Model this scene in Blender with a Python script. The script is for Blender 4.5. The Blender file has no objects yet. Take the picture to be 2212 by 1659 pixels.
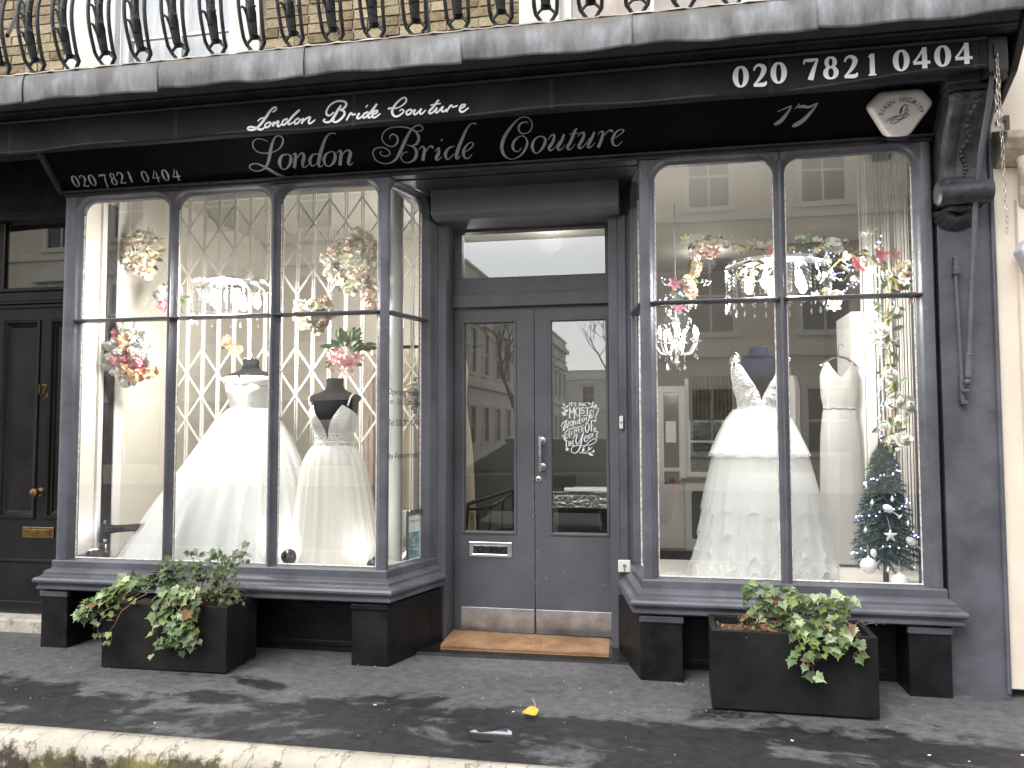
import bpy, math, random
from mathutils import Vector, Matrix
R = math.radians
sc = bpy.context.scene
COL = sc.collection
rng = random.Random(7)

# ------------------------------------------------------------------ camera, sky, sun, exposure
cam = bpy.data.cameras.new('camera')
camo = bpy.data.objects.new('camera', cam)
COL.objects.link(camo)
sc.camera = camo
cam.sensor_fit = 'HORIZONTAL'
cam.sensor_width = 36.0
cam.lens = 36.0 * 1740 / 2212
cam.clip_start = 0.05
cam.clip_end = 600
YAW, PITCH, ROLL = R(-11.033), R(3.195), R(-0.134)
fw = Vector((math.sin(YAW) * math.cos(PITCH), math.cos(YAW) * math.cos(PITCH), math.sin(PITCH)))
rt = fw.cross(Vector((0, 0, 1))).normalized()
up = rt.cross(fw)
rt2 = math.cos(ROLL) * rt + math.sin(ROLL) * up
up2 = -math.sin(ROLL) * rt + math.cos(ROLL) * up
m = Matrix((rt2, up2, -fw)).transposed().to_4x4()
m.translation = Vector((0.830, -4.334, 1.300))
camo.matrix_world = m

SUN_EL, SUN_AZ = R(48), R(205)          # high overcast light from the street side
world = bpy.data.worlds.new('World')
sc.world = world
world.use_nodes = True
wn = world.node_tree
wn.nodes.clear()
w_out = wn.nodes.new('ShaderNodeOutputWorld')
w_bg = wn.nodes.new('ShaderNodeBackground')
w_sky = wn.nodes.new('ShaderNodeTexSky')
w_sky.sky_type = 'NISHITA'
w_sky.sun_disc = False
w_sky.sun_elevation = SUN_EL
w_sky.sun_rotation = SUN_AZ
w_sky.air_density = 1.0
w_sky.dust_density = 1.0
w_sky.ozone_density = 1.0
w_hs = wn.nodes.new('ShaderNodeHueSaturation')      # cloud cover takes the blue out of the sky
w_hs.inputs['Saturation'].default_value = 0.16
wn.links.new(w_sky.outputs[0], w_hs.inputs['Color'])
wn.links.new(w_hs.outputs[0], w_bg.inputs['Color'])
w_bg.inputs['Strength'].default_value = 0.15
wn.links.new(w_bg.outputs[0], w_out.inputs[0])

sun = bpy.data.lights.new('sun', 'SUN')
sun.energy = 0.7
sun.angle = R(40)
sun.color = (1.0, 0.97, 0.93)
suno = bpy.data.objects.new('sun', sun)
COL.objects.link(suno)
sd = Vector((math.sin(SUN_AZ) * math.cos(SUN_EL), math.cos(SUN_AZ) * math.cos(SUN_EL), math.sin(SUN_EL)))
suno.rotation_euler = (-sd).to_track_quat('-Z', 'Y').to_euler()
suno.location = (0, -6, 12)

sc.view_settings.view_transform = 'Standard'
sc.view_settings.look = 'None'
sc.view_settings.gamma = 1.0
sc.view_settings.use_curve_mapping = False
sc.view_settings.exposure = 1.5
sc.cycles.use_denoising = True
sc.cycles.max_bounces = 10
sc.cycles.diffuse_bounces = 4
sc.cycles.glossy_bounces = 4
sc.cycles.transmission_bounces = 6
sc.cycles.transparent_max_bounces = 24
sc.cycles.sample_clamp_indirect = 6.0
sc.cycles.caustics_reflective = False
sc.cycles.caustics_refractive = False

# ------------------------------------------------------------------ helpers
W = {}                                   # world position of each parent


class MB:
    def __init__(s):
        s.v = []
        s.f = []

    def add(s, vs, fs):
        b = len(s.v)
        s.v += [tuple(p) for p in vs]
        s.f += [tuple(b + i for i in f) for f in fs]
        return s

    def box(s, x0, x1, y0, y1, z0, z1):
        return s.add([(x0, y0, z0), (x1, y0, z0), (x1, y1, z0), (x0, y1, z0), (x0, y0, z1), (x1, y0, z1), (x1, y1, z1), (x0, y1, z1)],
                     [(0, 3, 2, 1), (4, 5, 6, 7), (0, 1, 5, 4), (1, 2, 6, 5), (2, 3, 7, 6), (3, 0, 4, 7)])

    def hexa(s, bot, top):
        return s.add(list(bot) + list(top), [(0, 3, 2, 1), (4, 5, 6, 7), (0, 1, 5, 4), (1, 2, 6, 5), (2, 3, 7, 6), (3, 0, 4, 7)])

    def prism(s, poly, a, b, axis='y'):
        n = len(poly)
        def P(p, t):
            return {'y': (p[0], t, p[1]), 'x': (t, p[0], p[1]), 'z': (p[0], p[1], t)}[axis]
        return s.add([P(p, a) for p in poly] + [P(p, b) for p in poly],
                     [tuple(range(n)), tuple(range(2 * n - 1, n - 1, -1))] + [(i, n + i, n + (i + 1) % n, (i + 1) % n) for i in range(n)])

    def tube(s, pts, rad, n=8, cap=True):
        pts = [Vector(p) for p in pts]
        if not isinstance(rad, (list, tuple)):
            rad = [rad] * len(pts)
        ring = []
        ref = None
        for i, p in enumerate(pts):
            t = (pts[min(i + 1, len(pts) - 1)] - pts[max(i - 1, 0)])
            t = t.normalized() if t.length > 1e-9 else Vector((0, 0, 1))
            if ref is None:
                ref = Vector((0, 0, 1)) if abs(t.z) < .9 else Vector((1, 0, 0))
            a = (ref - t * ref.dot(t)).normalized()
            ref = a
            b = t.cross(a)
            ring.append([p + rad[i] * (math.cos(2 * math.pi * k / n) * a + math.sin(2 * math.pi * k / n) * b) for k in range(n)])
        vs = [q for r_ in ring for q in r_]
        fs = []
        for i in range(len(pts) - 1):
            for k in range(n):
                k2 = (k + 1) % n
                fs.append((i * n + k, i * n + k2, (i + 1) * n + k2, (i + 1) * n + k))
        if cap:
            fs.append(tuple(range(n - 1, -1, -1)))
            fs.append(tuple((len(pts) - 1) * n + k for k in range(n)))
        return s.add(vs, fs)

    def lathe(s, prof, c=(0, 0, 0), n=24, axis='z', sx=1, sy=1):
        vs = []
        fs = []
        for r_, z in prof:
            for k in range(n):
                a = 2 * math.pi * k / n
                x, y = r_ * math.cos(a) * sx, r_ * math.sin(a) * sy
                if axis == 'z':
                    q = (c[0] + x, c[1] + y, c[2] + z)
                elif axis == 'y':
                    q = (c[0] + x, c[1] + z, c[2] + y)
                else:
                    q = (c[0] + z, c[1] + x, c[2] + y)
                vs.append(q)
        for i in range(len(prof) - 1):
            for k in range(n):
                k2 = (k + 1) % n
                fs.append((i * n + k, i * n + k2, (i + 1) * n + k2, (i + 1) * n + k))
        fs.append(tuple(range(n - 1, -1, -1)))
        fs.append(tuple((len(prof) - 1) * n + k for k in range(n)))
        return s.add(vs, fs)

    def grid(s, fn, nu, nv, closed_u=False):
        vs = [fn(i / nu, j / nv) for j in range(nv + 1) for i in range(nu + (0 if closed_u else 1))]
        w = nu if closed_u else nu + 1
        fs = []
        for j in range(nv):
            for i in range(nu):
                i2 = (i + 1) % w
                fs.append((j * w + i, j * w + i2, (j + 1) * w + i2, (j + 1) * w + i))
        return s.add(vs, fs)

    def sweep(s, prof, path, closed_prof=False):
        """profile of (outward offset, z) carried along a plan path (x, y) with mitred corners; outward = right of travel"""
        n = len(path)
        offs = []
        for i in range(n):
            p = Vector(path[i])
            d0 = (p - Vector(path[i - 1])).normalized() if i > 0 else None
            d1 = (Vector(path[i + 1]) - p).normalized() if i < n - 1 else None
            n0 = Vector((d0.y, -d0.x)) if d0 else None
            n1 = Vector((d1.y, -d1.x)) if d1 else None
            if n0 is None:
                o = n1
            elif n1 is None:
                o = n0
            else:
                o = (n0 + n1).normalized()
                o = o / max(.3, o.dot(n0))
            offs.append(o)
        m_ = len(prof)
        vs = [(path[i][0] + offs[i].x * q[0], path[i][1] + offs[i].y * q[0], q[1]) for i in range(n) for q in prof]
        fs = []
        for i in range(n - 1):
            for k in range(m_ - 1 + (1 if closed_prof else 0)):
                k2 = (k + 1) % m_
                fs.append((i * m_ + k, (i + 1) * m_ + k, (i + 1) * m_ + k2, i * m_ + k2))
        fs.append(tuple(range(m_)))
        fs.append(tuple((n - 1) * m_ + k for k in range(m_ - 1, -1, -1)))
        return s.add(vs, fs)

    def ball(s, c, r_, n=10, sz=1.0):
        prof = [(max(1e-4, r_ * math.sin(math.pi * i / n)), -r_ * sz * math.cos(math.pi * i / n)) for i in range(n + 1)]
        return s.lathe(prof, c, n=n + 2)

    def mesh(s, name, smooth=False):
        me = bpy.data.meshes.new(name)
        me.from_pydata(s.v, [], s.f)
        me.validate(verbose=False)
        if smooth:
            me.shade_smooth()
            if smooth != 'all':
                me.set_sharp_from_angle(angle=R(smooth if smooth is not True else 38))
        me.update()
        return me


def tag(o, label=None, cat=None, group=None, kind=None):
    if label: o['label'] = label
    if cat: o['category'] = cat
    if group: o['group'] = group
    if kind: o['kind'] = kind
    return o


def put(name, data, parent=None, loc=(0, 0, 0), rot=None, mat=None, scale=None):
    """link an object whose loc is given in world metres, under an unrotated parent"""
    o = bpy.data.objects.new(name, data)
    COL.objects.link(o)
    W[o.name] = Vector(loc)
    if parent is not None:
        o.parent = parent
        o.location = Vector(loc) - W[parent.name]
    else:
        o.location = loc
    if rot is not None:
        if isinstance(rot, Matrix):
            o.rotation_mode = 'QUATERNION'
            o.rotation_quaternion = rot.to_quaternion()
        else:
            o.rotation_euler = rot
    if scale is not None:
        o.scale = scale if isinstance(scale, (tuple, list, Vector)) else (scale,) * 3
    if mat is not None and data is not None:
        if len(data.materials) == 0:
            data.materials.append(None)
        o.material_slots[0].link = 'OBJECT'
        o.material_slots[0].material = mat
    return o


def obj(name, mb, mat, parent=None, smooth=False, bevel=0, seg=2, loc=(0, 0, 0)):
    me = mb.mesh(name, smooth)
    me.materials.append(mat)
    o = put(name, me, parent, loc)
    if bevel:
        b = o.modifiers.new('bevel', 'BEVEL')
        b.width = bevel
        b.segments = seg
        b.limit_method = 'ANGLE'
        b.angle_limit = R(40)
        b.harden_normals = False
    return o


def empty(name, loc=(0, 0, 0), parent=None):
    o = put(name, None, parent, loc)
    o.empty_display_size = .1
    return o


# ------------------------------------------------------------------ materials
def nt(mat):
    return mat.node_tree.nodes, mat.node_tree.links


def pm(name, col, rough=.5, metal=0.0, var=0.0, vscale=3.0, col2=None, bump=0.0, bscale=40.0, spec=.5, coat=0.0,
       stretch=None, rvar=0.0, sub=0.0, rnd=0.0, alpha=None, sheen=0.0, detail=4):
    """painted / plain surface: noise-driven colour variation, roughness variation and fine relief in object metres"""
    mt = bpy.data.materials.new(name)
    mt.use_nodes = True
    N, L = nt(mt)
    b = N['Principled BSDF']
    b.inputs['Roughness'].default_value = rough
    b.inputs['Metallic'].default_value = metal
    b.inputs['Specular IOR Level'].default_value = spec
    b.inputs['Coat Weight'].default_value = coat
    b.inputs['Sheen Weight'].default_value = sheen
    c = (*col, 1)
    b.inputs['Base Color'].default_value = c
    geo = N.new('ShaderNodeNewGeometry')
    src = geo.outputs['Position']
    if stretch:
        mp = N.new('ShaderNodeMapping')
        mp.inputs['Scale'].default_value = stretch
        L.new(src, mp.inputs['Vector'])
        src = mp.outputs[0]
    last = None
    if var > 0 or col2:
        n1 = N.new('ShaderNodeTexNoise')
        n1.inputs['Scale'].default_value = vscale
        n1.inputs['Detail'].default_value = detail
        n1.inputs['Roughness'].default_value = .6
        L.new(src, n1.inputs['Vector'])
        rp = N.new('ShaderNodeValToRGB')
        lo, hi = (.35, .65)
        rp.color_ramp.elements[0].position = lo
        rp.color_ramp.elements[1].position = hi
        if col2:
            rp.color_ramp.elements[0].color = c
            rp.color_ramp.elements[1].color = (*col2, 1)
        else:
            rp.color_ramp.elements[0].color = (*[x * (1 - var) for x in col], 1)
            rp.color_ramp.elements[1].color = (*[min(1, x * (1 + var)) for x in col], 1)
        L.new(n1.outputs['Fac'], rp.inputs[0])
        last = rp.outputs[0]
        if rvar:
            mr = N.new('ShaderNodeMapRange')
            mr.inputs['To Min'].default_value = max(0, rough - rvar)
            mr.inputs['To Max'].default_value = min(1, rough + rvar)
            L.new(n1.outputs['Fac'], mr.inputs['Value'])
            L.new(mr.outputs[0], b.inputs['Roughness'])
    if rnd:
        oi = N.new('ShaderNodeObjectInfo')
        hs = N.new('ShaderNodeHueSaturation')
        mr = N.new('ShaderNodeMapRange')
        mr.inputs['To Min'].default_value = 1 - rnd
        mr.inputs['To Max'].default_value = 1 + rnd
        L.new(oi.outputs['Random'], mr.inputs['Value'])
        L.new(mr.outputs[0], hs.inputs['Value'])
        if last:
            L.new(last, hs.inputs['Color'])
        else:
            hs.inputs['Color'].default_value = c
        last = hs.outputs[0]
    if last:
        L.new(last, b.inputs['Base Color'])
    if bump:
        n2 = N.new('ShaderNodeTexNoise')
        n2.inputs['Scale'].default_value = bscale
        n2.inputs['Detail'].default_value = 5
        L.new(src, n2.inputs['Vector'])
        bp = N.new('ShaderNodeBump')
        bp.inputs['Strength'].default_value = bump
        bp.inputs['Distance'].default_value = .01
        L.new(n2.outputs['Fac'], bp.inputs['Height'])
        L.new(bp.outputs[0], b.inputs['Normal'])
    if alpha is not None:
        b.inputs['Alpha'].default_value = alpha
    return mt


def thin_glass(name, tint=(1, 1, 1), ior=1.5, rough=0.0, gain=1.0, wave=0.0):
    """window pane: reflects by angle, otherwise lets the view through"""
    mt = bpy.data.materials.new(name)
    mt.use_nodes = True
    N, L = nt(mt)
    N.remove(N['Principled BSDF'])
    out = N['Material Output']
    tr = N.new('ShaderNodeBsdfTransparent')
    tr.inputs[0].default_value = (*tint, 1)
    gl = N.new('ShaderNodeBsdfGlossy')
    gl.inputs['Roughness'].default_value = rough
    gl.inputs['Color'].default_value = (gain, gain, gain, 1) if gain <= 1 else (1, 1, 1, 1)
    # Schlick reflectance, the same from either face of the sheet
    ge = N.new('ShaderNodeNewGeometry')
    dt = N.new('ShaderNodeVectorMath'); dt.operation = 'DOT_PRODUCT'
    L.new(ge.outputs['Incoming'], dt.inputs[0]); L.new(ge.outputs['Normal'], dt.inputs[1])
    ab = N.new('ShaderNodeMath'); ab.operation = 'ABSOLUTE'; L.new(dt.outputs['Value'], ab.inputs[0])
    om = N.new('ShaderNodeMath'); om.operation = 'SUBTRACT'; om.inputs[0].default_value = 1.0; L.new(ab.outputs[0], om.inputs[1])
    pw = N.new('ShaderNodeMath'); pw.operation = 'POWER'; pw.inputs[1].default_value = 5.0; L.new(om.outputs[0], pw.inputs[0])
    f0 = ((ior - 1) / (ior + 1)) ** 2
    fr = N.new('ShaderNodeMapRange'); fr.inputs['To Min'].default_value = f0; fr.inputs['To Max'].default_value = 1.0; L.new(pw.outputs[0], fr.inputs['Value'])
    mx = N.new('ShaderNodeMixShader')
    L.new(fr.outputs[0], mx.inputs[0])
    L.new(tr.outputs[0], mx.inputs[1])
    L.new(gl.outputs[0], mx.inputs[2])
    L.new(mx.outputs[0], out.inputs[0])
    if wave:
        geo = N.new('ShaderNodeNewGeometry')
        n2 = N.new('ShaderNodeTexNoise')
        n2.inputs['Scale'].default_value = 2.2
        n2.inputs['Detail'].default_value = 1
        L.new(geo.outputs['Position'], n2.inputs['Vector'])
        bp = N.new('ShaderNodeBump')
        bp.inputs['Strength'].default_value = wave
        bp.inputs['Distance'].default_value = .01
        L.new(n2.outputs['Fac'], bp.inputs['Height'])
        L.new(bp.outputs[0], gl.inputs['Normal'])
    return mt


def emit(name, col, s):
    mt = bpy.data.materials.new(name)
    mt.use_nodes = True
    b = mt.node_tree.nodes['Principled BSDF']
    b.inputs['Base Color'].default_value = (*col, 1)
    b.inputs['Emission Color'].default_value = (*col, 1)
    b.inputs['Emission Strength'].default_value = s
    return mt


M = {}
M['grey'] = pm('slate_grey_paint', (.098, .099, .119), .40, var=.26, vscale=3.5, bump=.35, bscale=26, rvar=.12)
M['grey_door'] = pm('door_grey_paint', (.098, .099, .114), .45, var=.17, vscale=3.0, bump=.18, bscale=45, rvar=.08)
M['black'] = pm('black_plinth_paint', (.008, .008, .009), .48, var=.5, vscale=7, bump=.3, bscale=28, rvar=.15, spec=.28)
M['fascia'] = pm('black_fascia_paint', (.0028, .0028, .0032), .7, var=.2, vscale=4, bump=.03, bscale=60, spec=.08)
M['gloss_black'] = pm('gloss_black_paint', (.010, .0095, .010), .22, var=.3, vscale=6, bump=.12, bscale=25, rvar=.08)
M['awning'] = pm('awning_canvas', (.019, .019, .022), .85, spec=.2, var=.25, vscale=5, bump=.12, bscale=300, rvar=.1)
M['blacktrim'] = pm('black_cornice_paint', (.014, .014, .015), .42, var=.6, vscale=9, bump=.3, bscale=22)
M['steel'] = pm('brushed_steel', (.55, .56, .58), .28, metal=1, var=.1, vscale=12, bump=.05, bscale=90, stretch=(.25, 1, 1), rvar=.1)
M['chrome'] = pm('chrome', (.72, .73, .75), .12, metal=1)
M['brass'] = pm('aged_brass', (.28, .175, .075), .34, metal=1, var=.3, vscale=25, rvar=.12)
M['white_pl'] = pm('white_plastic', (.72, .71, .68), .4, var=.04, vscale=8)
M['glass'] = thin_glass('window_glass', (.985, .988, .983), 1.72, wave=.035)
M['door_glass'] = thin_glass('door_glass', (.94, .955, .945), 1.85, wave=.02)
M['silver_paint'] = pm('silver_grey_lettering', (.36, .365, .365), .5, var=.12, vscale=30, spec=.3)
M['white_vinyl'] = pm('white_vinyl', (.85, .85, .87), .45)
M['black_vinyl'] = pm('black_vinyl', (.012, .012, .014), .5)

# ------------------------------------------------------------------ shop building: bays, doors, fascia
shop = empty('shop_building', (0, 0, 0))
tag(shop, 'slate grey and black shopfront with two bay windows, black fascia and balcony above', 'building')

ZG0, ZG1, ZBAR = .520, 2.722, 1.974


def plane_map(o, d, n):
    """local (s along, n outwards, z) to world"""
    o = Vector((o[0], o[1], 0)); d = Vector((d[0], d[1], 0)).normalized(); n = Vector((n[0], n[1], 0))
    return lambda s, k, z: tuple(o + d * s + n * k + Vector((0, 0, z)))


def opening_path(x0, x1, z0, z1, r_, off=0.0, steps=7):
    pts = [(x0 - off, z0)]
    for i in range(steps + 1):
        a = math.pi - math.pi / 2 * i / steps
        pts.append((x0 + r_ + (r_ + off) * math.cos(a), z1 - r_ + (r_ + off) * math.sin(a)))
    for i in range(steps + 1):
        a = math.pi / 2 - math.pi / 2 * i / steps
        pts.append((x1 - r_ + (r_ + off) * math.cos(a), z1 - r_ + (r_ + off) * math.sin(a)))
    pts.append((x1 + off, z0))
    return pts


def opening(P, x0, x1, parent, r_=.085, ztop=2.748, wl=.03, wr=.03, mat=None):
    """moulded surround with rounded head for one light of a bay, with its flat spandrels and two panes"""
    mat = mat or M['grey']
    prof = [(0, -.062), (0, -.036), (.006, -.030), (.012, -.026), (.018, -.016), (.021, -.008), (.026, -.002), (.030, 0.0)]
    mb = MB()
    paths = [[(q[0], q[1]) for q in opening_path(x0, x1, ZG0 - .02, ZG1, r_, o_)] for o_, _ in prof]
    n = len(paths[0])
    vs = [P(paths[k][i][0], prof[k][1], paths[k][i][1]) for k in range(len(prof)) for i in range(n)]
    fs = [(k * n + i, k * n + i + 1, (k + 1) * n + i + 1, (k + 1) * n + i) for k in range(len(prof) - 1) for i in range(n - 1)]
    mb.add(vs, fs)
    obj('frame_moulding', mb, mat, parent, smooth=50)
    # spandrel board above the moulded head
    sp = MB()
    top = [q for q in paths[-1] if q[1] > ZG1 - r_ - 1e-6]
    vs = []
    for q in top:
        vs += [P(q[0], -.004, q[1] - .004), P(q[0], -.004, ztop)]
    sp.add(vs, [(2 * i, 2 * i + 2, 2 * i + 3, 2 * i + 1) for i in range(len(top) - 1)])
    obj('spandrel', sp, mat, parent)
    # glazing bar with pointed ends, then one pane above and one below it
    gb = MB()
    hz = .013
    sec = [(-.045, -hz), (-.012, -hz * .9), (.006, -.004), (.008, .004), (-.012, hz * .8), (-.045, hz)]
    ends = [x0 - .022, x0 + .002, x1 - .002, x1 + .022]
    sc_ = [.35, 1, 1, .35]
    vs = [P(ends[j], q[0] * (1 if j in (1, 2) else .6) + (.004 if j in (0, 3) else 0), ZBAR + q[1] * sc_[j]) for j in range(4) for q in sec]
    k = len(sec)
    fs = [(j * k + i, (j + 1) * k + i, (j + 1) * k + (i + 1) % k, j * k + (i + 1) % k) for j in range(3) for i in range(k)]
    fs += [tuple(range(k - 1, -1, -1)), tuple(3 * k + i for i in range(k))]
    gb.add(vs, fs)
    obj('glazing_bar', gb, mat, parent, smooth=35)
    for za, zb in ((ZG0 - .03, ZBAR - .004), (ZBAR + .004, ZG1 + .02)):
        g = MB()
        xa, xb = x0 - .012, x1 + .012
        g.hexa([P(xa, -.052, za), P(xb, -.052, za), P(xb, -.047, za), P(xa, -.047, za)], [P(xa, -.052, zb), P(xb, -.052, zb), P(xb, -.047, zb), P(xa, -.047, zb)])
        obj('pane', g, M['glass'], parent)
    # crusty pale putty line along the inside of the opening
    pt = MB()
    for q0, q1 in ((x0 + .0005, x0 + .0065), (x1 - .0065, x1 - .0005)):
        pt.hexa([P(q0, -.046, ZG0), P(q1, -.046, ZG0), P(q1, -.040, ZG0), P(q0, -.040, ZG0)], [P(q0, -.046, ZG1 - r_), P(q1, -.046, ZG1 - r_), P(q1, -.040, ZG1 - r_), P(q0, -.040, ZG1 - r_)])
    pt.hexa([P(x0, -.046, ZG0 + .001), P(x1, -.046, ZG0 + .001), P(x1, -.038, ZG0 + .001), P(x0, -.038, ZG0 + .001)], [P(x0, -.046, ZG0 + .007), P(x1, -.046, ZG0 + .007), P(x1, -.042, ZG0 + .007), P(x0, -.042, ZG0 + .007)])
    obj('putty', pt, M['putty'], parent)


M['putty'] = pm('old_putty', (.62, .60, .55), .8, var=.35, vscale=60)


def post(P, s0, s1, parent, name='post', z0=.50, z1=2.748, round_=.5):
    """bay post with a softly rounded face"""
    mb = MB()
    w = s1 - s0
    n = 8
    prof = [(s0, -.06)] + [(s0 + w * i / n, .012 * round_ * math.sin(math.pi * i / n) ** .6 - .002) for i in range(n + 1)] + [(s1, -.06)]
    vs = [P(q[0], q[1], z) for z in (z0, z1) for q in prof]
    k = len(prof)
    mb.add(vs, [(i, (i + 1) % k, k + (i + 1) % k, k + i) for i in range(k)] + [tuple(range(k - 1, -1, -1)), tuple(range(k, 2 * k))])
    return obj(name, mb, M['grey'], parent, smooth=45)


SILL = [(-.06, .502), (-.046, .520), (.010, .512), (.014, .506), (.014, .468), (.020, .462), (.034, .456), (.044, .446), (.046, .432), (.054, .427), (.060, .421),
        (.078, .416), (.086, .404), (.086, .394), (.078, .384), (.064, .380), (.062, .366), (.070, .360), (.070, .350), (.058, .343), (.030, .336), (.010, .330), (-.06, .330)]


def bay(side):
    b = empty('bay_window', (-1.8 if side < 0 else 1.4, 0, 0), shop)
    F = plane_map((0, 0), (1, 0), (0, -1))
    if side < 0:
        lights = [(-2.750, -2.152), (-2.090, -1.480), (-1.417, -.808)]
        post(F, -2.850, -2.779, b)
        xe0, xe1 = -2.850, -.738
        a, c = (-.738, 0.0), (-.602, .50)
    else:
        lights = [(.765, 1.384), (1.439, 2.062)]
        post(F, 2.091, 2.140, b)
        xe0, xe1 = .692, 2.140
        a, c = (.692, 0.0), (.604, .50)
    for x0, x1 in lights:
        opening(F, x0, x1, b)
    for (x0, x1), (x2, x3) in zip(lights, lights[1:]):
        mb = MB()
        cx_ = (x1 + x2) / 2
        mb.tube([(cx_, .002, .5), (cx_, .002, 2.70)], .009, 10)
        obj('mullion', mb, M['grey'], b, smooth=True)
    # splayed return towards the doors
    L_ = math.hypot(c[0] - a[0], c[1] - a[1])
    d = ((c[0] - a[0]) / L_, (c[1] - a[1]) / L_)
    nrm = (-d[1] * side * -1, d[0] * side * -1) if False else ((d[1], -d[0]) if side < 0 else (-d[1], d[0]))
    P = plane_map(a, d, nrm)
    opening(P, .055, L_ - .095, b, r_=.075)
    post(P, L_ - .066, L_ + .02, b, round_=.2)
    # corner post joining the two planes
    mb = MB()
    xo = -.780 if side < 0 else .737
    if side < 0:
        poly = [(-.779, .062), (-.779, -.002), (-.746, -.004), (-.735, 0.0), (-.730, .012), P(.026, .0, 0)[:2], P(.026, -.062, 0)[:2]]
    else:
        poly = [(.735, .062), P(.026, -.062, 0)[:2], P(.026, 0, 0)[:2], (.685, .012), (.690, 0.0), (.701, -.004), (.735, -.002)]
    mb.prism(poly, .5, 2.748, 'z')
    obj('corner_post', mb, M['grey'], b, bevel=.003)
    # moulded sill
    path = [(-2.850, .30), (-2.850, 0), a, c] if side < 0 else [c, a, (2.140, 0), (2.140, .12)]
    if side > 0:
        path = [(c[0], c[1]), (a[0], a[1]), (2.140, 0), (2.140, .12)]
    obj('sill_moulding', MB().sweep(SILL, path, True), M['grey'], b, smooth=30, bevel=.0)
    # black piers and recessed base
    piers = [(-2.915, -2.735), (-.925, -.712)] if side < 0 else [(.668, .885), (1.965, 2.160)]
    for i, (x0, x1) in enumerate(piers):
        mb = MB()
        outer = (side < 0 and i == 0) or (side > 0 and i == 1)
        if outer:
            mb.box(x0, x1, -.03, .30, -.02, .331)
        elif side < 0:
            mb.hexa([(x0, -.03, -.02), (x1, -.03, -.02), (-.545, .47, -.02), (x0, .47, -.02)], [(x0, -.03, .331), (x1, -.03, .331), (-.545, .47, .331), (x0, .47, .331)])
        else:
            mb.hexa([(x0, -.03, -.02), (x1, -.03, -.02), (x1, .47, -.02), (.523, .47, -.02)], [(x0, -.03, .331), (x1, -.03, .331), (x1, .47, .331), (.523, .47, .331)])
        obj('pier', mb, M['black'], b, bevel=.006)
        cp = MB()
        cp.box(x0 - .006, x1 + .006, -.042, -.008, .296, .332)
        obj('pier_capping', cp, M['grey'] if outer or side > 0 else M['black'], b, bevel=.008)
    xa, xb = piers[0][1], piers[1][0]
    obj('base_panel', MB().box(xa - .02, xb + .02, .20, .24, -.02, .331), M['black'], b)
    fr = MB()
    fr.box(xa + .03, xb - .03, .186, .2, .245, .275)
    fr.box(xa + .03, xb - .03, .186, .2, .03, .06)
    obj('base_rail', fr, M['black'], b, bevel=.004)
    return b


bayL = bay(-1)
bayR = bay(1)

# ---- fascia leaning forward, with its bottom mouldings
FZ0 = 2.786
fas = MB()
fx0, fx1 = -2.86, 2.150
fas.hexa([(fx0, 0, FZ0), (fx1, 0, FZ0), (fx1, .10, FZ0), (fx0, .10, FZ0)], [(fx0, -.36, FZ0 + .36), (fx1, -.36, FZ0 + .36), (fx1, .10, FZ0 + .36), (fx0, .10, FZ0 + .36)])
fascia = obj('fascia_board', fas, M['fascia'], shop)
tr = MB()
tr.sweep([(-.05, 2.748), (.004, 2.748), (.010, 2.753), (.010, 2.758), (.004, 2.762), (.006, 2.768), (.022, 2.772), (.024, 2.782), (.016, 2.7865), (-.05, 2.7865)], [(fx0, 0), (fx1, 0)], True)
obj('fascia_moulding', tr, M['blacktrim'], shop, smooth=30)
for x in (fx0 - .03, fx1):
    ends = MB()
    ends.hexa([(x, -.014, FZ0 - .02), (x + .03, -.014, FZ0 - .02), (x + .03, .10, FZ0 - .02), (x, .10, FZ0 - .02)], [(x, -.40, FZ0 + .366), (x + .03, -.40, FZ0 + .366), (x + .03, .10, FZ0 + .366), (x, .10, FZ0 + .366)])
    obj('fascia_end', ends, M['blacktrim'], shop)
# head wall behind the fascia and over the doors
hw = MB()
hw.box(-2.86, 2.44, .10, .16, 2.75, 3.24)
obj('head_board', hw, M['blacktrim'], shop)
sf = MB()
sf.box(-.80, .76, .02, .75, 2.756, 2.79)
obj('porch_soffit', sf, M['blacktrim'], shop)

for x0, x1 in ((-.645, -.585), (.545, .645)):
    obj('head_filler', MB().box(x0, x1, .585, .62, 2.50, 2.757), M['blacktrim'], shop)
# ---- roller shutter box above the doors
rb = MB()
rb.prism([(.335, 2.79), (.335, 2.622), (.350, 2.606), (.400, 2.585), (.69, 2.585), (.69, 2.79)], -.583, .552, 'x')
obj('shutter_box', rb, M['grey_door'], shop, bevel=.004)

# ---- door frame, transom light and two leaves
DY = .69
frm = MB()
frm.box(-.590, -.532, .50, .80, 0, 2.585)
frm.box(.480, .536, .50, .80, 0, 2.585)
obj('door_jamb', frm, M['grey_door'], shop, bevel=.004)
for x0, x1 in ((-.645, -.590), (.536, .625)):
    a_ = MB()
    a_.box(x0, x1, .50, .60, .0, 2.585)
    xm = (x0 + x1) / 2
    a_.box(xm - .012, xm + .004, .488, .501, .33, 2.585)
    a_.box(xm + .008, xm + .014, .493, .501, .33, 2.585)
    obj('architrave', a_, M['grey'], shop, bevel=.003)
lin = MB()
lin.box(-.532, .480, .655, .76, 2.080, 2.165)
lin.box(-.532, .480, .672, .75, 2.165, 2.272)
lin.box(-.532, .480, .672, .75, 2.572, 2.60)
lin.box(-.532, -.475, .672, .75, 2.272, 2.572)
lin.box(.448, .480, .672, .75, 2.272, 2.572)
trn = obj('transom_frame', lin, M['grey_door'], shop, bevel=.003)
obj('pane', MB().box(-.485, .458, .700, .705, 2.265, 2.580), M['door_glass'], trn)
obj('hood_strip', MB().box(-.56, .51, .655, .71, 2.60, 2.622), M['grey_door'], shop)


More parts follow.
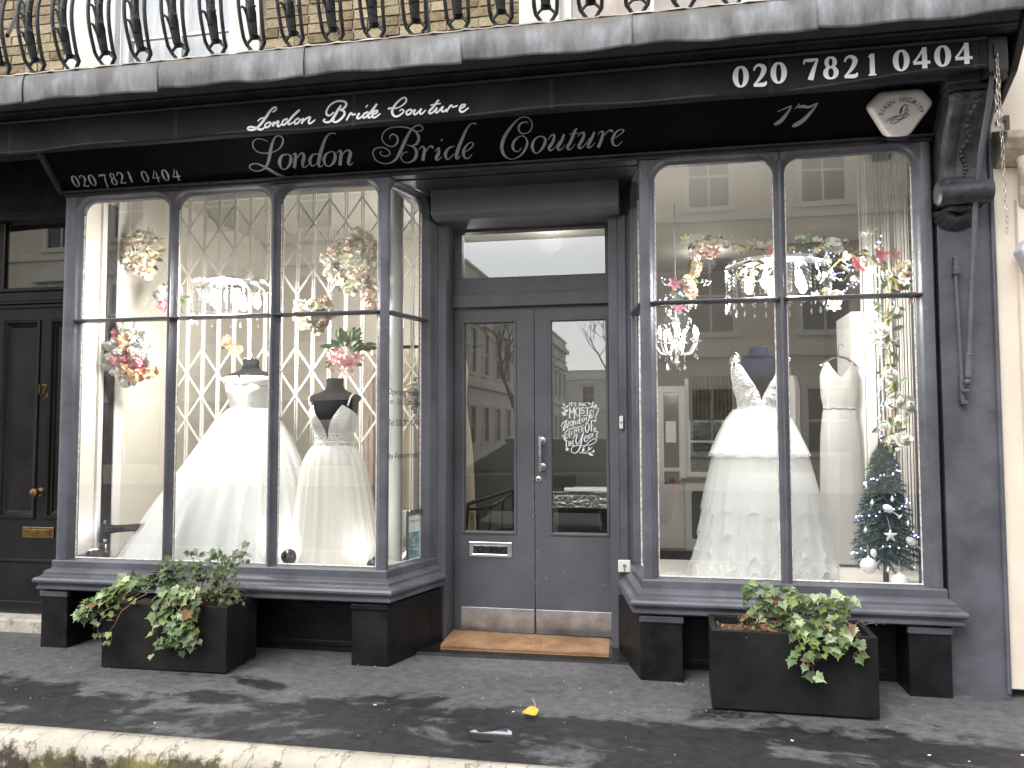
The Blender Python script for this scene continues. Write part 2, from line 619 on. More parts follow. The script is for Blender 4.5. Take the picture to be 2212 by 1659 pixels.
def leaf(x0, x1, gx0, gx1, left):
    d = empty('entrance_door', ((x0 + x1) / 2, DY, .02), shop)
    z0, z1, g0, g1 = .024, 2.070, .652, 1.982
    mb = MB()
    mb.box(x0, gx0, DY, DY + .045, z0, z1)
    mb.box(gx1, x1, DY, DY + .045, z0, z1)
    mb.box(gx0, gx1, DY, DY + .045, g1, z1)
    mb.box(gx0, gx1, DY, DY + .045, z0, g0)
    obj('door_leaf', mb, M['grey_door'], d)
    bd = MB()
    t = .016
    for q in ((gx0 - t, gx0, g0 - t, g1 + t), (gx1, gx1 + t, g0 - t, g1 + t), (gx0, gx1, g0 - t, g0), (gx0, gx1, g1, g1 + t)):
        bd.box(q[0], q[1], DY - .008, DY - .0005, q[2], q[3])
    obj('glazing_bead', bd, M['grey_door'], d, bevel=.003)
    obj('pane', MB().box(gx0 - .005, gx1 + .005, DY + .020, DY + .026, g0 - .005, g1 + .005), M['door_glass'], d)
    kx0 = x0 + (.048 if left else .004)
    obj('kick_plate', MB().box(kx0, x1 - .004, DY - .003, DY - .0005, .030, .176), M['steel_kick'], d, bevel=.001)
    return d


M['steel_kick'] = pm('scuffed_steel_kick_plate', (.72, .72, .73), .34, metal=1, var=.2, vscale=9, bump=.12, bscale=14, rvar=.12)
dL = leaf(-.529, -.008, -.462, -.137, True)
dR = leaf(-.003, .477, .104, .446, False)
# letterbox on the left leaf
lb = MB()
lx0, lx1, lz0, lz1 = -.428, -.152, .492, .586
lb.box(lx0, lx1, DY - .007, DY - .0005, lz0, lz1)
lbo = obj('letterbox', lb, M['chrome'], dL, bevel=.003)
fl = MB()
M['dark_chrome'] = pm('dark_flap_chrome', (.10, .10, .11), .18, metal=1, var=.6, vscale=40)  # flap metal much darker than its surround, with mottled tone
fl.box(lx0 + .028, lx1 - .028, DY - .011, DY - .0075, lz0 + .020, lz1 - .022)
obj('flap', fl, M['dark_chrome'] if 'dark_chrome' in M else M['chrome'], lbo, bevel=.002)
lp = MB()
lp.tube([(lx0 + .025, DY - .012, lz0 + .017), (lx1 - .028, DY - .012, lz0 + .017)], .004, 8)
lp.tube([(lx0 + .001, DY - .008, lz1 - .002), (lx1 - .001, DY - .008, lz1 - .002)], .003, 8)
obj('lip', lp, M['chrome'], lbo, smooth=True)
# pull handle, lock and rim on the right leaf
hd = MB()
hx = .036
for z in (1.225, 1.062):
    hd.lathe([(.027, 0), (.027, -.004), (.022, -.008), (.012, -.010), (.009, -.014), (.009, -.040)], (hx + .008, DY, z), 20, 'y')
hd.box(hx - .008, hx + .008, DY - .056, DY - .040, 1.035, 1.252)
obj('pull_handle', hd, M['steel'], dR, smooth=40, bevel=.002)
lk = MB()
lk.lathe([(.020, -.0005), (.020, -.005), (.016, -.008), (.004, -.008)], (.020, DY, .983), 20, 'y')
lko = obj('lock', lk, M['chrome'], dR, smooth=40)
obj('keyhole', MB().box(.017, .023, DY - .0095, DY - .0085, .972, .990), M['black_vinyl'], lko)
# chipped paint along the meeting edges and lower panels
ck = random.Random(12)
for dd_, x0, x1, zz in ((dL, -.016, -.009, (.1, 1.0)), (dR, -.002, .004, (.1, 1.0)), (dR, .05, .44, (.22, .46))):
    mb = MB()
    for i in range(16 if x1 - x0 < .02 else 9):
        x, z, s_c = ck.uniform(x0, x1), ck.uniform(*zz), ck.uniform(.0012, .0032)
        mb.add([(x - s_c * .6, DY - .0011, z - s_c), (x + s_c * .5, DY - .0011, z - s_c * .7), (x + s_c * .6, DY - .0011, z + s_c), (x - s_c * .4, DY - .0011, z + s_c * 1.1)], [(0, 1, 2, 3)])
    tag(obj('paint_chips', mb, M['white_pl'], dd_), kind='stuff')
# threshold
obj('threshold', MB().box(-.60, .55, .50, .80, -.01, .018), M['blacktrim'], shop, bevel=.005)
tst = MB()
tst.hexa([(-.66, .22, -.01), (.60, .22, -.01), (.54, .50, -.01), (-.60, .50, -.01)], [(-.66, .225, .012), (.60, .225, .012), (.54, .50, .014), (-.60, .50, .014)])
obj('entrance_slab', tst, M['slab'] if 'slab' in M else M['blacktrim'], shop)

# ---- right hand pilaster with console bracket
pl = MB()
pl.box(2.172, 2.440, .03, .40, -.02, 3.0)
obj('pilaster', pl, M['grey_pil'], shop, bevel=.006) if 'grey_pil' in M else obj('pilaster', pl, M['grey'], shop, bevel=.006)
rc = MB()
rc.box(2.140, 2.172, .10, .40, -.02, 2.80)
obj('shadow_gap', rc, M['black'], shop)
edge = MB()
edge.box(2.146, 2.168, .055, .10, .0, 2.80)
obj('gap_batten', edge, M['black'], shop, bevel=.006)
pp = MB()
pp.tube([(2.425, .02, .02), (2.425, .02, 2.75)], .011, 8)
obj('pilaster_bead', pp, M['grey'], shop, smooth=True)


def console():
    c = empty('console_bracket', (2.26, -.05, 2.3), shop)
    x0, x1 = 2.165, 2.375
    # S-curved body: profile (y, z) carried across with three raised lobes
    prof = []
    ctrl = [(.03, 2.40), (-.075, 2.415), (-.115, 2.455), (-.108, 2.505), (-.085, 2.54), (-.080, 2.60), (-.105, 2.68), (-.16, 2.76), (-.225, 2.82), (-.245, 2.86), (-.235, 2.90), (.03, 2.92)]
    def cr(p0, p1, p2, p3, t):
        return tuple(.5 * (2 * b + (c_ - a) * t + (2 * a - 5 * b + 4 * c_ - d) * t * t + (3 * b - a - 3 * c_ + d) * t ** 3) for a, b, c_, d in zip(p0, p1, p2, p3))
    for i in range(len(ctrl) - 1):
        for k in range(6):
            prof.append(cr(ctrl[max(i - 1, 0)], ctrl[i], ctrl[i + 1], ctrl[min(i + 2, len(ctrl) - 1)], k / 6))
    prof.append(ctrl[-1])
    def fn(u, v):
        q = prof[min(len(prof) - 1, int(round(v * (len(prof) - 1))))]
        lobe = .014 * abs(math.sin(u * math.pi * 3)) * math.sin(math.pi * min(1, max(0, (q[1] - 2.53) / .33))) if 2.53 < q[1] < 2.86 else 0
        e = .02 * (1 - min(1, min(u, 1 - u) / .06))
        return (x0 + (x1 - x0) * u, min(.03, q[0] - lobe + e), q[1])
    mb = MB().grid(fn, 36, len(prof) - 1)
    for x in (x0, x1):
        k = len(mb.v)
        mb.add([(x, min(.03, q[0] + .02), q[1]) for q in prof] + [(x, .03, 2.6)], [(i, i + 1, len(prof)) for i in range(len(prof) - 1)])
    obj('body', mb, M['dkgrey'], c, smooth=40)
    # rolled scroll at the foot, round end faces showing
    sc_ = MB()
    sc_.lathe([(.02, -.012), (.052, -.010), (.060, 0), (.052, .03), (.056, .08), (.054, .125), (.054, .16), (.060, .20), (.058, .235), (.03, .245), (.01, .24)], (2.150, -.085, 2.455), 20, 'x')
    obj('scroll', sc_, M['dkgrey'], c, smooth=50)
    rib = MB()
    for i in range(15):
        z = 2.545 + i * .021
        y = min(p_[0] for p_ in prof if abs(p_[1] - z) < .025) - .012
        rib.ball((2.262 + .012 * math.sin(i), y, z), .0095 + .002 * math.sin(i * 2.1), 6)
    obj('bead_row', rib, M['dkgrey'], c, smooth=True)
    cap = MB()
    for i in range(3):
        cap.ball((2.205 + .062 * i, -.225, 2.878), .040, 8, .8)
    cap.box(x0 - .012, x1 + .012, -.25, .03, 2.905, 2.93)
    cap.box(x0 - .024, x1 + .024, -.29, .03, 2.93, 3.05)
    obj('abacus', cap, M['dkgrey'], c, smooth=40)
    # acanthus shell under the scroll
    sh = MB()
    n = 9
    def shell(u, v):
        a = math.pi * (1 + u)
        r_ = .015 + v * (.082 + .010 * abs(math.sin(u * math.pi * n / 1.0)))
        z = 2.388 + .95 * r_ * math.sin(a)
        bul = .042 * math.sin(math.pi * min(1, v * .9 + .1)) + .008 * abs(math.cos(u * math.pi * n)) * v
        return (2.258 + 1.05 * r_ * math.cos(a), .028 - bul - .02 * (1 - v), z)
    sh.grid(shell, 54, 8)
    sh.tube([(2.19, -.005, 2.388), (2.225, -.035, 2.395), (2.258, -.045, 2.385), (2.292, -.035, 2.395), (2.328, -.005, 2.388)], [.012, .02, .022, .02, .012], 8)
    obj('shell', sh, M['dkgrey'], c, smooth=60)


M['dkgrey'] = pm('dirty_dark_grey_paint', (.042, .043, .050), .5, var=.5, vscale=12, bump=.5, bscale=30)
console()

# ------------------------------------------------------------------ cornice, lead-covered balcony edge, railing, upper wall
cn = MB()
cn.sweep([(-.10, 3.235), (.525, 3.235), (.525, 3.150), (.500, 3.150), (.480, 3.172), (.462, 3.160), (.450, 3.140), (.436, 3.130), (.436, 3.118), (.424, 3.112), (.424, 3.100), (.395, 3.096), (.395, 3.102), (-.10, 3.102)],
         [(-6.0, 0), (2.40, 0), (2.40, .4)][:2], True)
obj('cornice', cn, M['blacktrim'], shop, smooth=30)
ce = MB()
ce.prism([(.40, 3.30), (-.50, 3.30), (-.53, 3.26), (-.51, 3.16), (-.44, 3.10), (-.30, 2.95), (-.12, 2.86), (.40, 2.85)], 2.402, 2.44, 'x')
obj('cornice_end', ce, M['blacktrim'], shop, bevel=.01)
bal = empty('balcony', (-.5, -.5, 3.26), shop)
obj('slab', MB().box(-6.0, 2.395, -.52, .80, 3.236, 3.262), M['lead_top'] if 'lead_top' in M else M['stone0'] if 'stone0' in M else M['blacktrim'], bal)


def lead_mat():
    mt = pm('weathered_lead', (.25, .255, .26), .55, bump=.25, bscale=16)
    N, L = nt(mt)
    b = N['Principled BSDF']
    geo = N.new('ShaderNodeNewGeometry')
    # pale rain streaks running down, brown grime along the top edge
    mp = N.new('ShaderNodeMapping'); mp.inputs['Scale'].default_value = (9, 4, 2.6); L.new(geo.outputs['Position'], mp.inputs['Vector'])
    n1 = N.new('ShaderNodeTexNoise'); n1.inputs['Scale'].default_value = 1.0; n1.inputs['Detail'].default_value = 6; n1.inputs['Roughness'].default_value = .65; L.new(mp.outputs[0], n1.inputs['Vector'])
    n2 = N.new('ShaderNodeTexNoise'); n2.inputs['Scale'].default_value = 4.0; n2.inputs['Detail'].default_value = 6; L.new(geo.outputs['Position'], n2.inputs['Vector'])
    r1 = N.new('ShaderNodeValToRGB')
    e = r1.color_ramp.elements
    e[0].position = .36; e[0].color = (.10, .098, .094, 1)
    e[1].position = .76; e[1].color = (.38, .39, .41, 1)
    k = e.new(.54); k.color = (.20, .205, .215, 1)
    L.new(n1.outputs['Fac'], r1.inputs[0])
    sp = N.new('ShaderNodeSeparateXYZ'); L.new(geo.outputs['Position'], sp.inputs[0])
    mr = N.new('ShaderNodeMapRange'); mr.inputs['From Min'].default_value = 3.17; mr.inputs['From Max'].default_value = 3.29; mr.inputs['To Min'].default_value = -.25; mr.inputs['To Max'].default_value = .25
    L.new(sp.outputs['Z'], mr.inputs['Value'])
    ad = N.new('ShaderNodeMath'); ad.operation = 'ADD'; L.new(mr.outputs[0], ad.inputs[0]); L.new(n2.outputs['Fac'], ad.inputs[1])
    ms = N.new('ShaderNodeMapRange'); ms.inputs['From Min'].default_value = .48; ms.inputs['From Max'].default_value = .66; L.new(ad.outputs[0], ms.inputs['Value'])
    mx = N.new('ShaderNodeMix'); mx.data_type = 'RGBA'
    mx.inputs[7].default_value = (.135, .118, .098, 1)
    sc2 = N.new('ShaderNodeMath'); sc2.operation = 'MULTIPLY'; sc2.inputs[1].default_value = .75; L.new(ms.outputs[0], sc2.inputs[0])
    L.new(sc2.outputs[0], mx.inputs['Factor']); L.new(r1.outputs[0], mx.inputs[6])
    L.new(mx.outputs[2], b.inputs['Base Color'])
    return mt


M['lead'] = lead_mat()
M['lip'] = pm('eroded_balcony_stone', (.44, .40, .35), .9, var=.35, vscale=9, bump=.9, bscale=40)
js = [-4.34, -3.506, -2.67, -1.836, -1.0, -.164, .672, 1.508, 2.372]
for i in range(8):
    x0, x1 = js[i] + .002, js[i + 1] + .010
    ph = i * 1.7
    def lf_(u, v):
        x = x0 + (x1 - x0) * u
        zb = 3.114 + .009 * math.sin(x * 6 + ph) + .005 * math.sin(x * 15 + ph * 2)
        if v < .2:
            k = v / .2
            return (x, -.50 - .055 * k, 3.272 - .004 * k)
        k = (v - .2) / .8
        y = -.556 - .010 * math.sin(k * 3.0) + .008 * k * math.sin(x * 6 + ph) * k - .004 * (u > .985) + .002 * math.sin(x * 17 + k * 4) * k
        return (x, y - .003 * (i % 2), 3.268 + (zb - 3.268) * k)
    mb = MB().grid(lf_, 60, 14)
    o = obj('lead_sheet', mb, M['lead'], bal, smooth='all')
    sl = o.modifiers.new('thick', 'SOLIDIFY'); sl.thickness = .004
lp_ = MB()
def lpf(u, v):
    x = -6 + 8.37 * u
    a = math.pi * v
    r_ = .011 + .003 * math.sin(x * 37) + .002 * math.sin(x * 83 + 1)
    return (x, -.545 - r_ * 1.5 * math.cos(a), 3.2725 + r_ * 1.15 * math.sin(a))
lp_.grid(lpf, 260, 6)
obj('stone_lip', lp_, M['lip'], bal, smooth='all')

M['iron'] = pm('black_iron_paint', (.018, .019, .022), .45, var=.5, vscale=20, bump=.35, bscale=55, rvar=.15)
rail = empty('balcony_railing', (-1, -.50, 3.28), shop)


def baluster_mesh():
    mb = MB()
    def belly(z):                      # outward swell of the railing
        return -.085 * math.sin(math.pi * min(1, max(0, z / .62))) ** 1.2 if z < .62 else 0
    hw = .052
    for s in (-1, 1):
        zs = [i * .03 for i in range(2, 31)]
        mb.tube([(s * .022, 0, -.01), (s * .026, -.004, .03), (s * hw, -.012, .065)] + [(s * (hw + .012 * math.sin(z * 4)), belly(z) - .003, z) for z in zs[1:]], .0100, 8)
        mb.tube([(s * (hw - .004), -.014, .060), (s * .030, -.016, .078), (s * .012, -.018, .092), (0, -.018, .094)], .008, 6)
    # leaf plaque: tapering stem with pairs of curling leaves
    def stem(u, v):
        z = .092 + v * .44
        w = .018 + .008 * (1 - v) if v > .30 else .022 + .008 * v / .30
        t = 2 * u - 1
        return (t * w, belly(z) - .004 - .012 * (1 - t * t), z)
    mb.grid(stem, 8, 16)
    def stem_b(u, v):
        p_ = stem(1 - u, v)
        return (p_[0], belly(p_[2]) + .006, p_[2])
    mb.grid(stem_b, 8, 16)
    mb.box(-.026, .026, -.028, -.004, .086, .100)
    for zc, w in ((.215, 1.0), (.315, .85), (.385, .95), (.47, .8)):
        for s in (-1, 1):
            p_ = [(s * .010, 0, -.055), (s * .017, -.004, -.022), (s * .025, -.010, .002), (s * .034, -.014, .008), (s * .042, -.014, .0)]
            mb.tube([(q[0] * w, belly(zc + q[2]) - .008 + q[1], zc + q[2]) for q in p_], [.010, .010, .008, .007, .0045], 6)
    for zc in (.222,):
        mb.tube([(0, belly(zc - .06) - .014, zc - .06), (0, belly(zc) - .020, zc), (0, belly(zc) - .022, zc + .012)], [.012, .012, .004], 6)
    mb.ball((0, -.040, .135), .009, 6)
    return mb.mesh('baluster', 50)


bm_ = baluster_mesh()
bm_.materials.append(M['iron'])
for k in range(-6, 24):
    x = -2.851 + .2222 * k
    if x < 2.3:
        o = put('baluster', bm_, rail, (x, -.50, 3.278), (0, 0, R(rng.uniform(-3, 3))))
obj('handrail', MB().tube([(-5, -.50, 4.18), (2.35, -.50, 4.18)], .02, 8), M['iron'], rail, smooth=True)
stay = MB()
stay.tube([(-.36, -.46, 3.27), (-.37, -.42, 3.36), (-.42, -.30, 3.60), (-.46, -.38, 3.86)], [.016, .012, .011, .011], 8)
obj('back_stay', stay, M['iron'], rail, smooth=True)
obj('tie_bar', MB().tube([(-2.82, -.52, 3.53), (-3.5, .3, 4.2)], .012, 8), M['iron'], rail, smooth=True)

# ---- upper wall: mortar backing and single bricks
M['mortar'] = pm('lime_mortar', (.42, .36, .25), .95, var=.25, vscale=15, bump=.5, bscale=60)
bks = []
for nm, c1, c2 in (('yellow_stock_brick', (.35, .275, .165), (.44, .365, .24)), ('buff_stock_brick', (.40, .325, .215), (.28, .215, .135)), ('sooty_stock_brick', (.16, .125, .08), (.34, .26, .15))):
    bks.append(pm(nm, c1, .92, col2=c2, vscale=22, bump=.9, bscale=70, rnd=.18, detail=8))
uppers = [obj('upper_wall', MB().box(a, b, .812, 1.0, 3.2, 5.2), M['mortar'], shop) for a, b in ((-6, -3.55), (-1.975, -.112))]
def brick_mesh(w, seed):
    r0 = random.Random(seed)
    j = lambda: r0.uniform(-.003, .003)
    mb = MB()
    h = .061
    mb.hexa([(-w / 2 + j(), 0 + j(), 0 + j()), (w / 2 + j(), j(), j()), (w / 2, .02, 0), (-w / 2, .02, 0)], [(-w / 2 + j(), j(), h + j()), (w / 2 + j(), j(), h + j()), (w / 2, .02, h), (-w / 2, .02, h)])
    return mb.mesh('brick')
stretch_m = [brick_mesh(.212, s) for s in range(6)]
header = [brick_mesh(.100, s) for s in range(10, 16)]
def cut_brick(w):
    return brick_mesh(w, int(w * 1e5))
for x0, x1 in ((-4.5, -3.55), (-1.975, -.112)):
    for row in range(11):
        z = 3.93 + .072 * row
        if x0 < -4 and z < 3.95: pass
        x = x0 - (.08 if row % 2 else .20)
        k = row % 2
        while x < x1 - .01:
            w = .212 if k % 2 == 0 else .100
            a, b_ = max(x, x0), min(x + w, x1)
            if b_ - a > .03:
                me = (stretch_m if w > .2 else header)[rng.randrange(6)] if b_ - a > w - .001 else cut_brick(round(b_ - a, 3))
                put('brick', me, uppers[0 if x0 < -3 else 1], ((a + b_) / 2, .800 + rng.uniform(-.004, .003), z), None, rng.choice(bks))
            x += w + .0105
            k += 1

# ---- upper windows with white stucco reveals
M['stucco'] = pm('cream_white_stucco', (.74, .70, .66), .8, var=.08, vscale=4, bump=.3, bscale=30)
M['gloss_white'] = pm('white_gloss_paint', (.78, .78, .79), .3, var=.05, vscale=6)
M['net'] = pm('net_curtain', (.55, .56, .58), .9, var=.15, vscale=6, stretch=(12, 1, 1))
M['curtain_reflection'] = pm('net_brick_reflection', (.55, .40, .30), .9, var=.15, vscale=5)  # curtain coloured to imitate the pink brick reflection in the panes


def upper_window(x0, x1, xs0, xs1, kind):
    w = empty('upper_window', ((x0 + x1) / 2, .8, 3.3), shop)
    for a, b_ in ((xs0, x0), (x1, xs1)):
        if b_ > a:
            obj('stucco_surround', MB().box(a, b_, .765, .83, 3.24, 5.2), M['stucco'], w, bevel=.006)
    for a, b_ in ((x0, x0 + .07), (x1 - .07, x1)):
        obj('window_frame', MB().box(a, b_, .83, .90, 3.24, 5.2), M['gloss_white'], w, bevel=.005)
    bars = MB()
    xm = x0 + (x1 - x0) * .5
    bars.box(x0 + .07, x1 - .07, .855, .885, 4.185, 4.205)
    bars.box(xm - .012, xm + .012, .850, .885, 3.24, 5.2)
    obj('sash_bar', bars, M['gloss_white'], w)
    for a, b_ in ((x0 + .07, xm - .012), (xm + .012, x1 - .07)):
        for za, zb in ((3.24, 4.185), (4.205, 5.2)):
            obj('pane', MB().box(a, b_, .866, .870, za, zb), M['glass'], w)
    def cf(u, v):
        x = x0 + .03 + (x1 - x0 - .06) * u
        return (x, .96 + .012 * math.sin(u * 60) + .006 * math.sin(u * 23), 3.24 + 1.96 * v)
    obj('curtain', MB().grid(cf, 120, 1), M['net'] if kind == 0 else M['curtain_reflection'], w, smooth='all')


upper_window(-3.13, -2.18, -3.55, -1.975, 0)
upper_window(.16, 1.35, -.112, 1.6, 1)
upper_window(2.0, 2.4, 1.6, 2.4, 0)

# ------------------------------------------------------------------ awning
aw = empty('awning', (-.6, -.38, 2.9), None)
tag(aw, 'black retracted canvas awning with white lettering on its front valance', 'awning')
def sag(x):
    return 2.905 + .006 * math.sin(x * 3.1 + 1) + .005 * math.sin(x * 7.3) + .035 * max(0, (x - 1.2)) ** 1.2
def vf(u, v):
    x = -5 + 7.285 * u
    zb = sag(x)
    y = -.376 + .004 * math.sin(x * 4.1 + v * 2) * v + .002 * math.sin(x * 11) * v
    return (x, y, 3.083 + (zb - 3.083) * v)
vl = obj('valance', MB().grid(vf, 220, 8), M['awning'], aw, smooth='all')
s_ = vl.modifiers.new('thick', 'SOLIDIFY'); s_.thickness = .003; s_.offset = -1
hem = MB()
for za in (.014, .018):
    hem.add([(x, -.3795 + .004 * math.sin(x * 4.1 + 2) + .002 * math.sin(x * 11), sag(x) + za + d) for i in range(201) for d in (0, .0014) for x in [-5 + 7.28 * i / 200]], [(2 * i, 2 * i + 2, 2 * i + 3, 2 * i + 1) for i in range(200)])
M['thread'] = pm('grey_thread', (.10, .10, .105), .9)
obj('hem_stitching', hem, M['thread'], aw)
for x in (-2.916, -1.847, -.792, .268, 1.329, 2.23):
    mb = MB()
    for d in (-.007, 0, .008):
        def q(t):
            z = 3.08 + (sag(x) + .002 - 3.08) * t
            return (x + d, -.3785 + .004 * math.sin(x * 4.1 + t * 2) * t + .002 * math.sin(x * 11) * t, z)
        mb.tube([q(t / 6) for t in range(7)], .0011, 4)
    obj('seam', mb, M['thread'], aw)
cs = MB()
cs.prism([(-.382, 3.100), (-.386, 3.090), (-.380, 3.080), (-.365, 3.078), (-.20, 3.05), (-.20, 3.100)], -5, 2.285, 'x')
obj('front_rail', cs, M['blacktrim'], aw, bevel=.002)
cas = MB()
cas.prism([(-.36, 3.095), (-.36, 3.0), (-.28, 2.955), (-.12, 2.98), (-.10, 3.095)], -5, 2.27, 'x')
obj('canvas_roll', cas, M['awning'], aw, bevel=.02)
eb = MB()
eb.box(2.290, 2.372, -.375, -.10, 2.93, 3.095)
obj('end_box', eb, M['blacktrim'], aw, bevel=.004)
arm = MB()
arm.tube([(2.318, -.33, 2.93), (2.322, -.27, 2.82), (2.318, -.16, 2.62), (2.318, -.10, 2.50), (2.318, -.045, 2.25), (2.300, -.030, 1.95), (2.282, -.028, 1.66)], [.010, .013, .013, .013, .013, .013, .013], 8)
obj('folding_arm', arm, M['grey'], aw, smooth=True)
slv = MB()
slv.lathe([(.016, 0), (.019, .004), (.016, .008), (.0155, -.0)][:3] + [(.0155, .01)], (2.281, -.028, 1.655), 12)
slv.tube([(2.281, -.028, 1.66), (2.276, -.026, 1.55)], .0165, 12)
slv.ball((2.272, -.022, 1.525), .018, 8)
obj('arm_sleeve', slv, M['grey'], aw, smooth=40)
br = MB()
br.box(2.243, 2.262, -.012, .029, 1.43, 1.56)
br.box(2.246, 2.280, -.030, .0, 1.475, 1.490)
br.box(2.246, 2.275, -.012, .029, 1.415, 1.435)
obj('arm_bracket', br, M['grey'], aw, bevel=.004)
sb = MB()
sb.tube([(2.246, .006, 2.08), (2.258, .004, 1.56)], .011, 4)
sb.box(2.232, 2.262, -.012, .029, 2.065, 2.105)
sb.box(2.236, 2.256, -.006, .029, 2.105, 2.155)
obj('stay_bar', sb, M['grey'], aw, bevel=.003)

# chain hanging from the awning end
ch = empty('chain', (2.32, -.385, 3.0))
tag(ch, 'thin steel chain hanging from the right end of the awning', 'chain')
M['galv'] = pm('galvanised_chain', (.46, .42, .37), .4, metal=1, var=.3, vscale=60)
lk_ = MB()
ring = []
for i in range(16):
    a = 2 * math.pi * i / 16
    ring.append((.0055 * math.cos(a), 0, .0075 * (1 if math.sin(a) > 0 else -1) * (abs(math.sin(a)) > .05) + .0065 * math.sin(a)))
ring.append(ring[0])
lk_.tube(ring, .0017, 6, cap=False)
lkm = lk_.mesh('link', True)
lkm.materials.append(M['galv'])
n_links = 34
for i in range(n_links):
    t = i / (n_links - 1)
    put('link', lkm, ch, (2.320 + .016 * t, -.388 + .004 * math.sin(i), 2.998 - .0245 * i), (0, rng.uniform(-.08, .08), (R(20) if i % 2 else R(112)) + rng.uniform(-.2, .2)))
for i in range(10):
    put('link', lkm, ch, (2.312 + .004 * math.sin(i), -.392, 2.90 - .0245 * i), (0, rng.uniform(-.1, .1), (R(40) if i % 2 else R(130))))
obj('hanger_plate', MB().box(2.310, 2.332, -.386, -.376, 2.995, 3.055), M['blacktrim'], ch, bevel=.002)

# ------------------------------------------------------------------ side door 17A
SDY = .40
sd_ = empty('side_door', (-3.32, SDY, .08), shop)
fr = MB()
fr.box(-4.2, -3.78, SDY - .06, SDY + .08, .0, 2.80)
fr.box(-2.99, -2.80, SDY - .06, SDY + .08, .0, 2.80)
fr.box(-3.78, -2.99, SDY - .05, SDY + .08, 2.735, 2.80)
fr.box(-4.4, -2.86, SDY - .04, SDY + .08, 2.80, 3.15)
obj('door_casing', fr, M['blacktrim'], shop, bevel=.004)
obj('porch_wall', MB().box(-2.865, -2.855, .06, .42, .0, 3.1), M['blacktrim'], shop)
dl = MB()
zp0, zp1 = .72, 2.035
for x0, x1 in ((-3.78, -3.625), (-3.370, -3.262), (-3.010, -2.99)):
    dl.box(x0, x1, SDY, SDY + .04, .09, 2.13)
dl.box(-3.625, -3.370, SDY, SDY + .04, zp1, 2.13); dl.box(-3.262, -3.010, SDY, SDY + .04, zp1, 2.13)
dl.box(-3.625, -3.370, SDY, SDY + .04, .09, zp0); dl.box(-3.262, -3.010, SDY, SDY + .04, .09, zp0)
obj('door_leaf', dl, M['gloss_black'], sd_)
for x0, x1 in ((-3.625, -3.370), (-3.262, -3.010)):
    p_ = MB()
    # raised bolection frame and sunk panel
    def rect_sweep(mb, xa, xb, za, zb, prof):
        c4 = [(xa, za), (xb, za), (xb, zb), (xa, zb)]
        sg = [(1, 1), (-1, 1), (-1, -1), (1, -1)]
        k = len(prof)
        vs = [(c[0] + g[0] * q[0], SDY + q[1], c[1] + g[1] * q[0]) for c, g in zip(c4, sg) for q in prof]
        mb.add(vs, [(i * k + j, ((i + 1) % 4) * k + j, ((i + 1) % 4) * k + j + 1, i * k + j + 1) for i in range(4) for j in range(k - 1)])
    rect_sweep(p_, x0 - .014, x1 + .014, zp0 - .014, zp1 + .014, [(0, 0), (0, -.010), (.008, -.014), (.018, -.012), (.024, -.004), (.030, .004), (.036, .006), (.044, .016), (.050, .020)])
    obj('panel_moulding', p_, M['gloss_black'], sd_, smooth=30)
    obj('panel', MB().box(x0, x1, SDY + .019, SDY + .03, zp0, zp1), M['gloss_black'], sd_)
wb = MB()
wb.prism([(SDY - .0, .44), (SDY - .014, .435), (SDY - .014, .42), (SDY, .41)], -3.78, -2.99, 'x')
wb.box(-3.78, -2.99, SDY - .012, SDY + .04, .085, .16)
obj('weather_bar', wb, M['gloss_black'], sd_, bevel=.003)
tb = MB()
tb.sweep([(-.06, 2.130), (.004, 2.130), (.010, 2.140), (.010, 2.150), (.024, 2.160), (.024, 2.172), (.012, 2.180), (.012, 2.235), (.0, 2.248), (-.06, 2.262)], [(-3.78, SDY - .01), (-2.99, SDY - .01)], True)
obj('transom', tb, M['gloss_black'], sd_, smooth=30)
ff = MB()
ff.box(-3.78, -3.665, SDY, SDY + .05, 2.25, 2.74)
ff.box(-3.07, -2.99, SDY, SDY + .05, 2.25, 2.74)
ff.box(-3.665, -3.07, SDY, SDY + .05, 2.25, 2.275)
obj('fanlight_frame', ff, M['gloss_black'], sd_, bevel=.004)
obj('fanlight_pane', MB().box(-3.67, -3.06, SDY + .02, SDY + .025, 2.27, 2.74), M['door_glass'], sd_)
obj('hall_dark_sheet', MB().box(-3.9, -2.9, .50, .55, 1.9, 3.0), pm('hall_sheet_shade', (.05, .048, .045), .9, var=.5, vscale=6), sd_)  # dark sheet added close behind the fanlight to stand in for an unlit hall
kn = MB()
kn.lathe([(.030, 0), (.030, -.006), (.012, -.010), (.011, -.026), (.020, -.034), (.031, -.046), (.033, -.056), (.027, -.068), (.012, -.073), (.002, -.074)], (-3.318, SDY, .885), 8, 'y')
obj('knob', kn, M['brass'], sd_, smooth=25)
lpl = MB()
lpl.box(-3.446, -3.205, SDY - .008, SDY - .0005, .579, .652)
lo = obj('letter_plate', lpl, M['brass'], sd_, bevel=.003)
obj('letter_flap', MB().box(-3.420, -3.232, SDY - .0125, SDY - .0085, .595, .636), M['brass'], lo, bevel=.003)

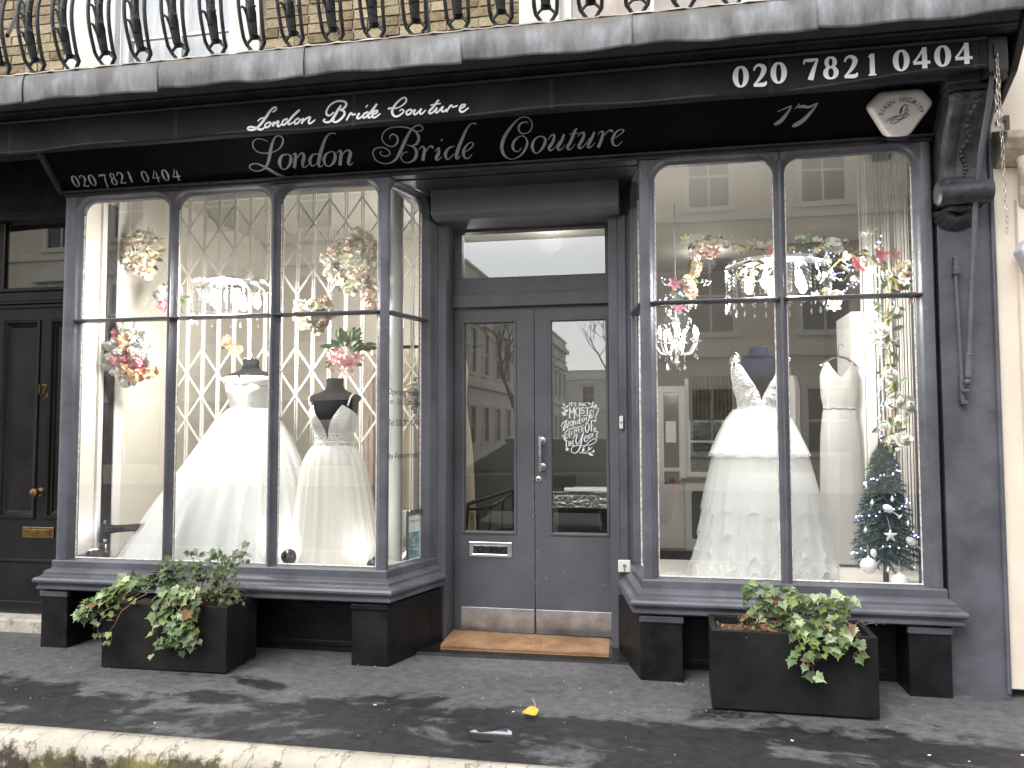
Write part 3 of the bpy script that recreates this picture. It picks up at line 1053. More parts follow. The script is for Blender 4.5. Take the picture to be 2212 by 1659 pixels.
# ------------------------------------------------------------------ cream building next door
cb = empty('cream_building', (3.5, .0, 0))
tag(cb, 'cream stucco building at the right edge beside the grey pilaster', 'building')
M['cream'] = pm('cream_masonry_paint', (.80, .71, .60), .7, var=.05, vscale=3, bump=.15, bscale=40)
M['cream_dirty'] = pm('grimy_cream_stucco', (.60, .52, .42), .85, var=.3, vscale=9, bump=.5, bscale=25)
obj('wall', MB().box(2.442, 9.0, .035, .6, .035, 2.60), M['cream'], cb, bevel=.004)
obj('parapet', MB().box(2.442, 9.0, .060, .6, 2.60, 6.0), M['cream'], cb)
obj('pilaster_panel', MB().box(2.530, 2.9, -.005, .036, .035, 2.44), M['cream'], cb, bevel=.008)
hd_ = MB()
hd_.prism([(.06, 2.60), (-.02, 2.62), (-.09, 2.66), (-.13, 2.70), (-.13, 2.735), (.06, 2.80)], 2.450, 4.0, 'x')
obj('string_course', hd_, M['cream_dirty'], cb, bevel=.008)
br_ = MB()
br_.tube([(2.556, .02, 2.64), (2.552, -.055, 2.60), (2.550, -.060, 2.54), (2.552, -.030, 2.47), (2.556, -.020, 2.42), (2.558, .01, 2.38)], [.030, .034, .030, .024, .026, .012], 12)
obj('carved_bracket', br_, M['cream_dirty'], cb, smooth=True)
ab = MB()
ab.prism([(2.495, 2.155), (2.530, 2.215), (2.70, 2.215), (2.74, 2.155), (2.66, 2.02), (2.56, 2.02)], -.125, -.01, 'y')
o = obj('wall_box', ab, pm('grubby_white_box', (.60, .60, .66), .45, var=.15, vscale=20), None, bevel=.012)
tag(o, 'pale angular alarm box on the cream wall at far right', 'alarm box')
sg_ = MB()
sg_.prism([(2.470, 2.845), (2.505, 2.872), (2.53, 2.872), (2.53, 2.70), (2.512, 2.70), (2.512, 2.848), (2.470, 2.828)], .045, .0595, 'y')
obj('house_numeral', sg_, pm('grey_numeral', (.10, .09, .08), .5), cb)
ST_FASCIA = [[(-1.4052,0.2288,0.004),(-1.4339,0.2428,0.004),(-1.4663,0.2466,0.0046),(-1.4952,0.2275,0.006),(-1.5036,0.198,0.0067),(-1.4881,0.1699,0.006),(-1.4479,0.1582,0.0047),(-1.3957,0.1612,0.0047),(-1.3483,0.1799,0.006),(-1.3172,0.2109,0.0079),(-1.3071,0.2399,0.0072),(-1.325,0.2556,0.0052),(-1.3517,0.2465,0.0066),(-1.3807,0.2123,0.0119),(-1.4084,0.1675,0.016),(-1.4338,0.1218,0.0148),(-1.4618,0.0825,0.0108),(-1.4988,0.0573,0.0061),(-1.5392,0.0517,0.0055),(-1.5689,0.0656,0.0055),(-1.5693,0.0866,0.0061),(-1.5425,0.0986,0.0054),(-1.5066,0.0926,0.0081),(-1.468,0.0656,0.0149),(-1.4283,0.0314,0.0163),(-1.3881,0.0075,0.0136),(-1.3498,-0.0021,0.0068),(-1.3216,-0.0005,0.0041),(-1.3028,0.0144,0.0034)],[(-1.3106,0.1421,0.0046),(-1.3467,0.136,0.0093),(-1.3749,0.1005,0.0161),(-1.3787,0.0642,0.0108),(-1.3594,0.0504,0.0054),(-1.3242,0.0728,0.0121),(-1.3021,0.1055,0.016),(-1.2971,0.1324,0.0093),(-1.3106,0.1421,0.0046)],[(-1.2827,0.1347,0.0033),(-1.2624,0.1447,0.0066),(-1.2629,0.1333,0.0132),(-1.2749,0.1036,0.016),(-1.2985,0.0537,0.0161)],[(-1.2771,0.0969,0.004),(-1.2387,0.1349,0.0059),(-1.2144,0.1412,0.0105),(-1.2154,0.1197,0.0158),(-1.236,0.0838,0.016),(-1.2418,0.0601,0.0107),(-1.2276,0.0557,0.0053),(-1.2022,0.0711,0.0033)],[(-1.119,0.1316,0.0046),(-1.1566,0.129,0.0085),(-1.1846,0.1005,0.0159),(-1.1903,0.0702,0.0119),(-1.175,0.0609,0.0053),(-1.1364,0.0869,0.004)],[(-0.9858,0.2415,0.0089),(-0.997,0.2475,0.0051),(-1.0215,0.2442,0.0058),(-1.0516,0.2205,0.0103),(-1.0869,0.1706,0.0156),(-1.1181,0.1194,0.0171),(-1.1406,0.0736,0.0159),(-1.1418,0.0545,0.0093),(-1.126,0.0554,0.0046),(-1.113,0.0648,0.0033)],[(-1.0397,0.1405,0.0046),(-1.0729,0.1296,0.0091),(-1.0994,0.0978,0.0158),(-1.1014,0.0653,0.0106),(-1.0833,0.0518,0.0053),(-1.0508,0.0706,0.0118),(-1.0281,0.1062,0.0157),(-1.0258,0.1315,0.0091),(-1.0397,0.1405,0.0046)],[(-1.0115,0.1285,0.0032),(-0.9896,0.1422,0.0065),(-0.9866,0.13,0.013),(-0.9982,0.0973,0.0157),(-1.0164,0.0512,0.0158)],[(-0.9982,0.0973,0.0039),(-0.9624,0.1336,0.0058),(-0.9361,0.1383,0.0103),(-0.9322,0.1194,0.0155),(-0.9532,0.0806,0.0156),(-0.9627,0.059,0.0118),(-0.9533,0.0501,0.0059),(-0.9332,0.0623,0.0033)],[(-0.5183,0.2229,0.0037),(-0.497,0.22,0.0043),(-0.4789,0.2313,0.0049),(-0.4802,0.2452,0.0055),(-0.4987,0.2548,0.0055),(-0.5291,0.2446,0.0074),(-0.5609,0.2154,0.0112),(-0.5975,0.1669,0.0151),(-0.6363,0.1111,0.0152),(-0.6726,0.0673,0.0115),(-0.7103,0.0465,0.0064),(-0.7564,0.045,0.0052),(-0.7928,0.0692,0.0052),(-0.7998,0.1098,0.0058),(-0.7781,0.1379,0.0051),(-0.732,0.1411,0.0051),(-0.702,0.1192,0.0051),(-0.7045,0.0962,0.0051),(-0.7324,0.0882,0.0045),(-0.7568,0.1,0.0038),(-0.755,0.1144,0.0038),(-0.7435,0.1163,0.0038)],[(-0.679,0.1859,0.0038),(-0.6743,0.2049,0.005),(-0.6528,0.2148,0.0075),(-0.634,0.1954,0.01),(-0.6428,0.1638,0.0088),(-0.6735,0.1433,0.0051),(-0.709,0.1557,0.0051),(-0.7249,0.1894,0.0057),(-0.7071,0.2266,0.0056),(-0.6662,0.2502,0.0056),(-0.6085,0.2539,0.0062),(-0.5548,0.2416,0.0074),(-0.52,0.2155,0.0111),(-0.5134,0.1799,0.0137),(-0.5329,0.1491,0.0113),(-0.5658,0.1386,0.005),(-0.5894,0.1469,0.0031)],[(-0.5776,0.1427,0.0038),(-0.5487,0.1243,0.0113),(-0.5458,0.0913,0.0152),(-0.5645,0.0595,0.0127),(-0.6011,0.0408,0.0064),(-0.6319,0.0476,0.0051),(-0.6416,0.075,0.0051),(-0.6196,0.1,0.0044),(-0.5928,0.1046,0.0032)],[(-0.5266,0.1148,0.0031),(-0.504,0.1308,0.0063),(-0.493,0.1169,0.0113),(-0.5057,0.0818,0.0151),(-0.5192,0.0463,0.0152)],[(-0.5013,0.0848,0.0031),(-0.4675,0.1235,0.005),(-0.4487,0.1286,0.01),(-0.4455,0.1199,0.0125),(-0.4452,0.1154,0.0075)],[(-0.4383,0.0966,0.0031),(-0.411,0.1155,0.0075),(-0.4204,0.0822,0.015),(-0.4391,0.0559,0.0139),(-0.4336,0.0422,0.0076),(-0.4045,0.06,0.0031)],[(-0.3878,0.1621,0.0099),(-0.3858,0.1594,0.0161),(-0.3839,0.1567,0.0099)],[(-0.3205,0.1191,0.0043),(-0.3536,0.1099,0.0087),(-0.3804,0.0793,0.015),(-0.3808,0.0517,0.0113),(-0.3662,0.0453,0.005),(-0.3325,0.0725,0.0037)],[(-0.1784,0.2329,0.0096),(-0.1843,0.2414,0.0054),(-0.2061,0.2382,0.0054),(-0.2357,0.2094,0.0097),(-0.2744,0.1491,0.0147),(-0.3065,0.0935,0.0161),(-0.3212,0.0586,0.015),(-0.3209,0.0434,0.0088),(-0.3087,0.0478,0.005),(-0.2964,0.0634,0.0031)],[(-0.2718,0.0779,0.0037),(-0.2339,0.0979,0.0043),(-0.2122,0.122,0.0061),(-0.2243,0.1345,0.0049),(-0.2544,0.1155,0.0086),(-0.2767,0.0783,0.0149),(-0.273,0.0466,0.01),(-0.253,0.0425,0.005),(-0.2284,0.065,0.0031)],[(0.108,0.2178,0.0042),(0.0959,0.227,0.0042),(0.0685,0.2209,0.0074),(0.0516,0.1947,0.0096),(0.059,0.1691,0.0064),(0.0822,0.1618,0.0043),(0.1105,0.1735,0.0053),(0.1277,0.2053,0.0053),(0.1212,0.2387,0.0042),(0.0967,0.2542,0.0042),(0.0585,0.2463,0.0053),(0.0099,0.2035,0.0107),(-0.0328,0.1509,0.0151),(-0.0557,0.0957,0.0163),(-0.0504,0.0492,0.0131),(-0.0264,0.0241,0.0066),(0.0062,0.0206,0.0049),(0.0476,0.042,0.0076),(0.0771,0.0802,0.0108),(0.0895,0.1134,0.0097),(0.0797,0.1424,0.0054),(0.0564,0.1497,0.0043),(0.0239,0.1297,0.0097),(0.0058,0.0969,0.013),(0.0104,0.0708,0.0087),(0.0311,0.0617,0.0043),(0.0529,0.082,0.0027)],[(0.1629,0.1416,0.0043),(0.1343,0.127,0.0085),(0.1135,0.0889,0.014),(0.1185,0.0542,0.0097),(0.1353,0.0443,0.0049),(0.1652,0.068,0.0108),(0.1872,0.1061,0.0139),(0.1858,0.1315,0.0085),(0.1629,0.1416,0.0043)],[(0.2028,0.1162,0.0032),(0.224,0.1398,0.0053),(0.2409,0.1385,0.0095),(0.2292,0.103,0.0138),(0.2049,0.0708,0.0139),(0.2105,0.0532,0.0075),(0.2353,0.0685,0.0032),(0.2717,0.111,0.0032)],[(0.2943,0.1417,0.0095),(0.2764,0.105,0.0138),(0.2524,0.0673,0.0128),(0.2589,0.052,0.0075),(0.2806,0.0652,0.0032),(0.2928,0.0813,0.0027)],[(0.3658,0.1704,0.0052),(0.3504,0.1496,0.0126),(0.3276,0.1012,0.0137),(0.3058,0.0662,0.0128),(0.3125,0.0515,0.0075),(0.331,0.0615,0.0032),(0.3488,0.0828,0.0026)],[(0.3221,0.1395,0.0032),(0.346,0.141,0.0037),(0.3724,0.1423,0.0031)],[(0.3655,0.1235,0.0032),(0.3854,0.1414,0.0052),(0.4021,0.1401,0.0094),(0.3916,0.1076,0.0137),(0.3674,0.0701,0.0138),(0.3741,0.0549,0.0074),(0.3982,0.0706,0.0032),(0.4331,0.1128,0.0031)],[(0.4572,0.143,0.0094),(0.4387,0.104,0.0136),(0.4177,0.0692,0.0127),(0.4219,0.0548,0.0074),(0.4429,0.0673,0.0032),(0.4572,0.0831,0.0026)],[(0.4733,0.1264,0.0026),(0.4899,0.1416,0.0052),(0.5036,0.1367,0.0093),(0.4905,0.0946,0.0136),(0.4709,0.0523,0.0137)],[(0.4954,0.1053,0.0026),(0.526,0.1377,0.0041),(0.5431,0.1457,0.0072),(0.5499,0.1386,0.0124),(0.5507,0.1342,0.0072)],[(0.5548,0.0953,0.0031),(0.5922,0.1173,0.0036),(0.6128,0.1376,0.0051),(0.5988,0.1453,0.0041),(0.5723,0.1325,0.0083),(0.5506,0.0956,0.0135),(0.5541,0.063,0.0094),(0.5761,0.0546,0.0042),(0.6034,0.0805,0.0026)]]
ST_AWNING = [[(-1.2604,3.0187,0.0058),(-1.2432,3.0276,0.0077),(-1.2383,3.0387,0.0077),(-1.2512,3.0446,0.0077),(-1.2733,3.027,0.0096),(-1.3015,2.9899,0.0116),(-1.3331,2.9531,0.0103),(-1.3649,2.9313,0.0091),(-1.3972,2.9313,0.0078),(-1.4058,2.9422,0.0065),(-1.3878,2.9475,0.0078),(-1.3521,2.9364,0.0091),(-1.3262,2.9272,0.009),(-1.3039,2.9388,0.0058)],[(-1.3463,2.9734,0.0058),(-1.3304,2.9879,0.0065),(-1.2939,2.9912,0.0058)],[(-1.2787,2.964,0.0077),(-1.2978,2.9564,0.0077),(-1.3027,2.9417,0.0077),(-1.2911,2.936,0.0077),(-1.2752,2.9457,0.0077),(-1.2703,2.9592,0.0077),(-1.2787,2.964,0.0077),(-1.2657,2.9528,0.0058),(-1.2512,2.9619,0.0058)],[(-1.2487,2.9647,0.0077),(-1.2572,2.9383,0.009)],[(-1.256,2.9442,0.0064),(-1.2308,2.9634,0.0077),(-1.2231,2.9616,0.0077),(-1.2292,2.9452,0.009),(-1.2227,2.9363,0.0077),(-1.2038,2.9481,0.0057)],[(-1.1705,2.9738,0.0076),(-1.1939,2.9666,0.0077),(-1.2019,2.9479,0.0083),(-1.1891,2.9421,0.0076),(-1.1672,2.9633,0.0076)],[(-1.1003,3.0181,0.0089),(-1.1359,2.9891,0.0102),(-1.1658,2.9554,0.0089),(-1.1593,2.9423,0.0076),(-1.1354,2.9531,0.0057)],[(-1.1104,2.9733,0.0076),(-1.1292,2.9598,0.0076),(-1.1277,2.9435,0.0076),(-1.1114,2.947,0.0076),(-1.0996,2.9623,0.0076),(-1.1104,2.9733,0.0076),(-1.0945,2.9619,0.0057),(-1.0802,2.9698,0.0057)],[(-1.0777,2.9708,0.0076),(-1.0898,2.9406,0.0088)],[(-1.0874,2.9476,0.0063),(-1.06,2.9682,0.0076),(-1.04,2.9714,0.0082),(-1.0485,2.9506,0.0088),(-1.0396,2.938,0.0075),(-1.0098,2.9571,0.0056)],[(-0.8626,3.024,0.0074),(-0.8827,2.996,0.0106),(-0.904,2.962,0.0112),(-0.9274,2.9389,0.0087),(-0.9522,2.939,0.0075),(-0.9635,2.95,0.0062),(-0.9524,2.9551,0.005)],[(-0.9043,2.9888,0.0056),(-0.9259,2.9726,0.0069),(-0.9427,2.9769,0.0075),(-0.9466,2.9951,0.0075),(-0.9283,3.0264,0.0075),(-0.8925,3.0455,0.0075),(-0.8523,3.044,0.0081),(-0.8331,3.0288,0.0087),(-0.8458,3.0061,0.0087),(-0.8704,2.9974,0.0062)],[(-0.8704,2.9974,0.0062),(-0.8487,2.9903,0.0087),(-0.8436,2.9721,0.0099),(-0.8619,2.9499,0.0099),(-0.8901,2.9337,0.0087),(-0.9088,2.941,0.0075),(-0.899,2.9527,0.005)],[(-0.8328,2.9376,0.0068),(-0.8128,2.9697,0.008),(-0.8043,2.975,0.0074),(-0.7968,2.9655,0.0074),(-0.7797,2.9689,0.0068)],[(-0.7595,2.9732,0.0086),(-0.7734,2.9507,0.0086),(-0.7623,2.9439,0.0074),(-0.7411,2.9582,0.0055)],[(-0.7214,3.0091,0.0086),(-0.7189,3.0065,0.0147),(-0.7165,3.004,0.0086)],[(-0.7089,2.9751,0.0073),(-0.732,2.9675,0.0073),(-0.741,2.9505,0.008),(-0.7288,2.9449,0.0073),(-0.7076,2.9656,0.0073)],[(-0.6612,3.0148,0.0085),(-0.6865,2.9833,0.0098),(-0.7106,2.954,0.0085),(-0.7026,2.9428,0.0073),(-0.682,2.9536,0.0055)],[(-0.6863,2.9557,0.0061),(-0.6603,2.9683,0.0073),(-0.6622,2.9785,0.0067),(-0.6803,2.9723,0.0079),(-0.6881,2.9523,0.0085),(-0.674,2.9412,0.0079),(-0.6421,2.9604,0.0055)],[(-0.5987,2.9793,0.0067),(-0.5915,2.9846,0.0066),(-0.5566,2.9818,0.0054),(-0.5267,2.9911,0.0054),(-0.5011,3.0135,0.0078),(-0.5042,3.0325,0.0072),(-0.5239,3.0318,0.0072),(-0.5568,3.0052,0.009),(-0.577,2.9717,0.0103),(-0.5708,2.9461,0.009),(-0.5504,2.9374,0.0078),(-0.5235,2.9499,0.0066),(-0.5134,2.9637,0.006),(-0.5236,2.9733,0.0054),(-0.5373,2.9656,0.0048)],[(-0.48,2.9698,0.0072),(-0.4984,2.9579,0.0072),(-0.4953,2.9431,0.0072),(-0.4787,2.9458,0.0072),(-0.4692,2.962,0.0072),(-0.48,2.9698,0.0072),(-0.4638,2.9598,0.0054),(-0.4538,2.9666,0.0054)],[(-0.4502,2.9674,0.0078),(-0.4596,2.9496,0.0084),(-0.4489,2.9412,0.0072),(-0.4223,2.9652,0.0054)],[(-0.4181,2.9707,0.0077),(-0.4269,2.9493,0.0083),(-0.4162,2.9415,0.0071),(-0.3944,2.9601,0.0053)],[(-0.3238,3.0095,0.0083),(-0.3531,2.9742,0.0089),(-0.3766,2.9488,0.0083),(-0.363,2.9402,0.0071),(-0.3366,2.9642,0.0053)],[(-0.3691,2.983,0.0053),(-0.3396,2.9864,0.0053),(-0.3132,2.9883,0.0053)],[(-0.3325,2.9685,0.0077),(-0.3413,2.9483,0.0083),(-0.3307,2.9423,0.0071),(-0.3072,2.9676,0.0053)],[(-0.3002,2.9728,0.0076),(-0.3089,2.9516,0.0082),(-0.2984,2.9438,0.0071),(-0.2808,2.9568,0.0053)],[(-0.2837,2.9397,0.0065),(-0.2627,2.9698,0.0076),(-0.2545,2.9738,0.007),(-0.2475,2.964,0.007),(-0.2225,2.9695,0.0058)],[(-0.2108,2.9512,0.0058),(-0.1876,2.9638,0.007),(-0.1847,2.9733,0.0064),(-0.2033,2.9696,0.0076),(-0.2125,2.9468,0.0082),(-0.1962,2.9351,0.0076),(-0.1644,2.955,0.0052)]]
ST_DECAL = [[(0.2163,1.4638,0.0055),(0.2157,1.4438,0.0055)],[(0.2203,1.4625,0.004),(0.2359,1.4629,0.004)],[(0.2284,1.4624,0.005),(0.2272,1.4424,0.005)],[(0.2414,1.4628,0.0035),(0.2404,1.4561,0.0025)],[(0.258,1.4597,0.0035),(0.2522,1.4622,0.0035),(0.2484,1.4585,0.0038),(0.2529,1.4535,0.004),(0.2564,1.4485,0.0038),(0.2521,1.4435,0.0038),(0.2463,1.4453,0.0033)],[(0.2715,1.4616,0.004),(0.2885,1.4614,0.004)],[(0.28,1.461,0.005),(0.2789,1.4415,0.005)],[(0.2923,1.4614,0.005),(0.2909,1.4419,0.005)],[(0.3036,1.4618,0.005),(0.3024,1.4419,0.005)],[(0.276,1.4515,0.0028),(0.316,1.4505,0.0027)],[(0.3136,1.4622,0.0045),(0.3124,1.4428,0.0045)],[(0.3123,1.4617,0.0032),(0.323,1.4621,0.0032)],[(0.3109,1.4433,0.0032),(0.3229,1.4437,0.0032)],[(0.2151,1.4338,0.0065),(0.2157,1.3687,0.007)],[(0.2136,1.435,0.006),(0.2305,1.3999,0.0065),(0.2438,1.4336,0.0055)],[(0.2445,1.4348,0.0065),(0.2458,1.3673,0.007)],[(0.2097,1.368,0.0035),(0.2215,1.3685,0.0035)],[(0.239,1.3661,0.0035),(0.2516,1.3668,0.0035)],[(0.2658,1.4334,0.0045),(0.2557,1.4222,0.006),(0.2536,1.4023,0.0075),(0.2592,1.3835,0.005),(0.2685,1.3802,0.0045),(0.2781,1.3971,0.0075),(0.2795,1.4171,0.007),(0.2746,1.4308,0.0045),(0.2658,1.4334,0.0045)],[(0.3096,1.4281,0.005),(0.2971,1.4332,0.005),(0.2871,1.427,0.006),(0.2907,1.4182,0.0065),(0.3044,1.4119,0.0065),(0.3081,1.4032,0.006),(0.2981,1.397,0.005),(0.2844,1.4008,0.0045)],[(0.3133,1.4305,0.0045),(0.3283,1.4317,0.0045),(0.342,1.4321,0.0045)],[(0.3283,1.4312,0.0075),(0.327,1.3918,0.007)],[(0.321,1.3919,0.0035),(0.3335,1.3928,0.0035)],[(0.1658,1.3114,0.0035),(0.1633,1.3227,0.004),(0.171,1.3352,0.005),(0.1899,1.3501,0.0055),(0.1975,1.3551,0.005),(0.1898,1.3351,0.007),(0.1771,1.3052,0.0081),(0.1757,1.2927,0.0071),(0.182,1.2927,0.0045),(0.1973,1.3251,0.0035),(0.2012,1.3326,0.0035),(0.1985,1.3101,0.006),(0.2022,1.3051,0.0045),(0.2086,1.3201,0.0035),(0.208,1.3488,0.005)],[(0.2251,1.35,0.0045),(0.218,1.3388,0.0055),(0.2194,1.3225,0.006),(0.2262,1.3213,0.004),(0.2351,1.3349,0.005),(0.2327,1.3487,0.005),(0.2251,1.35,0.004)],[(0.2402,1.3524,0.0055),(0.2374,1.3125,0.006)],[(0.2381,1.3299,0.003),(0.2477,1.3486,0.004),(0.2514,1.3449,0.005),(0.2521,1.3299,0.0055),(0.2588,1.3299,0.0035)],[(0.2753,1.3547,0.004),(0.2652,1.3485,0.005),(0.2646,1.3348,0.0055),(0.2726,1.3348,0.004),(0.2803,1.3522,0.0035)],[(0.288,1.3871,0.0045),(0.2792,1.3796,0.0045),(0.2773,1.3547,0.0065),(0.2801,1.3348,0.0055),(0.2876,1.331,0.0035)],[(0.2903,1.3497,0.0035),(0.3016,1.3608,0.0035),(0.2991,1.3671,0.0035),(0.2916,1.3621,0.0045),(0.2922,1.3472,0.005),(0.3002,1.3434,0.0035),(0.3065,1.3521,0.003)],[(0.3104,1.3683,0.005),(0.309,1.3496,0.005)],[(0.3098,1.3571,0.003),(0.3179,1.3695,0.004),(0.3216,1.3682,0.004),(0.3202,1.352,0.0045),(0.3239,1.3483,0.0025)],[(0.3005,1.3808,0.004),(0.3155,1.3844,0.0045),(0.3379,1.3793,0.0045)],[(0.3654,1.3991,0.0045),(0.3618,1.4115,0.005),(0.3493,1.4141,0.005),(0.3442,1.3967,0.0065),(0.339,1.3694,0.007),(0.3301,1.3445,0.006),(0.3188,1.3359,0.0045),(0.3089,1.3377,0.0035)],[(0.3516,1.3917,0.0055),(0.349,1.3693,0.0055),(0.3539,1.3643,0.004),(0.3627,1.3792,0.0035),(0.3653,1.3941,0.0045)],[(0.3867,1.4275,0.0045),(0.3954,1.4287,0.0045),(0.394,1.4113,0.0055),(0.3801,1.3791,0.0055),(0.3788,1.3642,0.005),(0.3862,1.3622,0.0035)],[(0.3076,1.3272,0.0025),(0.2875,1.3161,0.0045),(0.2549,1.3075,0.005),(0.2223,1.3013,0.005),(0.1996,1.2889,0.005),(0.187,1.2752,0.005),(0.1869,1.2652,0.0045),(0.1995,1.2627,0.004),(0.2146,1.2664,0.0035)],[(0.2147,1.2876,0.0055),(0.2108,1.2652,0.006),(0.2132,1.2489,0.0055),(0.2207,1.2502,0.0035)],[(0.2272,1.2838,0.005),(0.2246,1.2651,0.005),(0.2308,1.2639,0.003)],[(0.2285,1.2938,0.0035),(0.2303,1.2921,0.0055),(0.2318,1.2906,0.0035)],[(0.2448,1.295,0.005),(0.2441,1.2651,0.0055)],[(0.2448,1.2826,0.003),(0.2549,1.2975,0.004),(0.2573,1.2925,0.0045),(0.2572,1.2776,0.0045)],[(0.2578,1.285,0.003),(0.2699,1.3012,0.004),(0.2729,1.2974,0.0045),(0.2728,1.28,0.0045),(0.2798,1.2813,0.003)],[(0.2873,1.2875,0.0035),(0.3011,1.3024,0.0035),(0.2987,1.3098,0.0035),(0.2899,1.3024,0.005),(0.2898,1.2875,0.0055),(0.296,1.2825,0.004),(0.3036,1.2924,0.003)],[(0.3238,1.3321,0.005),(0.315,1.3197,0.0065),(0.3136,1.2949,0.0085),(0.3209,1.2775,0.006),(0.3271,1.2787,0.0055),(0.336,1.2998,0.0085),(0.3362,1.3221,0.007),(0.33,1.3321,0.0045),(0.3238,1.3321,0.0045)],[(0.3513,1.3482,0.0075),(0.3521,1.2861,0.0075)],[(0.3426,1.35,0.0045),(0.3749,1.3506,0.005),(0.3768,1.3419,0.003)],[(0.3523,1.3221,0.004),(0.3623,1.3226,0.0045)],[(0.3458,1.2849,0.0035),(0.3583,1.2858,0.0035)],[(0.2332,1.2328,0.003),(0.2446,1.2527,0.0045),(0.2572,1.2651,0.006),(0.2609,1.2576,0.007),(0.2544,1.2303,0.0075),(0.2568,1.2079,0.007),(0.2668,1.2079,0.005),(0.287,1.2427,0.0045)],[(0.3035,1.2775,0.006),(0.2946,1.2551,0.0085),(0.2868,1.2154,0.0095),(0.2791,1.1831,0.0085),(0.2639,1.1582,0.0065),(0.2464,1.1482,0.005),(0.2289,1.1531,0.0045),(0.224,1.1705,0.0045),(0.2366,1.188,0.0045),(0.2642,1.1967,0.0045),(0.3041,1.1955,0.004),(0.3439,1.2006,0.0045),(0.3738,1.2155,0.0045),(0.3827,1.2328,0.0045),(0.374,1.2377,0.004),(0.3491,1.2278,0.0045),(0.3241,1.2055,0.005),(0.3065,1.1881,0.0045),(0.2916,1.1831,0.003)],[(0.3056,1.234,0.0035),(0.3244,1.2452,0.0035),(0.3257,1.2576,0.004),(0.3145,1.2551,0.0055),(0.3069,1.2353,0.007),(0.3118,1.2204,0.0055),(0.3268,1.2278,0.0035),(0.3343,1.2402,0.0025)],[(0.3544,1.2725,0.004),(0.3407,1.265,0.005),(0.3344,1.2477,0.006),(0.3405,1.2402,0.0045),(0.3518,1.2551,0.0035),(0.3607,1.2724,0.005)],[(0.3607,1.2724,0.0055),(0.3556,1.2551,0.005),(0.3605,1.2526,0.003)],[(0.3695,1.2873,0.0045),(0.3659,1.3022,0.0045),(0.3746,1.3071,0.004),(0.377,1.2972,0.005),(0.3694,1.2848,0.0045),(0.3868,1.2848,0.0045),(0.3892,1.2774,0.0055),(0.3829,1.2576,0.0059),(0.3853,1.2476,0.0045),(0.3939,1.2501,0.003)],[(0.1854,1.2253,0.0045),(0.2005,1.2273,0.0045)],[(0.1937,1.2265,0.0065),(0.1934,1.1829,0.007)],[(0.2105,1.2253,0.006),(0.2091,1.1904,0.006)],[(0.2223,1.2253,0.006),(0.2211,1.1929,0.006)],[(0.2104,1.2078,0.0035),(0.2217,1.2091,0.0035)],[(0.2344,1.2278,0.0055),(0.2342,1.1942,0.0055)],[(0.2344,1.2273,0.004),(0.2431,1.2283,0.004)],[(0.2343,1.2104,0.0035),(0.2418,1.2114,0.0035)],[(0.2342,1.1949,0.004),(0.2429,1.1959,0.004)],[(0.1964,1.3851,0.0035),(0.1853,1.4102,0.0035),(0.1866,1.4302,0.003),(0.183,1.4453,0.003),(0.173,1.4604,0.002)],[(0.173,1.4604,0.002),(0.1792,1.4528,0.0101),(0.1855,1.4428,0.002)],[(0.1853,1.4227,0.002),(0.174,1.4316,0.0086),(0.1647,1.4354,0.002)],[(0.1879,1.4302,0.002),(0.2006,1.4414,0.0091),(0.2087,1.4463,0.002)],[(0.1865,1.4002,0.002),(0.1966,1.4139,0.0151),(0.2055,1.4213,0.002)],[(0.1902,1.3901,0.002),(0.1764,1.3977,0.0151),(0.1663,1.404,0.002)],[(0.3755,1.4214,0.004),(0.3657,1.4439,0.0035),(0.3509,1.4564,0.003),(0.3286,1.4666,0.002)],[(0.3286,1.4666,0.002),(0.3385,1.4578,0.009),(0.3534,1.4539,0.002)],[(0.361,1.4713,0.002),(0.3621,1.4613,0.009),(0.3645,1.4501,0.002)],[(0.3657,1.4414,0.002),(0.3545,1.4377,0.0137),(0.3445,1.4353,0.002)],[(0.3807,1.4537,0.002),(0.3806,1.4425,0.0149),(0.3756,1.4288,0.002)],[(0.163,1.2627,0.002),(0.1742,1.2502,0.0035),(0.1893,1.2427,0.0035),(0.2056,1.2377,0.002)],[(0.1794,1.2652,0.002),(0.1806,1.2552,0.0091),(0.183,1.2477,0.002)],[(0.1919,1.2527,0.002),(0.1938,1.2477,0.0065),(0.1956,1.2427,0.002)],[(0.1779,1.229,0.002),(0.1842,1.2352,0.0126),(0.1918,1.2415,0.002)],[(0.2739,1.152,0.005),(0.3038,1.1484,0.0035),(0.3336,1.1485,0.0035),(0.351,1.156,0.0025),(0.3684,1.1536,0.0015)],[(0.3038,1.1484,0.003),(0.3262,1.1609,0.003),(0.3487,1.1783,0.004),(0.3588,1.1894,0.002)],[(0.304,1.1807,0.002),(0.3002,1.1682,0.0149),(0.2913,1.1509,0.002)],[(0.3352,1.1906,0.002),(0.3351,1.1782,0.0109),(0.3313,1.1658,0.002)],[(0.3661,1.1721,0.002),(0.3635,1.1598,0.0099),(0.3535,1.1523,0.002)],[(0.3286,1.1485,0.002),(0.346,1.1399,0.0137),(0.3633,1.1338,0.002)]]
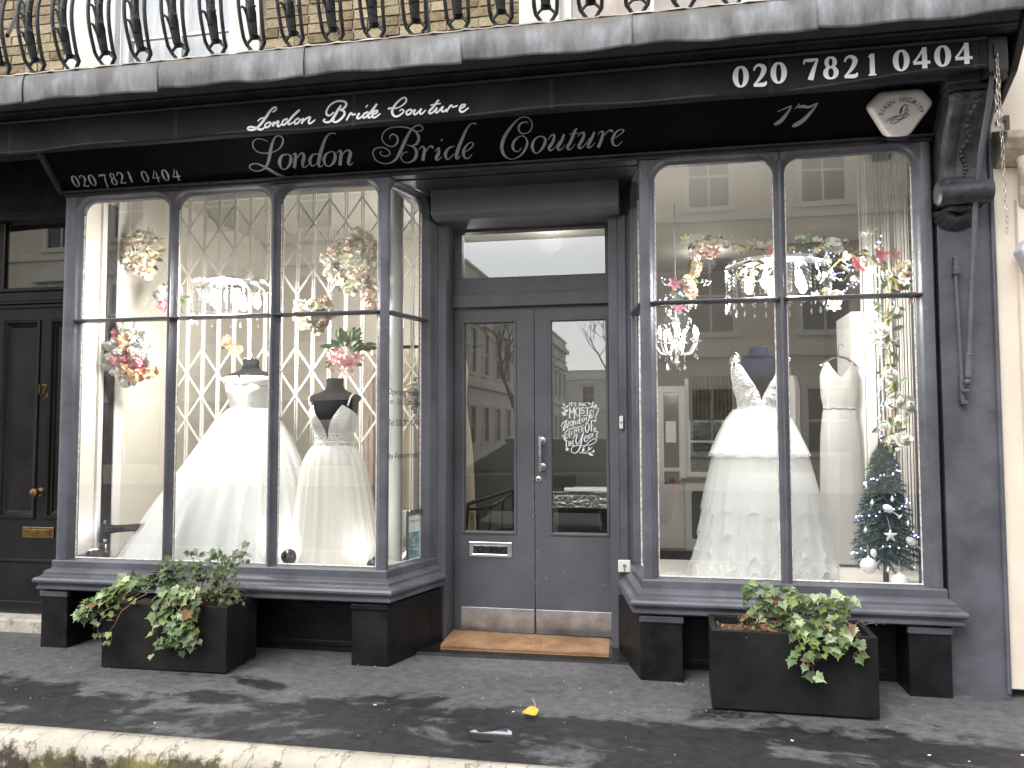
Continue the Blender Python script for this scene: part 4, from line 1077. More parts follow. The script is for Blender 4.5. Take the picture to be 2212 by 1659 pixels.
ST_MERMAID = [[(1.9503,2.8365,0.0025),(1.9377,2.8364,0.0036),(1.9246,2.8219,0.0041),(1.9189,2.8001,0.003)],[(1.9503,2.8365,0.0025),(1.9526,2.8252,0.002),(1.9447,2.8175,0.002),(1.9572,2.8109,0.0025),(1.9467,2.7979,0.0025),(1.9389,2.7901,0.0025)],[(1.9447,2.8175,0.002),(1.9418,2.8038,0.002),(1.9518,2.7975,0.002)],[(1.9299,2.8326,0.002),(1.9268,2.8106,0.003),(1.9213,2.7943,0.002)],[(1.9389,2.7901,0.0025),(1.9258,2.7717,0.003),(1.9,2.757,0.0025),(1.8822,2.7584,0.002),(1.8825,2.7695,0.002),(1.9055,2.7733,0.002),(1.936,2.7765,0.0025),(1.9643,2.7909,0.0015)],[(1.8569,2.7659,0.0015),(1.8904,2.78,0.0025),(1.9365,2.7931,0.002),(1.9669,2.7935,0.0015)],[(1.8623,2.7767,0.0015),(1.8957,2.788,0.002),(1.9262,2.7884,0.002)]]
DG_AWNING = [('0',1.1907,2.9436,0.1107),('2',1.2805,2.9444,0.1102),('0',1.3668,2.9483,0.1097),('7',1.5145,2.9535,0.109),('8',1.6035,2.9535,0.1085),('2',1.6936,2.9512,0.108),('1',1.7851,2.9531,0.1075),('0',1.9144,2.9604,0.1068),('4',2.0039,2.9644,0.1063),('0',2.0926,2.9651,0.1059),('4',2.183,2.9689,0.1054)]
DG_FASCIA = [('0',-2.7465,0.0251,0.082),('2',-2.6856,0.0232,0.0819),('0',-2.6292,0.0239,0.0817),('7',-2.5488,0.0218,0.0815),('8',-2.4844,0.0241,0.0812),('2',-2.4257,0.0267,0.081),('1',-2.3641,0.029,0.0807),('0',-2.2669,0.0247,0.0805),('4',-2.1956,0.0263,0.0803),('0',-2.1293,0.0251,0.0801),('4',-2.0598,0.0246,0.0799)]
ST_17 = [[(1.3904,0.1786,0.0045),(1.4256,0.1927,0.0056),(1.4554,0.2023,0.0067)],[(1.459,0.2062,0.0045),(1.4439,0.1743,0.0124),(1.4137,0.131,0.0205),(1.3878,0.1145,0.0171),(1.3781,0.1159,0.0046)],[(1.4762,0.1868,0.0045),(1.4961,0.2121,0.0056)],[(1.4893,0.1947,0.0078),(1.514,0.1975,0.0156),(1.5421,0.1916,0.0123),(1.5815,0.2093,0.0044)],[(1.5831,0.2097,0.0033),(1.5558,0.1653,0.0145),(1.5157,0.1199,0.0226),(1.4811,0.0998,0.0205),(1.4698,0.1,0.0046)]]

# ------------------------------------------------------------------ lettering: pen strokes of varying width, laid on the board, the canvas and the glass
def catmull(pts, n=5):
    out = []
    for i in range(len(pts) - 1):
        p0, p1, p2, p3 = pts[max(i - 1, 0)], pts[i], pts[i + 1], pts[min(i + 2, len(pts) - 1)]
        for k in range(n):
            t = k / n
            out.append(tuple(.5 * (2 * b + (c - a) * t + (2 * a - 5 * b + 4 * c - d) * t * t + (3 * b - a - 3 * c + d) * t ** 3) for a, b, c, d in zip(p0, p1, p2, p3)))
    out.append(pts[-1])
    return out


def strokes(mb, lst, P, wmul=1.0, n=5, lift=.0004):
    """each stroke becomes a ribbon; later strokes lie a hair above earlier ones"""
    for j, st in enumerate(lst):
        q = catmull(st, n) if len(st) > 2 else [tuple(a + (b - a) * t / 4 for a, b in zip(st[0], st[1])) for t in range(5)]
        vs = []
        for i, (x, z, w) in enumerate(q):
            a, b = q[max(i - 1, 0)], q[min(i + 1, len(q) - 1)]
            dx, dz = b[0] - a[0], b[1] - a[1]
            l_ = math.hypot(dx, dz) or 1
            nx, nz = -dz / l_, dx / l_
            h = max(w * wmul, .0006) / 2
            vs += [P(x + nx * h, z + nz * h, lift * (j % 7)), P(x - nx * h, z - nz * h, lift * (j % 7))]
        mb.add(vs, [(2 * i, 2 * i + 1, 2 * i + 3, 2 * i + 2) for i in range(len(q) - 1)])
    return mb


# digits in a unit box: strokes of (x, z, width) with a modulated roman weight
def oval(cx, cz, rx, rz, thick, thin, n=14, tilt=0.0):
    o = []
    for i in range(n + 1):
        a = math.pi / 2 + 2 * math.pi * i / n
        o.append((cx + rx * math.cos(a) + tilt * math.sin(a), cz + rz * math.sin(a), thin + (thick - thin) * abs(math.cos(a)) ** 1.3))
    return o


DIG = {
    '0': [oval(.5, .5, .27, .44, .19, .07)],
    '1': [[(.36, .83, .07), (.45, .89, .10), (.53, .97, .05)], [(.53, .97, .15), (.53, .5, .17), (.53, .03, .17)], [(.34, .03, .06), (.53, .035, .07), (.72, .03, .06)]],
    '2': [[(.20, .72, .06), (.26, .86, .08), (.44, .955, .10), (.66, .86, .16), (.70, .70, .18), (.58, .46, .14), (.36, .22, .09), (.18, .07, .06)], [(.17, .06, .10), (.45, .06, .14), (.72, .07, .14), (.80, .20, .04)]],
    '4': [[(.62, .97, .15), (.63, .5, .17), (.63, .02, .17)], [(.60, .95, .06), (.36, .60, .08), (.10, .31, .09)], [(.08, .28, .11), (.5, .28, .12), (.90, .28, .11)]],
    '7': [[(.14, .74, .05), (.18, .86, .07), (.22, .91, .10), (.5, .90, .13), (.84, .93, .06)], [(.84, .92, .07), (.66, .55, .13), (.46, .02, .20)]],
    '8': [oval(.50, .74, .20, .22, .15, .07), oval(.50, .27, .26, .25, .17, .07)],
}
ITAL = {
    '0': [oval(.5, .5, .27, .44, .13, .05, tilt=.05)],
    '1': [[(.40, .80, .04), (.54, .96, .06)], [(.56, .95, .10), (.48, .5, .14), (.42, .05, .10)]],
    '2': [[(.20, .74, .10), (.28, .90, .06), (.5, .95, .06), (.70, .80, .12), (.64, .58, .12), (.40, .32, .07), (.14, .10, .04)], [(.14, .09, .06), (.38, .12, .11), (.60, .05, .10), (.80, .18, .03)]],
    '4': [[(.74, .82, .05), (.66, .5, .10), (.56, -.02, .11)], [(.60, .95, .05), (.38, .62, .06), (.12, .34, .07)], [(.10, .33, .05), (.5, .33, .07), (.92, .36, .05)]],
    '7': [[(.16, .78, .08), (.22, .90, .05), (.5, .88, .12), (.86, .93, .05)], [(.86, .93, .05), (.62, .45, .09), (.50, -.15, .13)]],
    '8': [oval(.54, .74, .19, .21, .10, .05, tilt=.04), oval(.48, .27, .24, .25, .12, .05, tilt=.04)],
}


def digits(mb, lst, table, P, wid=.78, wt=1.0):
    for ch, x, z, h in lst:
        strokes(mb, [[(x + (q[0] - .5) * h * wid, z + q[1] * h, q[2] * h) for q in st] for st in table[ch]], P, wt, n=4)


F_P = lambda x, v, k=0: (x, -v / math.sqrt(2) - (.0022 + k) / math.sqrt(2), FZ0 + v / math.sqrt(2) - (.0022 + k) / math.sqrt(2))
mb = strokes(MB(), ST_FASCIA, F_P, 1.15)
obj('shop_name_lettering', mb, M['silver_paint'], fascia)
mb = strokes(MB(), ST_17, F_P, 1.0)
obj('street_number', mb, M['silver_paint'], fascia)
digits(mb := MB(), DG_FASCIA, ITAL, F_P, .80, 1.15)
obj('phone_number', mb, M['silver_paint'], fascia)
A_P = lambda x, z, k=0: (x, -.3835 - k + .004 * math.sin(x * 4.1 + 1) * .5, z)
mb = strokes(MB(), ST_AWNING, A_P, 1.4)
obj('shop_name_lettering', mb, M['white_vinyl'], aw)
digits(mb := MB(), DG_AWNING, DIG, A_P, .84, 1.22)
obj('phone_number', mb, M['white_vinyl'], aw)

# winter greeting on the right door pane
D_P = lambda x, z, k=0: (x, DY + .0185 - k, z)
mb = strokes(MB(), ST_DECAL, D_P, 1.0, lift=.0001)
def star(mb, x, z, r_, rot):
    pts = []
    for i in range(10):
        a = rot + math.pi * i / 5
        rr = r_ if i % 2 == 0 else r_ * .42
        pts.append(D_P(x + rr * math.cos(a), z + rr * math.sin(a)))
    pts.append(D_P(x, z))
    mb.add(pts, [(i, (i + 1) % 10, 10) for i in range(10)])
for x, z, r_, a in ((.1815, 1.388, .0105, 1.7), (.3755, 1.350, .0108, 1.4), (.1985, 1.172, .0155, 1.5)):
    star(mb, x, z, r_, a)
obj('greeting_decal', mb, M['white_vinyl'], dR)

# opening hours on the return pane of the left bay
def text(s, size, name, mat, parent, mtx, sx=1.0, align='CENTER', extrude=0.0):
    cu = bpy.data.curves.new(name, 'FONT')
    cu.body = s
    cu.size = size
    cu.align_x = align
    cu.extrude = extrude
    cu.resolution_u = 3
    tmp = bpy.data.objects.new('tmp_text', cu)
    me = bpy.data.meshes.new_from_object(tmp)
    bpy.data.objects.remove(tmp)
    me.name = name
    me.materials.clear()
    me.materials.append(mat)
    o = bpy.data.objects.new(name, me)
    COL.objects.link(o)
    o.parent = parent
    o.matrix_basis = Matrix.Translation(-W[parent.name]) @ mtx @ Matrix.Diagonal((sx, 1, 1, 1))
    return o


a_, c_ = Vector((-.738, 0, 0)), Vector((-.602, .50, 0))
dd = (c_ - a_).normalized()
nn = Vector((dd.y, -dd.x, 0))
def on_return(s, z, k=-.0435):
    o = a_ + dd * s + nn * k
    m3 = Matrix((dd, Vector((0, 0, 1)), nn)).transposed().to_4x4()
    m3.translation = Vector((o.x, o.y, z))
    return m3
for s, z, sz in (('Opening Hours', 1.502, .052), ('Mon. - Sat.  10am - 5pm', 1.445, .052), ('Tel: 020 7821 0404', 1.320, .052), ('by Appointment', 1.130, .052)):
    text(s, sz, 'opening_hours_text', M['black_vinyl'], bayL, on_return(.245, z), {'O': 1.05, 'M': .72, 'T': .80, 'b': .92}[s[0]])

# house number on the side door
def face_y(x, y, z):
    m3 = Matrix(((1, 0, 0), (0, 0, -1), (0, 1, 0))).to_4x4()
    m3.translation = Vector((x, y, z))
    return m3
for s, x, z, sz in (('1', -3.352, 1.545, .095), ('7', -3.310, 1.545, .095), ('A', -3.290, 1.507, .062)):
    text(s, sz, 'house_number', M['brass'], sd_, face_y(x, SDY - .004, z), extrude=.002)

# ------------------------------------------------------------------ burglar alarm on the fascia
def rnd_poly(corners, r_, n=4):
    o = []
    k = len(corners)
    for i in range(k):
        p, a, b = Vector(corners[i]), Vector(corners[i - 1]), Vector(corners[(i + 1) % k])
        u, v = (a - p).normalized(), (b - p).normalized()
        for j in range(n + 1):
            t = j / n
            q0, q1 = p + u * r_, p + v * r_
            o.append(tuple((q0 * (1 - t) + p * t) * (1 - t) + (p * (1 - t) + q1 * t) * t))
    return o


al = empty('burglar_alarm', (0, 0, 0))
tag(al, 'white tapered burglar alarm box with arched navy lettering on the fascia', 'alarm box')
M['alarm'] = pm('alarm_casing', (.60, .58, .54), .45, var=.08, vscale=14)
hexo = rnd_poly([(-.152, .018), (-.092, .088), (.092, .088), (.152, .018), (.052, -.132), (-.052, -.132)], .024)
lay = [(.97, .07, 0), (1.0, .06, 0), (1.0, .012, 0), (.985, .002, 0), (.955, -.006, -.001), (.84, -.018, -.006), (.80, -.019, -.007)]
k = len(hexo)
mb = MB()
vs = [(q[0] * s_k, y, q[1] * s_k + dz) for s_k, y, dz in lay for q in hexo]
mb.add(vs, [(i * k + j, i * k + (j + 1) % k, (i + 1) * k + (j + 1) % k, (i + 1) * k + j) for i in range(len(lay) - 1) for j in range(k)] + [tuple((len(lay) - 1) * k + j for j in range(k))])
obj('casing', mb, M['alarm'], al, smooth=60)
stb = MB()
stb.prism(rnd_poly([(-.058, -.130), (.058, -.130), (.036, -.150), (-.036, -.150)], .008, 3), .0, .06, 'y')
obj('strobe_lens', stb, pm('dark_blue_lens', (.012, .014, .05), .2), al, bevel=.004)
M['navy'] = pm('navy_print', (.02, .018, .09), .5)
word = 'SIREN SECURITY'
for i, ch_ in enumerate(word):
    if ch_ == ' ': continue
    a = R(158 - i * (136 / 13))
    x, z = .088 * math.cos(a), -.052 + .088 * math.sin(a)
    m3 = Matrix.Translation((x, -.0215, z)) @ face_y(0, 0, 0) @ Matrix.Rotation(a - math.pi / 2, 4, 'Z')
    text(ch_, .030, 'brand_letter', M['navy'], al, m3, 1.0)
mx_ = sum(q[0] for st in ST_MERMAID for q in st) / sum(len(st) for st in ST_MERMAID)
mz_ = sum(q[1] for st in ST_MERMAID for q in st) / sum(len(st) for st in ST_MERMAID)
mb = strokes(MB(), ST_MERMAID, lambda x, z, k=0: ((x - mx_) * 1.02, -.0215 - k, (z - mz_) * 1.02 - .022), 1.3)
obj('siren_emblem', mb, M['navy'], al)
al.location = (1.962, -.170, 2.862)
al.rotation_euler = (R(24), 0, 0)

# ------------------------------------------------------------------ room behind the windows
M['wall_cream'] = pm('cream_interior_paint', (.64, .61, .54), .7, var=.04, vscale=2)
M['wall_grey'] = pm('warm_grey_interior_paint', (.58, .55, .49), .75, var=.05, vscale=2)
M['wall_dim'] = pm('dimmed_interior_paint', (.20, .195, .175), .75, var=.06, vscale=2)  # darker copy of the wall paint; the room's dimness is put into the colour
M['ceil'] = pm('ceiling_paint', (.50, .49, .45), .8)
M['woodfloor'] = pm('brown_floor', (.16, .105, .065), .35, var=.3, vscale=3, stretch=(1, .2, 1), bump=.05, bscale=60)
M['white_wood'] = pm('white_painted_wood', (.74, .73, .70), .45, var=.04, vscale=5)
M['display'] = pm('display_floor_cloth', (.62, .60, .56), .8, var=.08, vscale=4)
ST = dict(kind='structure')
tag(obj('shop_floor', MB().box(-2.95, 2.45, .80, 5.0, -.05, .02), M['woodfloor']), **ST)
tag(obj('ceiling', MB().box(-2.95, 2.45, .165, 5.0, 3.02, 3.08), M['ceil']), **ST)
tag(obj('wall_left', MB().box(-2.853, -2.835, .064, 5.0, -.05, 3.08), M['wall_cream']), **ST)
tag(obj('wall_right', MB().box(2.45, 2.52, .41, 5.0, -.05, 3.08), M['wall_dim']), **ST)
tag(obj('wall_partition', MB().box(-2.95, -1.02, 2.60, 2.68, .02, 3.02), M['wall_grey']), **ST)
wbk = MB()
for q in ((-2.95, 1.00, .02, 3.02), (1.78, 2.45, .02, 3.02), (1.00, 1.78, .02, .78), (1.00, 1.78, 1.84, 3.02)):
    wbk.box(q[0], q[1], 4.60, 4.70, q[2], q[3])
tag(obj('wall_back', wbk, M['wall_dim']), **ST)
for nm, poly in (('left', [(-2.834, .066), (-.775, .066), (-.645, .42), (-.645, 1.12), (-2.834, 1.12)]), ('right', [(.735, .066), (2.13, .066), (2.13, .42), (2.445, .42), (2.445, 1.12), (.62, 1.12), (.62, .42)])):
    tag(obj('display_platform_' + nm, MB().prism(poly, .345, .44, 'z'), M['display']), **ST)
    x0, x1 = poly[0][0], poly[-1][0] if nm == 'right' else poly[3][0]
    tag(obj('platform_riser_' + nm, MB().box(min(p[0] for p in poly) if nm == 'left' else .62, -.645 if nm == 'left' else 2.445, 1.10, 1.118, .02, .344), M['white_wood']), **ST)
# shallow soffit inside the bay heads
bs = MB()
bs.box(-2.83, -.80, .066, .165, 2.76, 2.79)
bs.box(.78, 2.13, .066, .165, 2.76, 2.79)
tag(obj('soffit', bs, M['ceil']), **ST)
# white lining boards at the left end of the left window, and the boxed end of the right one
obj('lining_board', MB().box(-2.834, -2.815, .30, .40, .44, 2.9), M['white_wood'], shop, bevel=.004)
obj('lining_board', MB().box(-2.834, -2.79, .42, .50, .44, 2.9), M['white_wood'], shop, bevel=.006)
obj('lining_board', MB().box(2.065, 2.10, 1.02, 1.12, .44, 3.0), M['white_wood'], shop, bevel=.004)
obj('closet_panel', MB().box(1.985, 2.065, 1.14, 1.6, .02, 2.05), M['white_wood'], shop, bevel=.006)

# white round column in the left window
cl = MB()
cl.lathe([(.062, 0), (.062, .02), (.054, .04), (.054, 2.50), (.060, 2.54), (.060, 2.56)], (-.885, .55, .44), 28)
o = obj('column', cl, pm('lumpy_white_gloss', (.78, .77, .73), .35, var=.03, bump=.35, bscale=9), None, smooth=40)
tag(o, 'white painted round iron column inside the left window beside the return pane', 'column')

# ---- folding lattice gates
M['gate'] = pm('white_gate_enamel', (.72, .71, .67), .4, var=.06, vscale=12)
bar_m = MB()
for dx in (-.0085, .0085):
    bar_m.box(dx - .0045, dx + .0045, -.006, .006, 0, 2.55)
bar_m = bar_m.mesh('bar'); bar_m.materials.append(M['gate'])


def gate(name, x0, n, pitch, y, z0, label, straps=True, jit=0):
    g = empty(name, (x0, y, z0))
    tag(g, label, 'gate')
    xs = [x0 + pitch * k + (rng.uniform(-jit, jit) if jit else 0) for k in range(n)]
    for x in xs:
        put('bar', bar_m, g, (x, y + (rng.uniform(-.02, .02) if jit else 0), z0))
    obj('bottom_track', MB().box(xs[0] - .02, xs[-1] + .02, y - .02, y + .02, z0 - .005, z0 + .015), M['gate'], g)
    obj('top_track', MB().box(xs[0] - .02, xs[-1] + .02, y - .02, y + .02, z0 + 2.54, z0 + 2.575), M['gate'], g)
    if straps:
        dz = .17
        L_ = math.hypot(pitch, dz)
        sm = []
        for s in (1, -1):
            mb = MB()
            hx, hz = pitch / 2, dz / 2 * s
            d = Vector((pitch, 0, dz * s)).normalized(); nrm = Vector((-d.z, 0, d.x)) * .0075
            a, b = Vector((-hx, 0, -hz)), Vector((hx, 0, hz))
            q = [a - nrm, b - nrm, b + nrm, a + nrm]
            mb.hexa([(p.x, -.002, p.z) for p in q], [(p.x, .002, p.z) for p in q])
            me = mb.mesh('strap'); me.materials.append(M['gate']); sm.append(me)
        bands = [(.02, 2), (.58, 4), (1.47 - .34 * 2 - .02 + .0, 0), (1.29, 1)]
        for zb, lev in ((.04, 2), (.76, 4), (1.82, 4)):
            for k in range(n - 1):
                for j in range(lev):
                    up_ = (j + k) % 2 == 0
                    put('strap', sm[0 if up_ else 1], g, ((xs[k] + xs[k + 1]) / 2, y - .011 - .0045 * (j % 2), z0 + zb + dz * (j + .5)))
        rv = MB(); rv.ball((0, 0, 0), .006, 5)
    return g


gate('folding_gate', -2.76, 17, .123, 1.0, .445, 'open white folding lattice security gate across the left window')
gate('folded_gate', 1.985, 13, .0285, .80, .445, 'folded white security gate packed into upright bars at the right window end', straps=False, jit=.006)

# ---- lamps
M['crystal'] = thin_glass('cut_crystal', (.98, .98, 1), 3.2)
M['bulb_small'] = emit('lit_candle_bulb', (1.0, .96, .90), 5.0)
M['bulb'] = emit('lit_bulb', (1.0, .97, .92), 12.0)


def lamp_light(name, loc, power, rad, parent):
    l_ = bpy.data.lights.new(name, 'POINT')
    l_.energy = power
    l_.shadow_soft_size = rad
    l_.color = (1.0, .95, .89)
    o = bpy.data.objects.new(name, l_)
    COL.objects.link(o)
    o.parent = parent
    o.location = Vector(loc) - W[parent.name]
    return o


bead = MB()
bead.add([(0, 0, -.010), (.0075, 0, 0), (0, .0075, 0), (-.0075, 0, 0), (0, -.0075, 0), (0, 0, .010)], [(0, 2, 1), (0, 3, 2), (0, 4, 3), (0, 1, 4), (5, 1, 2), (5, 2, 3), (5, 3, 4), (5, 4, 1)])


def strand_mesh(n, drop):
    mb = MB()
    for i in range(n):
        b = len(mb.v)
        mb.add([(v[0], v[1], v[2] - .021 * i) for v in bead.v], bead.f)
    if drop:
        z = -.021 * n - .022
        mb.add([(0, 0, z - .030), (.010, 0, z - .012), (0, .006, z - .012), (-.010, 0, z - .012), (0, -.006, z - .012), (0, 0, z + .022)], bead.f)
    me = mb.mesh('crystal_strand')
    me.materials.append(M['crystal'])
    return me


S9 = strand_mesh(9, True)
S6 = strand_mesh(6, False)
S4 = strand_mesh(3, True)


def drum(loc, rad, label, power):
    d = empty('drum_chandelier', loc)
    tag(d, label, 'chandelier', 'crystal drum chandeliers')
    x, y, z = loc
    rg = MB()
    n = 40
    rg.lathe([(rad, 0), (rad + .006, .004), (rad + .006, .020), (rad, .024), (rad - .012, .022), (rad - .012, .002)], (x, y, z), n)
    for a in (0, math.pi / 2):
        rg.tube([(x - rad * math.cos(a), y - rad * math.sin(a), z + .012), (x + rad * math.cos(a), y + rad * math.sin(a), z + .012)], .006, 6)
    rg.lathe([(.045, .0), (.05, .02), (.04, .045), (.012, .05)], (x, y, z), 16)
    obj('chrome_ring', rg, M['chrome'], d, smooth=40)
    obj('cord', MB().tube([(x, y, z + .045), (x + .01, y, 3.02)], .004, 6), M['white_wood'], d)
    for k in range(26):
        a = 2 * math.pi * k / 26
        put('crystal_strand', S9, d, (x + rad * .99 * math.cos(a), y + rad * .99 * math.sin(a), z - .008), (0, 0, a))
    for k in range(14):
        a = 2 * math.pi * (k + .5) / 14
        put('crystal_strand', S6, d, (x + rad * .62 * math.cos(a), y + rad * .62 * math.sin(a), z - .01), (0, 0, a))
    for k in range(5):
        a = 2 * math.pi * k / 5 + .4
        b = MB()
        bx, by = x + rad * .55 * math.cos(a), y + rad * .55 * math.sin(a)
        b.lathe([(.008, 0), (.013, -.02), (.022, -.05), (.024, -.07), (.016, -.09), (.002, -.10)], (bx, by, z - .04), 12)
        obj('bulb', b, M['bulb'], d, smooth=True)
    lamp_light('drum_lamp', (x, y - .16, z - .10), power, .14, d)
    return d


drum((-1.925, .40, 2.225), .262, 'round crystal drum chandelier lit above the strapless ball gown, left window', 47)
drum((1.440, .38, 2.205), .285, 'round crystal drum chandelier lit behind the flower garland, right window', 43)


def classic(loc, label, power, s=1.0):
    c = empty('glass_chandelier', loc)
    tag(c, label, 'chandelier', 'candle arm crystal chandeliers')
    x, y, z = loc
    b = MB()
    b.lathe([(.004, .9), (.004, .16), (.02, .15), (.030, .12), (.012, .08), (.010, .02), (.034, -.02), (.040, -.05), (.016, -.09), (.012, -.12), (.022, -.14), (.002, -.165)], loc, 14)
    obj('stem', b, M['crystal_metal'], c, smooth=True)
    for k in range(7):
        a = 2 * math.pi * k / 7 + .3
        ca, sa = math.cos(a) * s, math.sin(a) * s
        am = MB()
        am.tube([(x + r_ * ca, y + r_ * sa, z + h * s) for r_, h in ((.02, -.04), (.06, -.085), (.10, -.075), (.13, -.03), (.14, .0))], .006, 6)
        am.lathe([(.028, .0), (.034, .008), (.010, .004), (.009, .035)], (x + .14 * ca, y + .14 * sa, z), 10)
        obj('arm', am, M['crystal_metal'], c, smooth=True)
        fb = MB()
        fb.lathe([(.005, .035), (.012, .05), (.012, .06), (.005, .085), (.001, .095)], (x + .14 * ca, y + .14 * sa, z), 8)
        obj('bulb', fb, M['bulb_small'], c, smooth=True)
        put('crystal_strand', S4, c, (x + .14 * ca, y + .14 * sa, z - .005), (0, 0, a))
        put('crystal_strand', S6, c, (x + .085 * ca, y + .085 * sa, z + .09), (0, .5, a))
        put('crystal_strand', S4, c, (x + .06 * ca, y + .06 * sa, z - .08), (0, 0, a))
    lamp_light('candle_lamp', (x, y, z + .07), power, .12, c)


M['crystal_metal'] = pm('silvered_glass', (.70, .71, .73), .12, metal=.6, spec=.8)
classic((.880, .95, 1.86), 'crystal candle chandelier with bead drops at the inner end of right window', 9)
classic((-.93, 1.75, 2.13), 'crystal candle chandelier seen through the narrow return pane of left window', 13)

# ceiling spots deeper in the shop
for x, y in ((-.15, 2.4), (1.2, 3.6)):
    c = empty('ceiling_spotlight', (x, y, 3.0))
    tag(c, {-.15: 'recessed ceiling spotlight inside behind the entrance doors', 1.2: 'recessed ceiling spotlight at the back of the shop'}[x], 'spotlight')
    obj('rim', MB().lathe([(.045, .02), (.05, .0), (.04, -.006), (.036, .01)], (x, y, 3.0), 16), M['chrome'], c, smooth=True)
    obj('lens', MB().lathe([(.034, .008), (.001, .006)], (x, y, 3.0), 16), M['bulb'], c)
    lamp_light('spot_lamp', (x, y, 2.9), 4 if x < 0 else 2.5, .1, c)

# ---- back of the shop
wd = empty('rear_window', (1.39, 4.6, .78), None)
tag(wd, 'rear sash window with dark pleated blind and greenery outside', 'window')
f = MB()
for q in ((1.00, 1.05, .78, 1.84), (1.73, 1.78, .78, 1.84), (1.05, 1.73, .78, .83), (1.05, 1.73, 1.79, 1.84)):
    f.box(q[0], q[1], 4.59, 4.66, q[2], q[3])
f.box(1.38, 1.40, 4.61, 4.64, .83, 1.79); f.box(1.05, 1.73, 4.61, 4.64, 1.15, 1.17)
obj('window_frame', f, M['white_wood'], wd)
obj('pane', MB().box(1.05, 1.73, 4.63, 4.634, .83, 1.79), M['glass'], wd)
def blf(u, v):
    return (1.04 + .70 * u, 4.55 + .012 * math.sin(u * 110), 1.40 + .46 * v)
obj('blind', MB().grid(blf, 140, 1), pm('taupe_pleated_blind', (.14, .115, .08), .8, var=.3, vscale=5), wd, smooth='all')
hd2 = MB()
tag(obj('rear_backing', MB().box(-1, 4, 6.3, 6.5, -.1, 2.6), pm('rear_backing_dark', (.07, .06, .05), .9, var=.4, vscale=6)), 'added dark backing behind the hedge outside the rear window', 'wall')  # added backing that hides the bright sky behind the hedge
for i in range(3200):
    x, y, z = rng.uniform(.3, 2.6), rng.uniform(5.3, 6.2), rng.uniform(.3, 2.2)
    a, t = rng.uniform(0, 6.28), rng.uniform(-.6, .6)
    u = Vector((math.cos(a), math.sin(a) * .5, math.sin(t))).normalized() * .05
    w_ = Vector((-math.sin(a), .4, math.cos(a))).normalized() * .025
    p = Vector((x, y, z))
    hd2.add([p - u, p - w_, p + u, p + w_], [(0, 1, 2, 3)])
tag(obj('hedge_leaves', hd2, pm('hedge_leaf', (.06, .10, .035), .5, var=.4, vscale=9)), 'green hedge leaves outside the rear window', 'hedge', kind='stuff')
rc_ = empty('radiator_cover', (1.25, 4.5, .02))
tag(rc_, 'white radiator cover with dark grille panels under rear window', 'radiator cover')
mb = MB().box(.98, 1.85, 4.44, 4.59, .02, .74)
obj('case', mb, M['white_wood'], rc_, bevel=.006)
obj('shelf', MB().box(.94, 1.90, 4.40, 4.59, .74, .77), pm('dark_shelf', (.07, .05, .04), .4), rc_, bevel=.004)
for x in (1.05, 1.33, 1.61):
    mb = MB()
    mb.prism(rnd_poly([(x, .14), (x + .22, .14), (x + .22, .64), (x, .64)], .03, 4), 4.430, 4.4395, 'y')
    obj('grille', mb, pm('dark_grille', (.05, .05, .05), .6), rc_)
rd = empty('rear_door', (.86, 4.55, .02))
tag(rd, 'pale panelled rear door with glazed upper half', 'door')
mb = MB()
for q in ((.70, .77, .02, 1.76), (.93, 1.0, .02, 1.76), (.77, .93, 1.69, 1.76), (.77, .93, .02, .70), (.77, .93, .84, .88)):
    mb.box(q[0], q[1], 4.54, 4.58, q[2], q[3])
obj('door_frame', mb, M['white_wood'], rd, bevel=.004)
obj('glazing', MB().box(.77, .93, 4.56, 4.565, .70, 1.69), pm('dim_door_glass', (.10, .10, .09), .15), rd)
obj('notice', MB().box(.79, .90, 4.552, 4.554, 1.15, 1.38), M['white_vinyl'], rd)
tag(obj('rug', MB().box(.4, 1.9, 2.6, 4.3, .021, .03), pm('dark_rug', (.025, .023, .025), .95, bump=.4, bscale=200)), 'dark rug on the brown floor towards the back of shop', 'rug')

# cash desk with glass front seen through the right door pane
dk = empty('glass_counter', (.12, 2.2, .02))
tag(dk, 'glass topped counter with mirrored edge seen through the right door pane', 'counter')
obj('top', MB().box(-.16, .75, 1.9, 2.5, .80, .812), M['crystal'], dk, bevel=.002)
obj('mirrored_apron', MB().box(-.14, .73, 1.92, 1.94, .69, .79), pm('mirror_mosaic', (.5, .5, .5), .15, metal=1, bump=1.2, bscale=45), dk)
for x in (-.12, .30, .70):
    obj('leg', MB().box(x - .012, x + .012, 1.93, 1.96, .02, .69), M['chrome'], dk)
obj('desk_back', MB().box(-.10, .70, 2.46, 2.50, .10, .70), pm('black_desk', (.02, .02, .02), .4), dk)
o = obj('display_box', MB().box(-.08, .08, 2.0, 2.2, .815, .93), pm('dark_box', (.03, .025, .02), .4), None, bevel=.004)
tag(o, 'small dark box standing on the glass counter', 'box')
o = obj('paper_tray', MB().box(.02, .40, 1.93, 2.1, .815, .84), M['white_vinyl'], None, bevel=.004)
tag(o, 'flat white paper stack on the glass counter edge', 'paper')
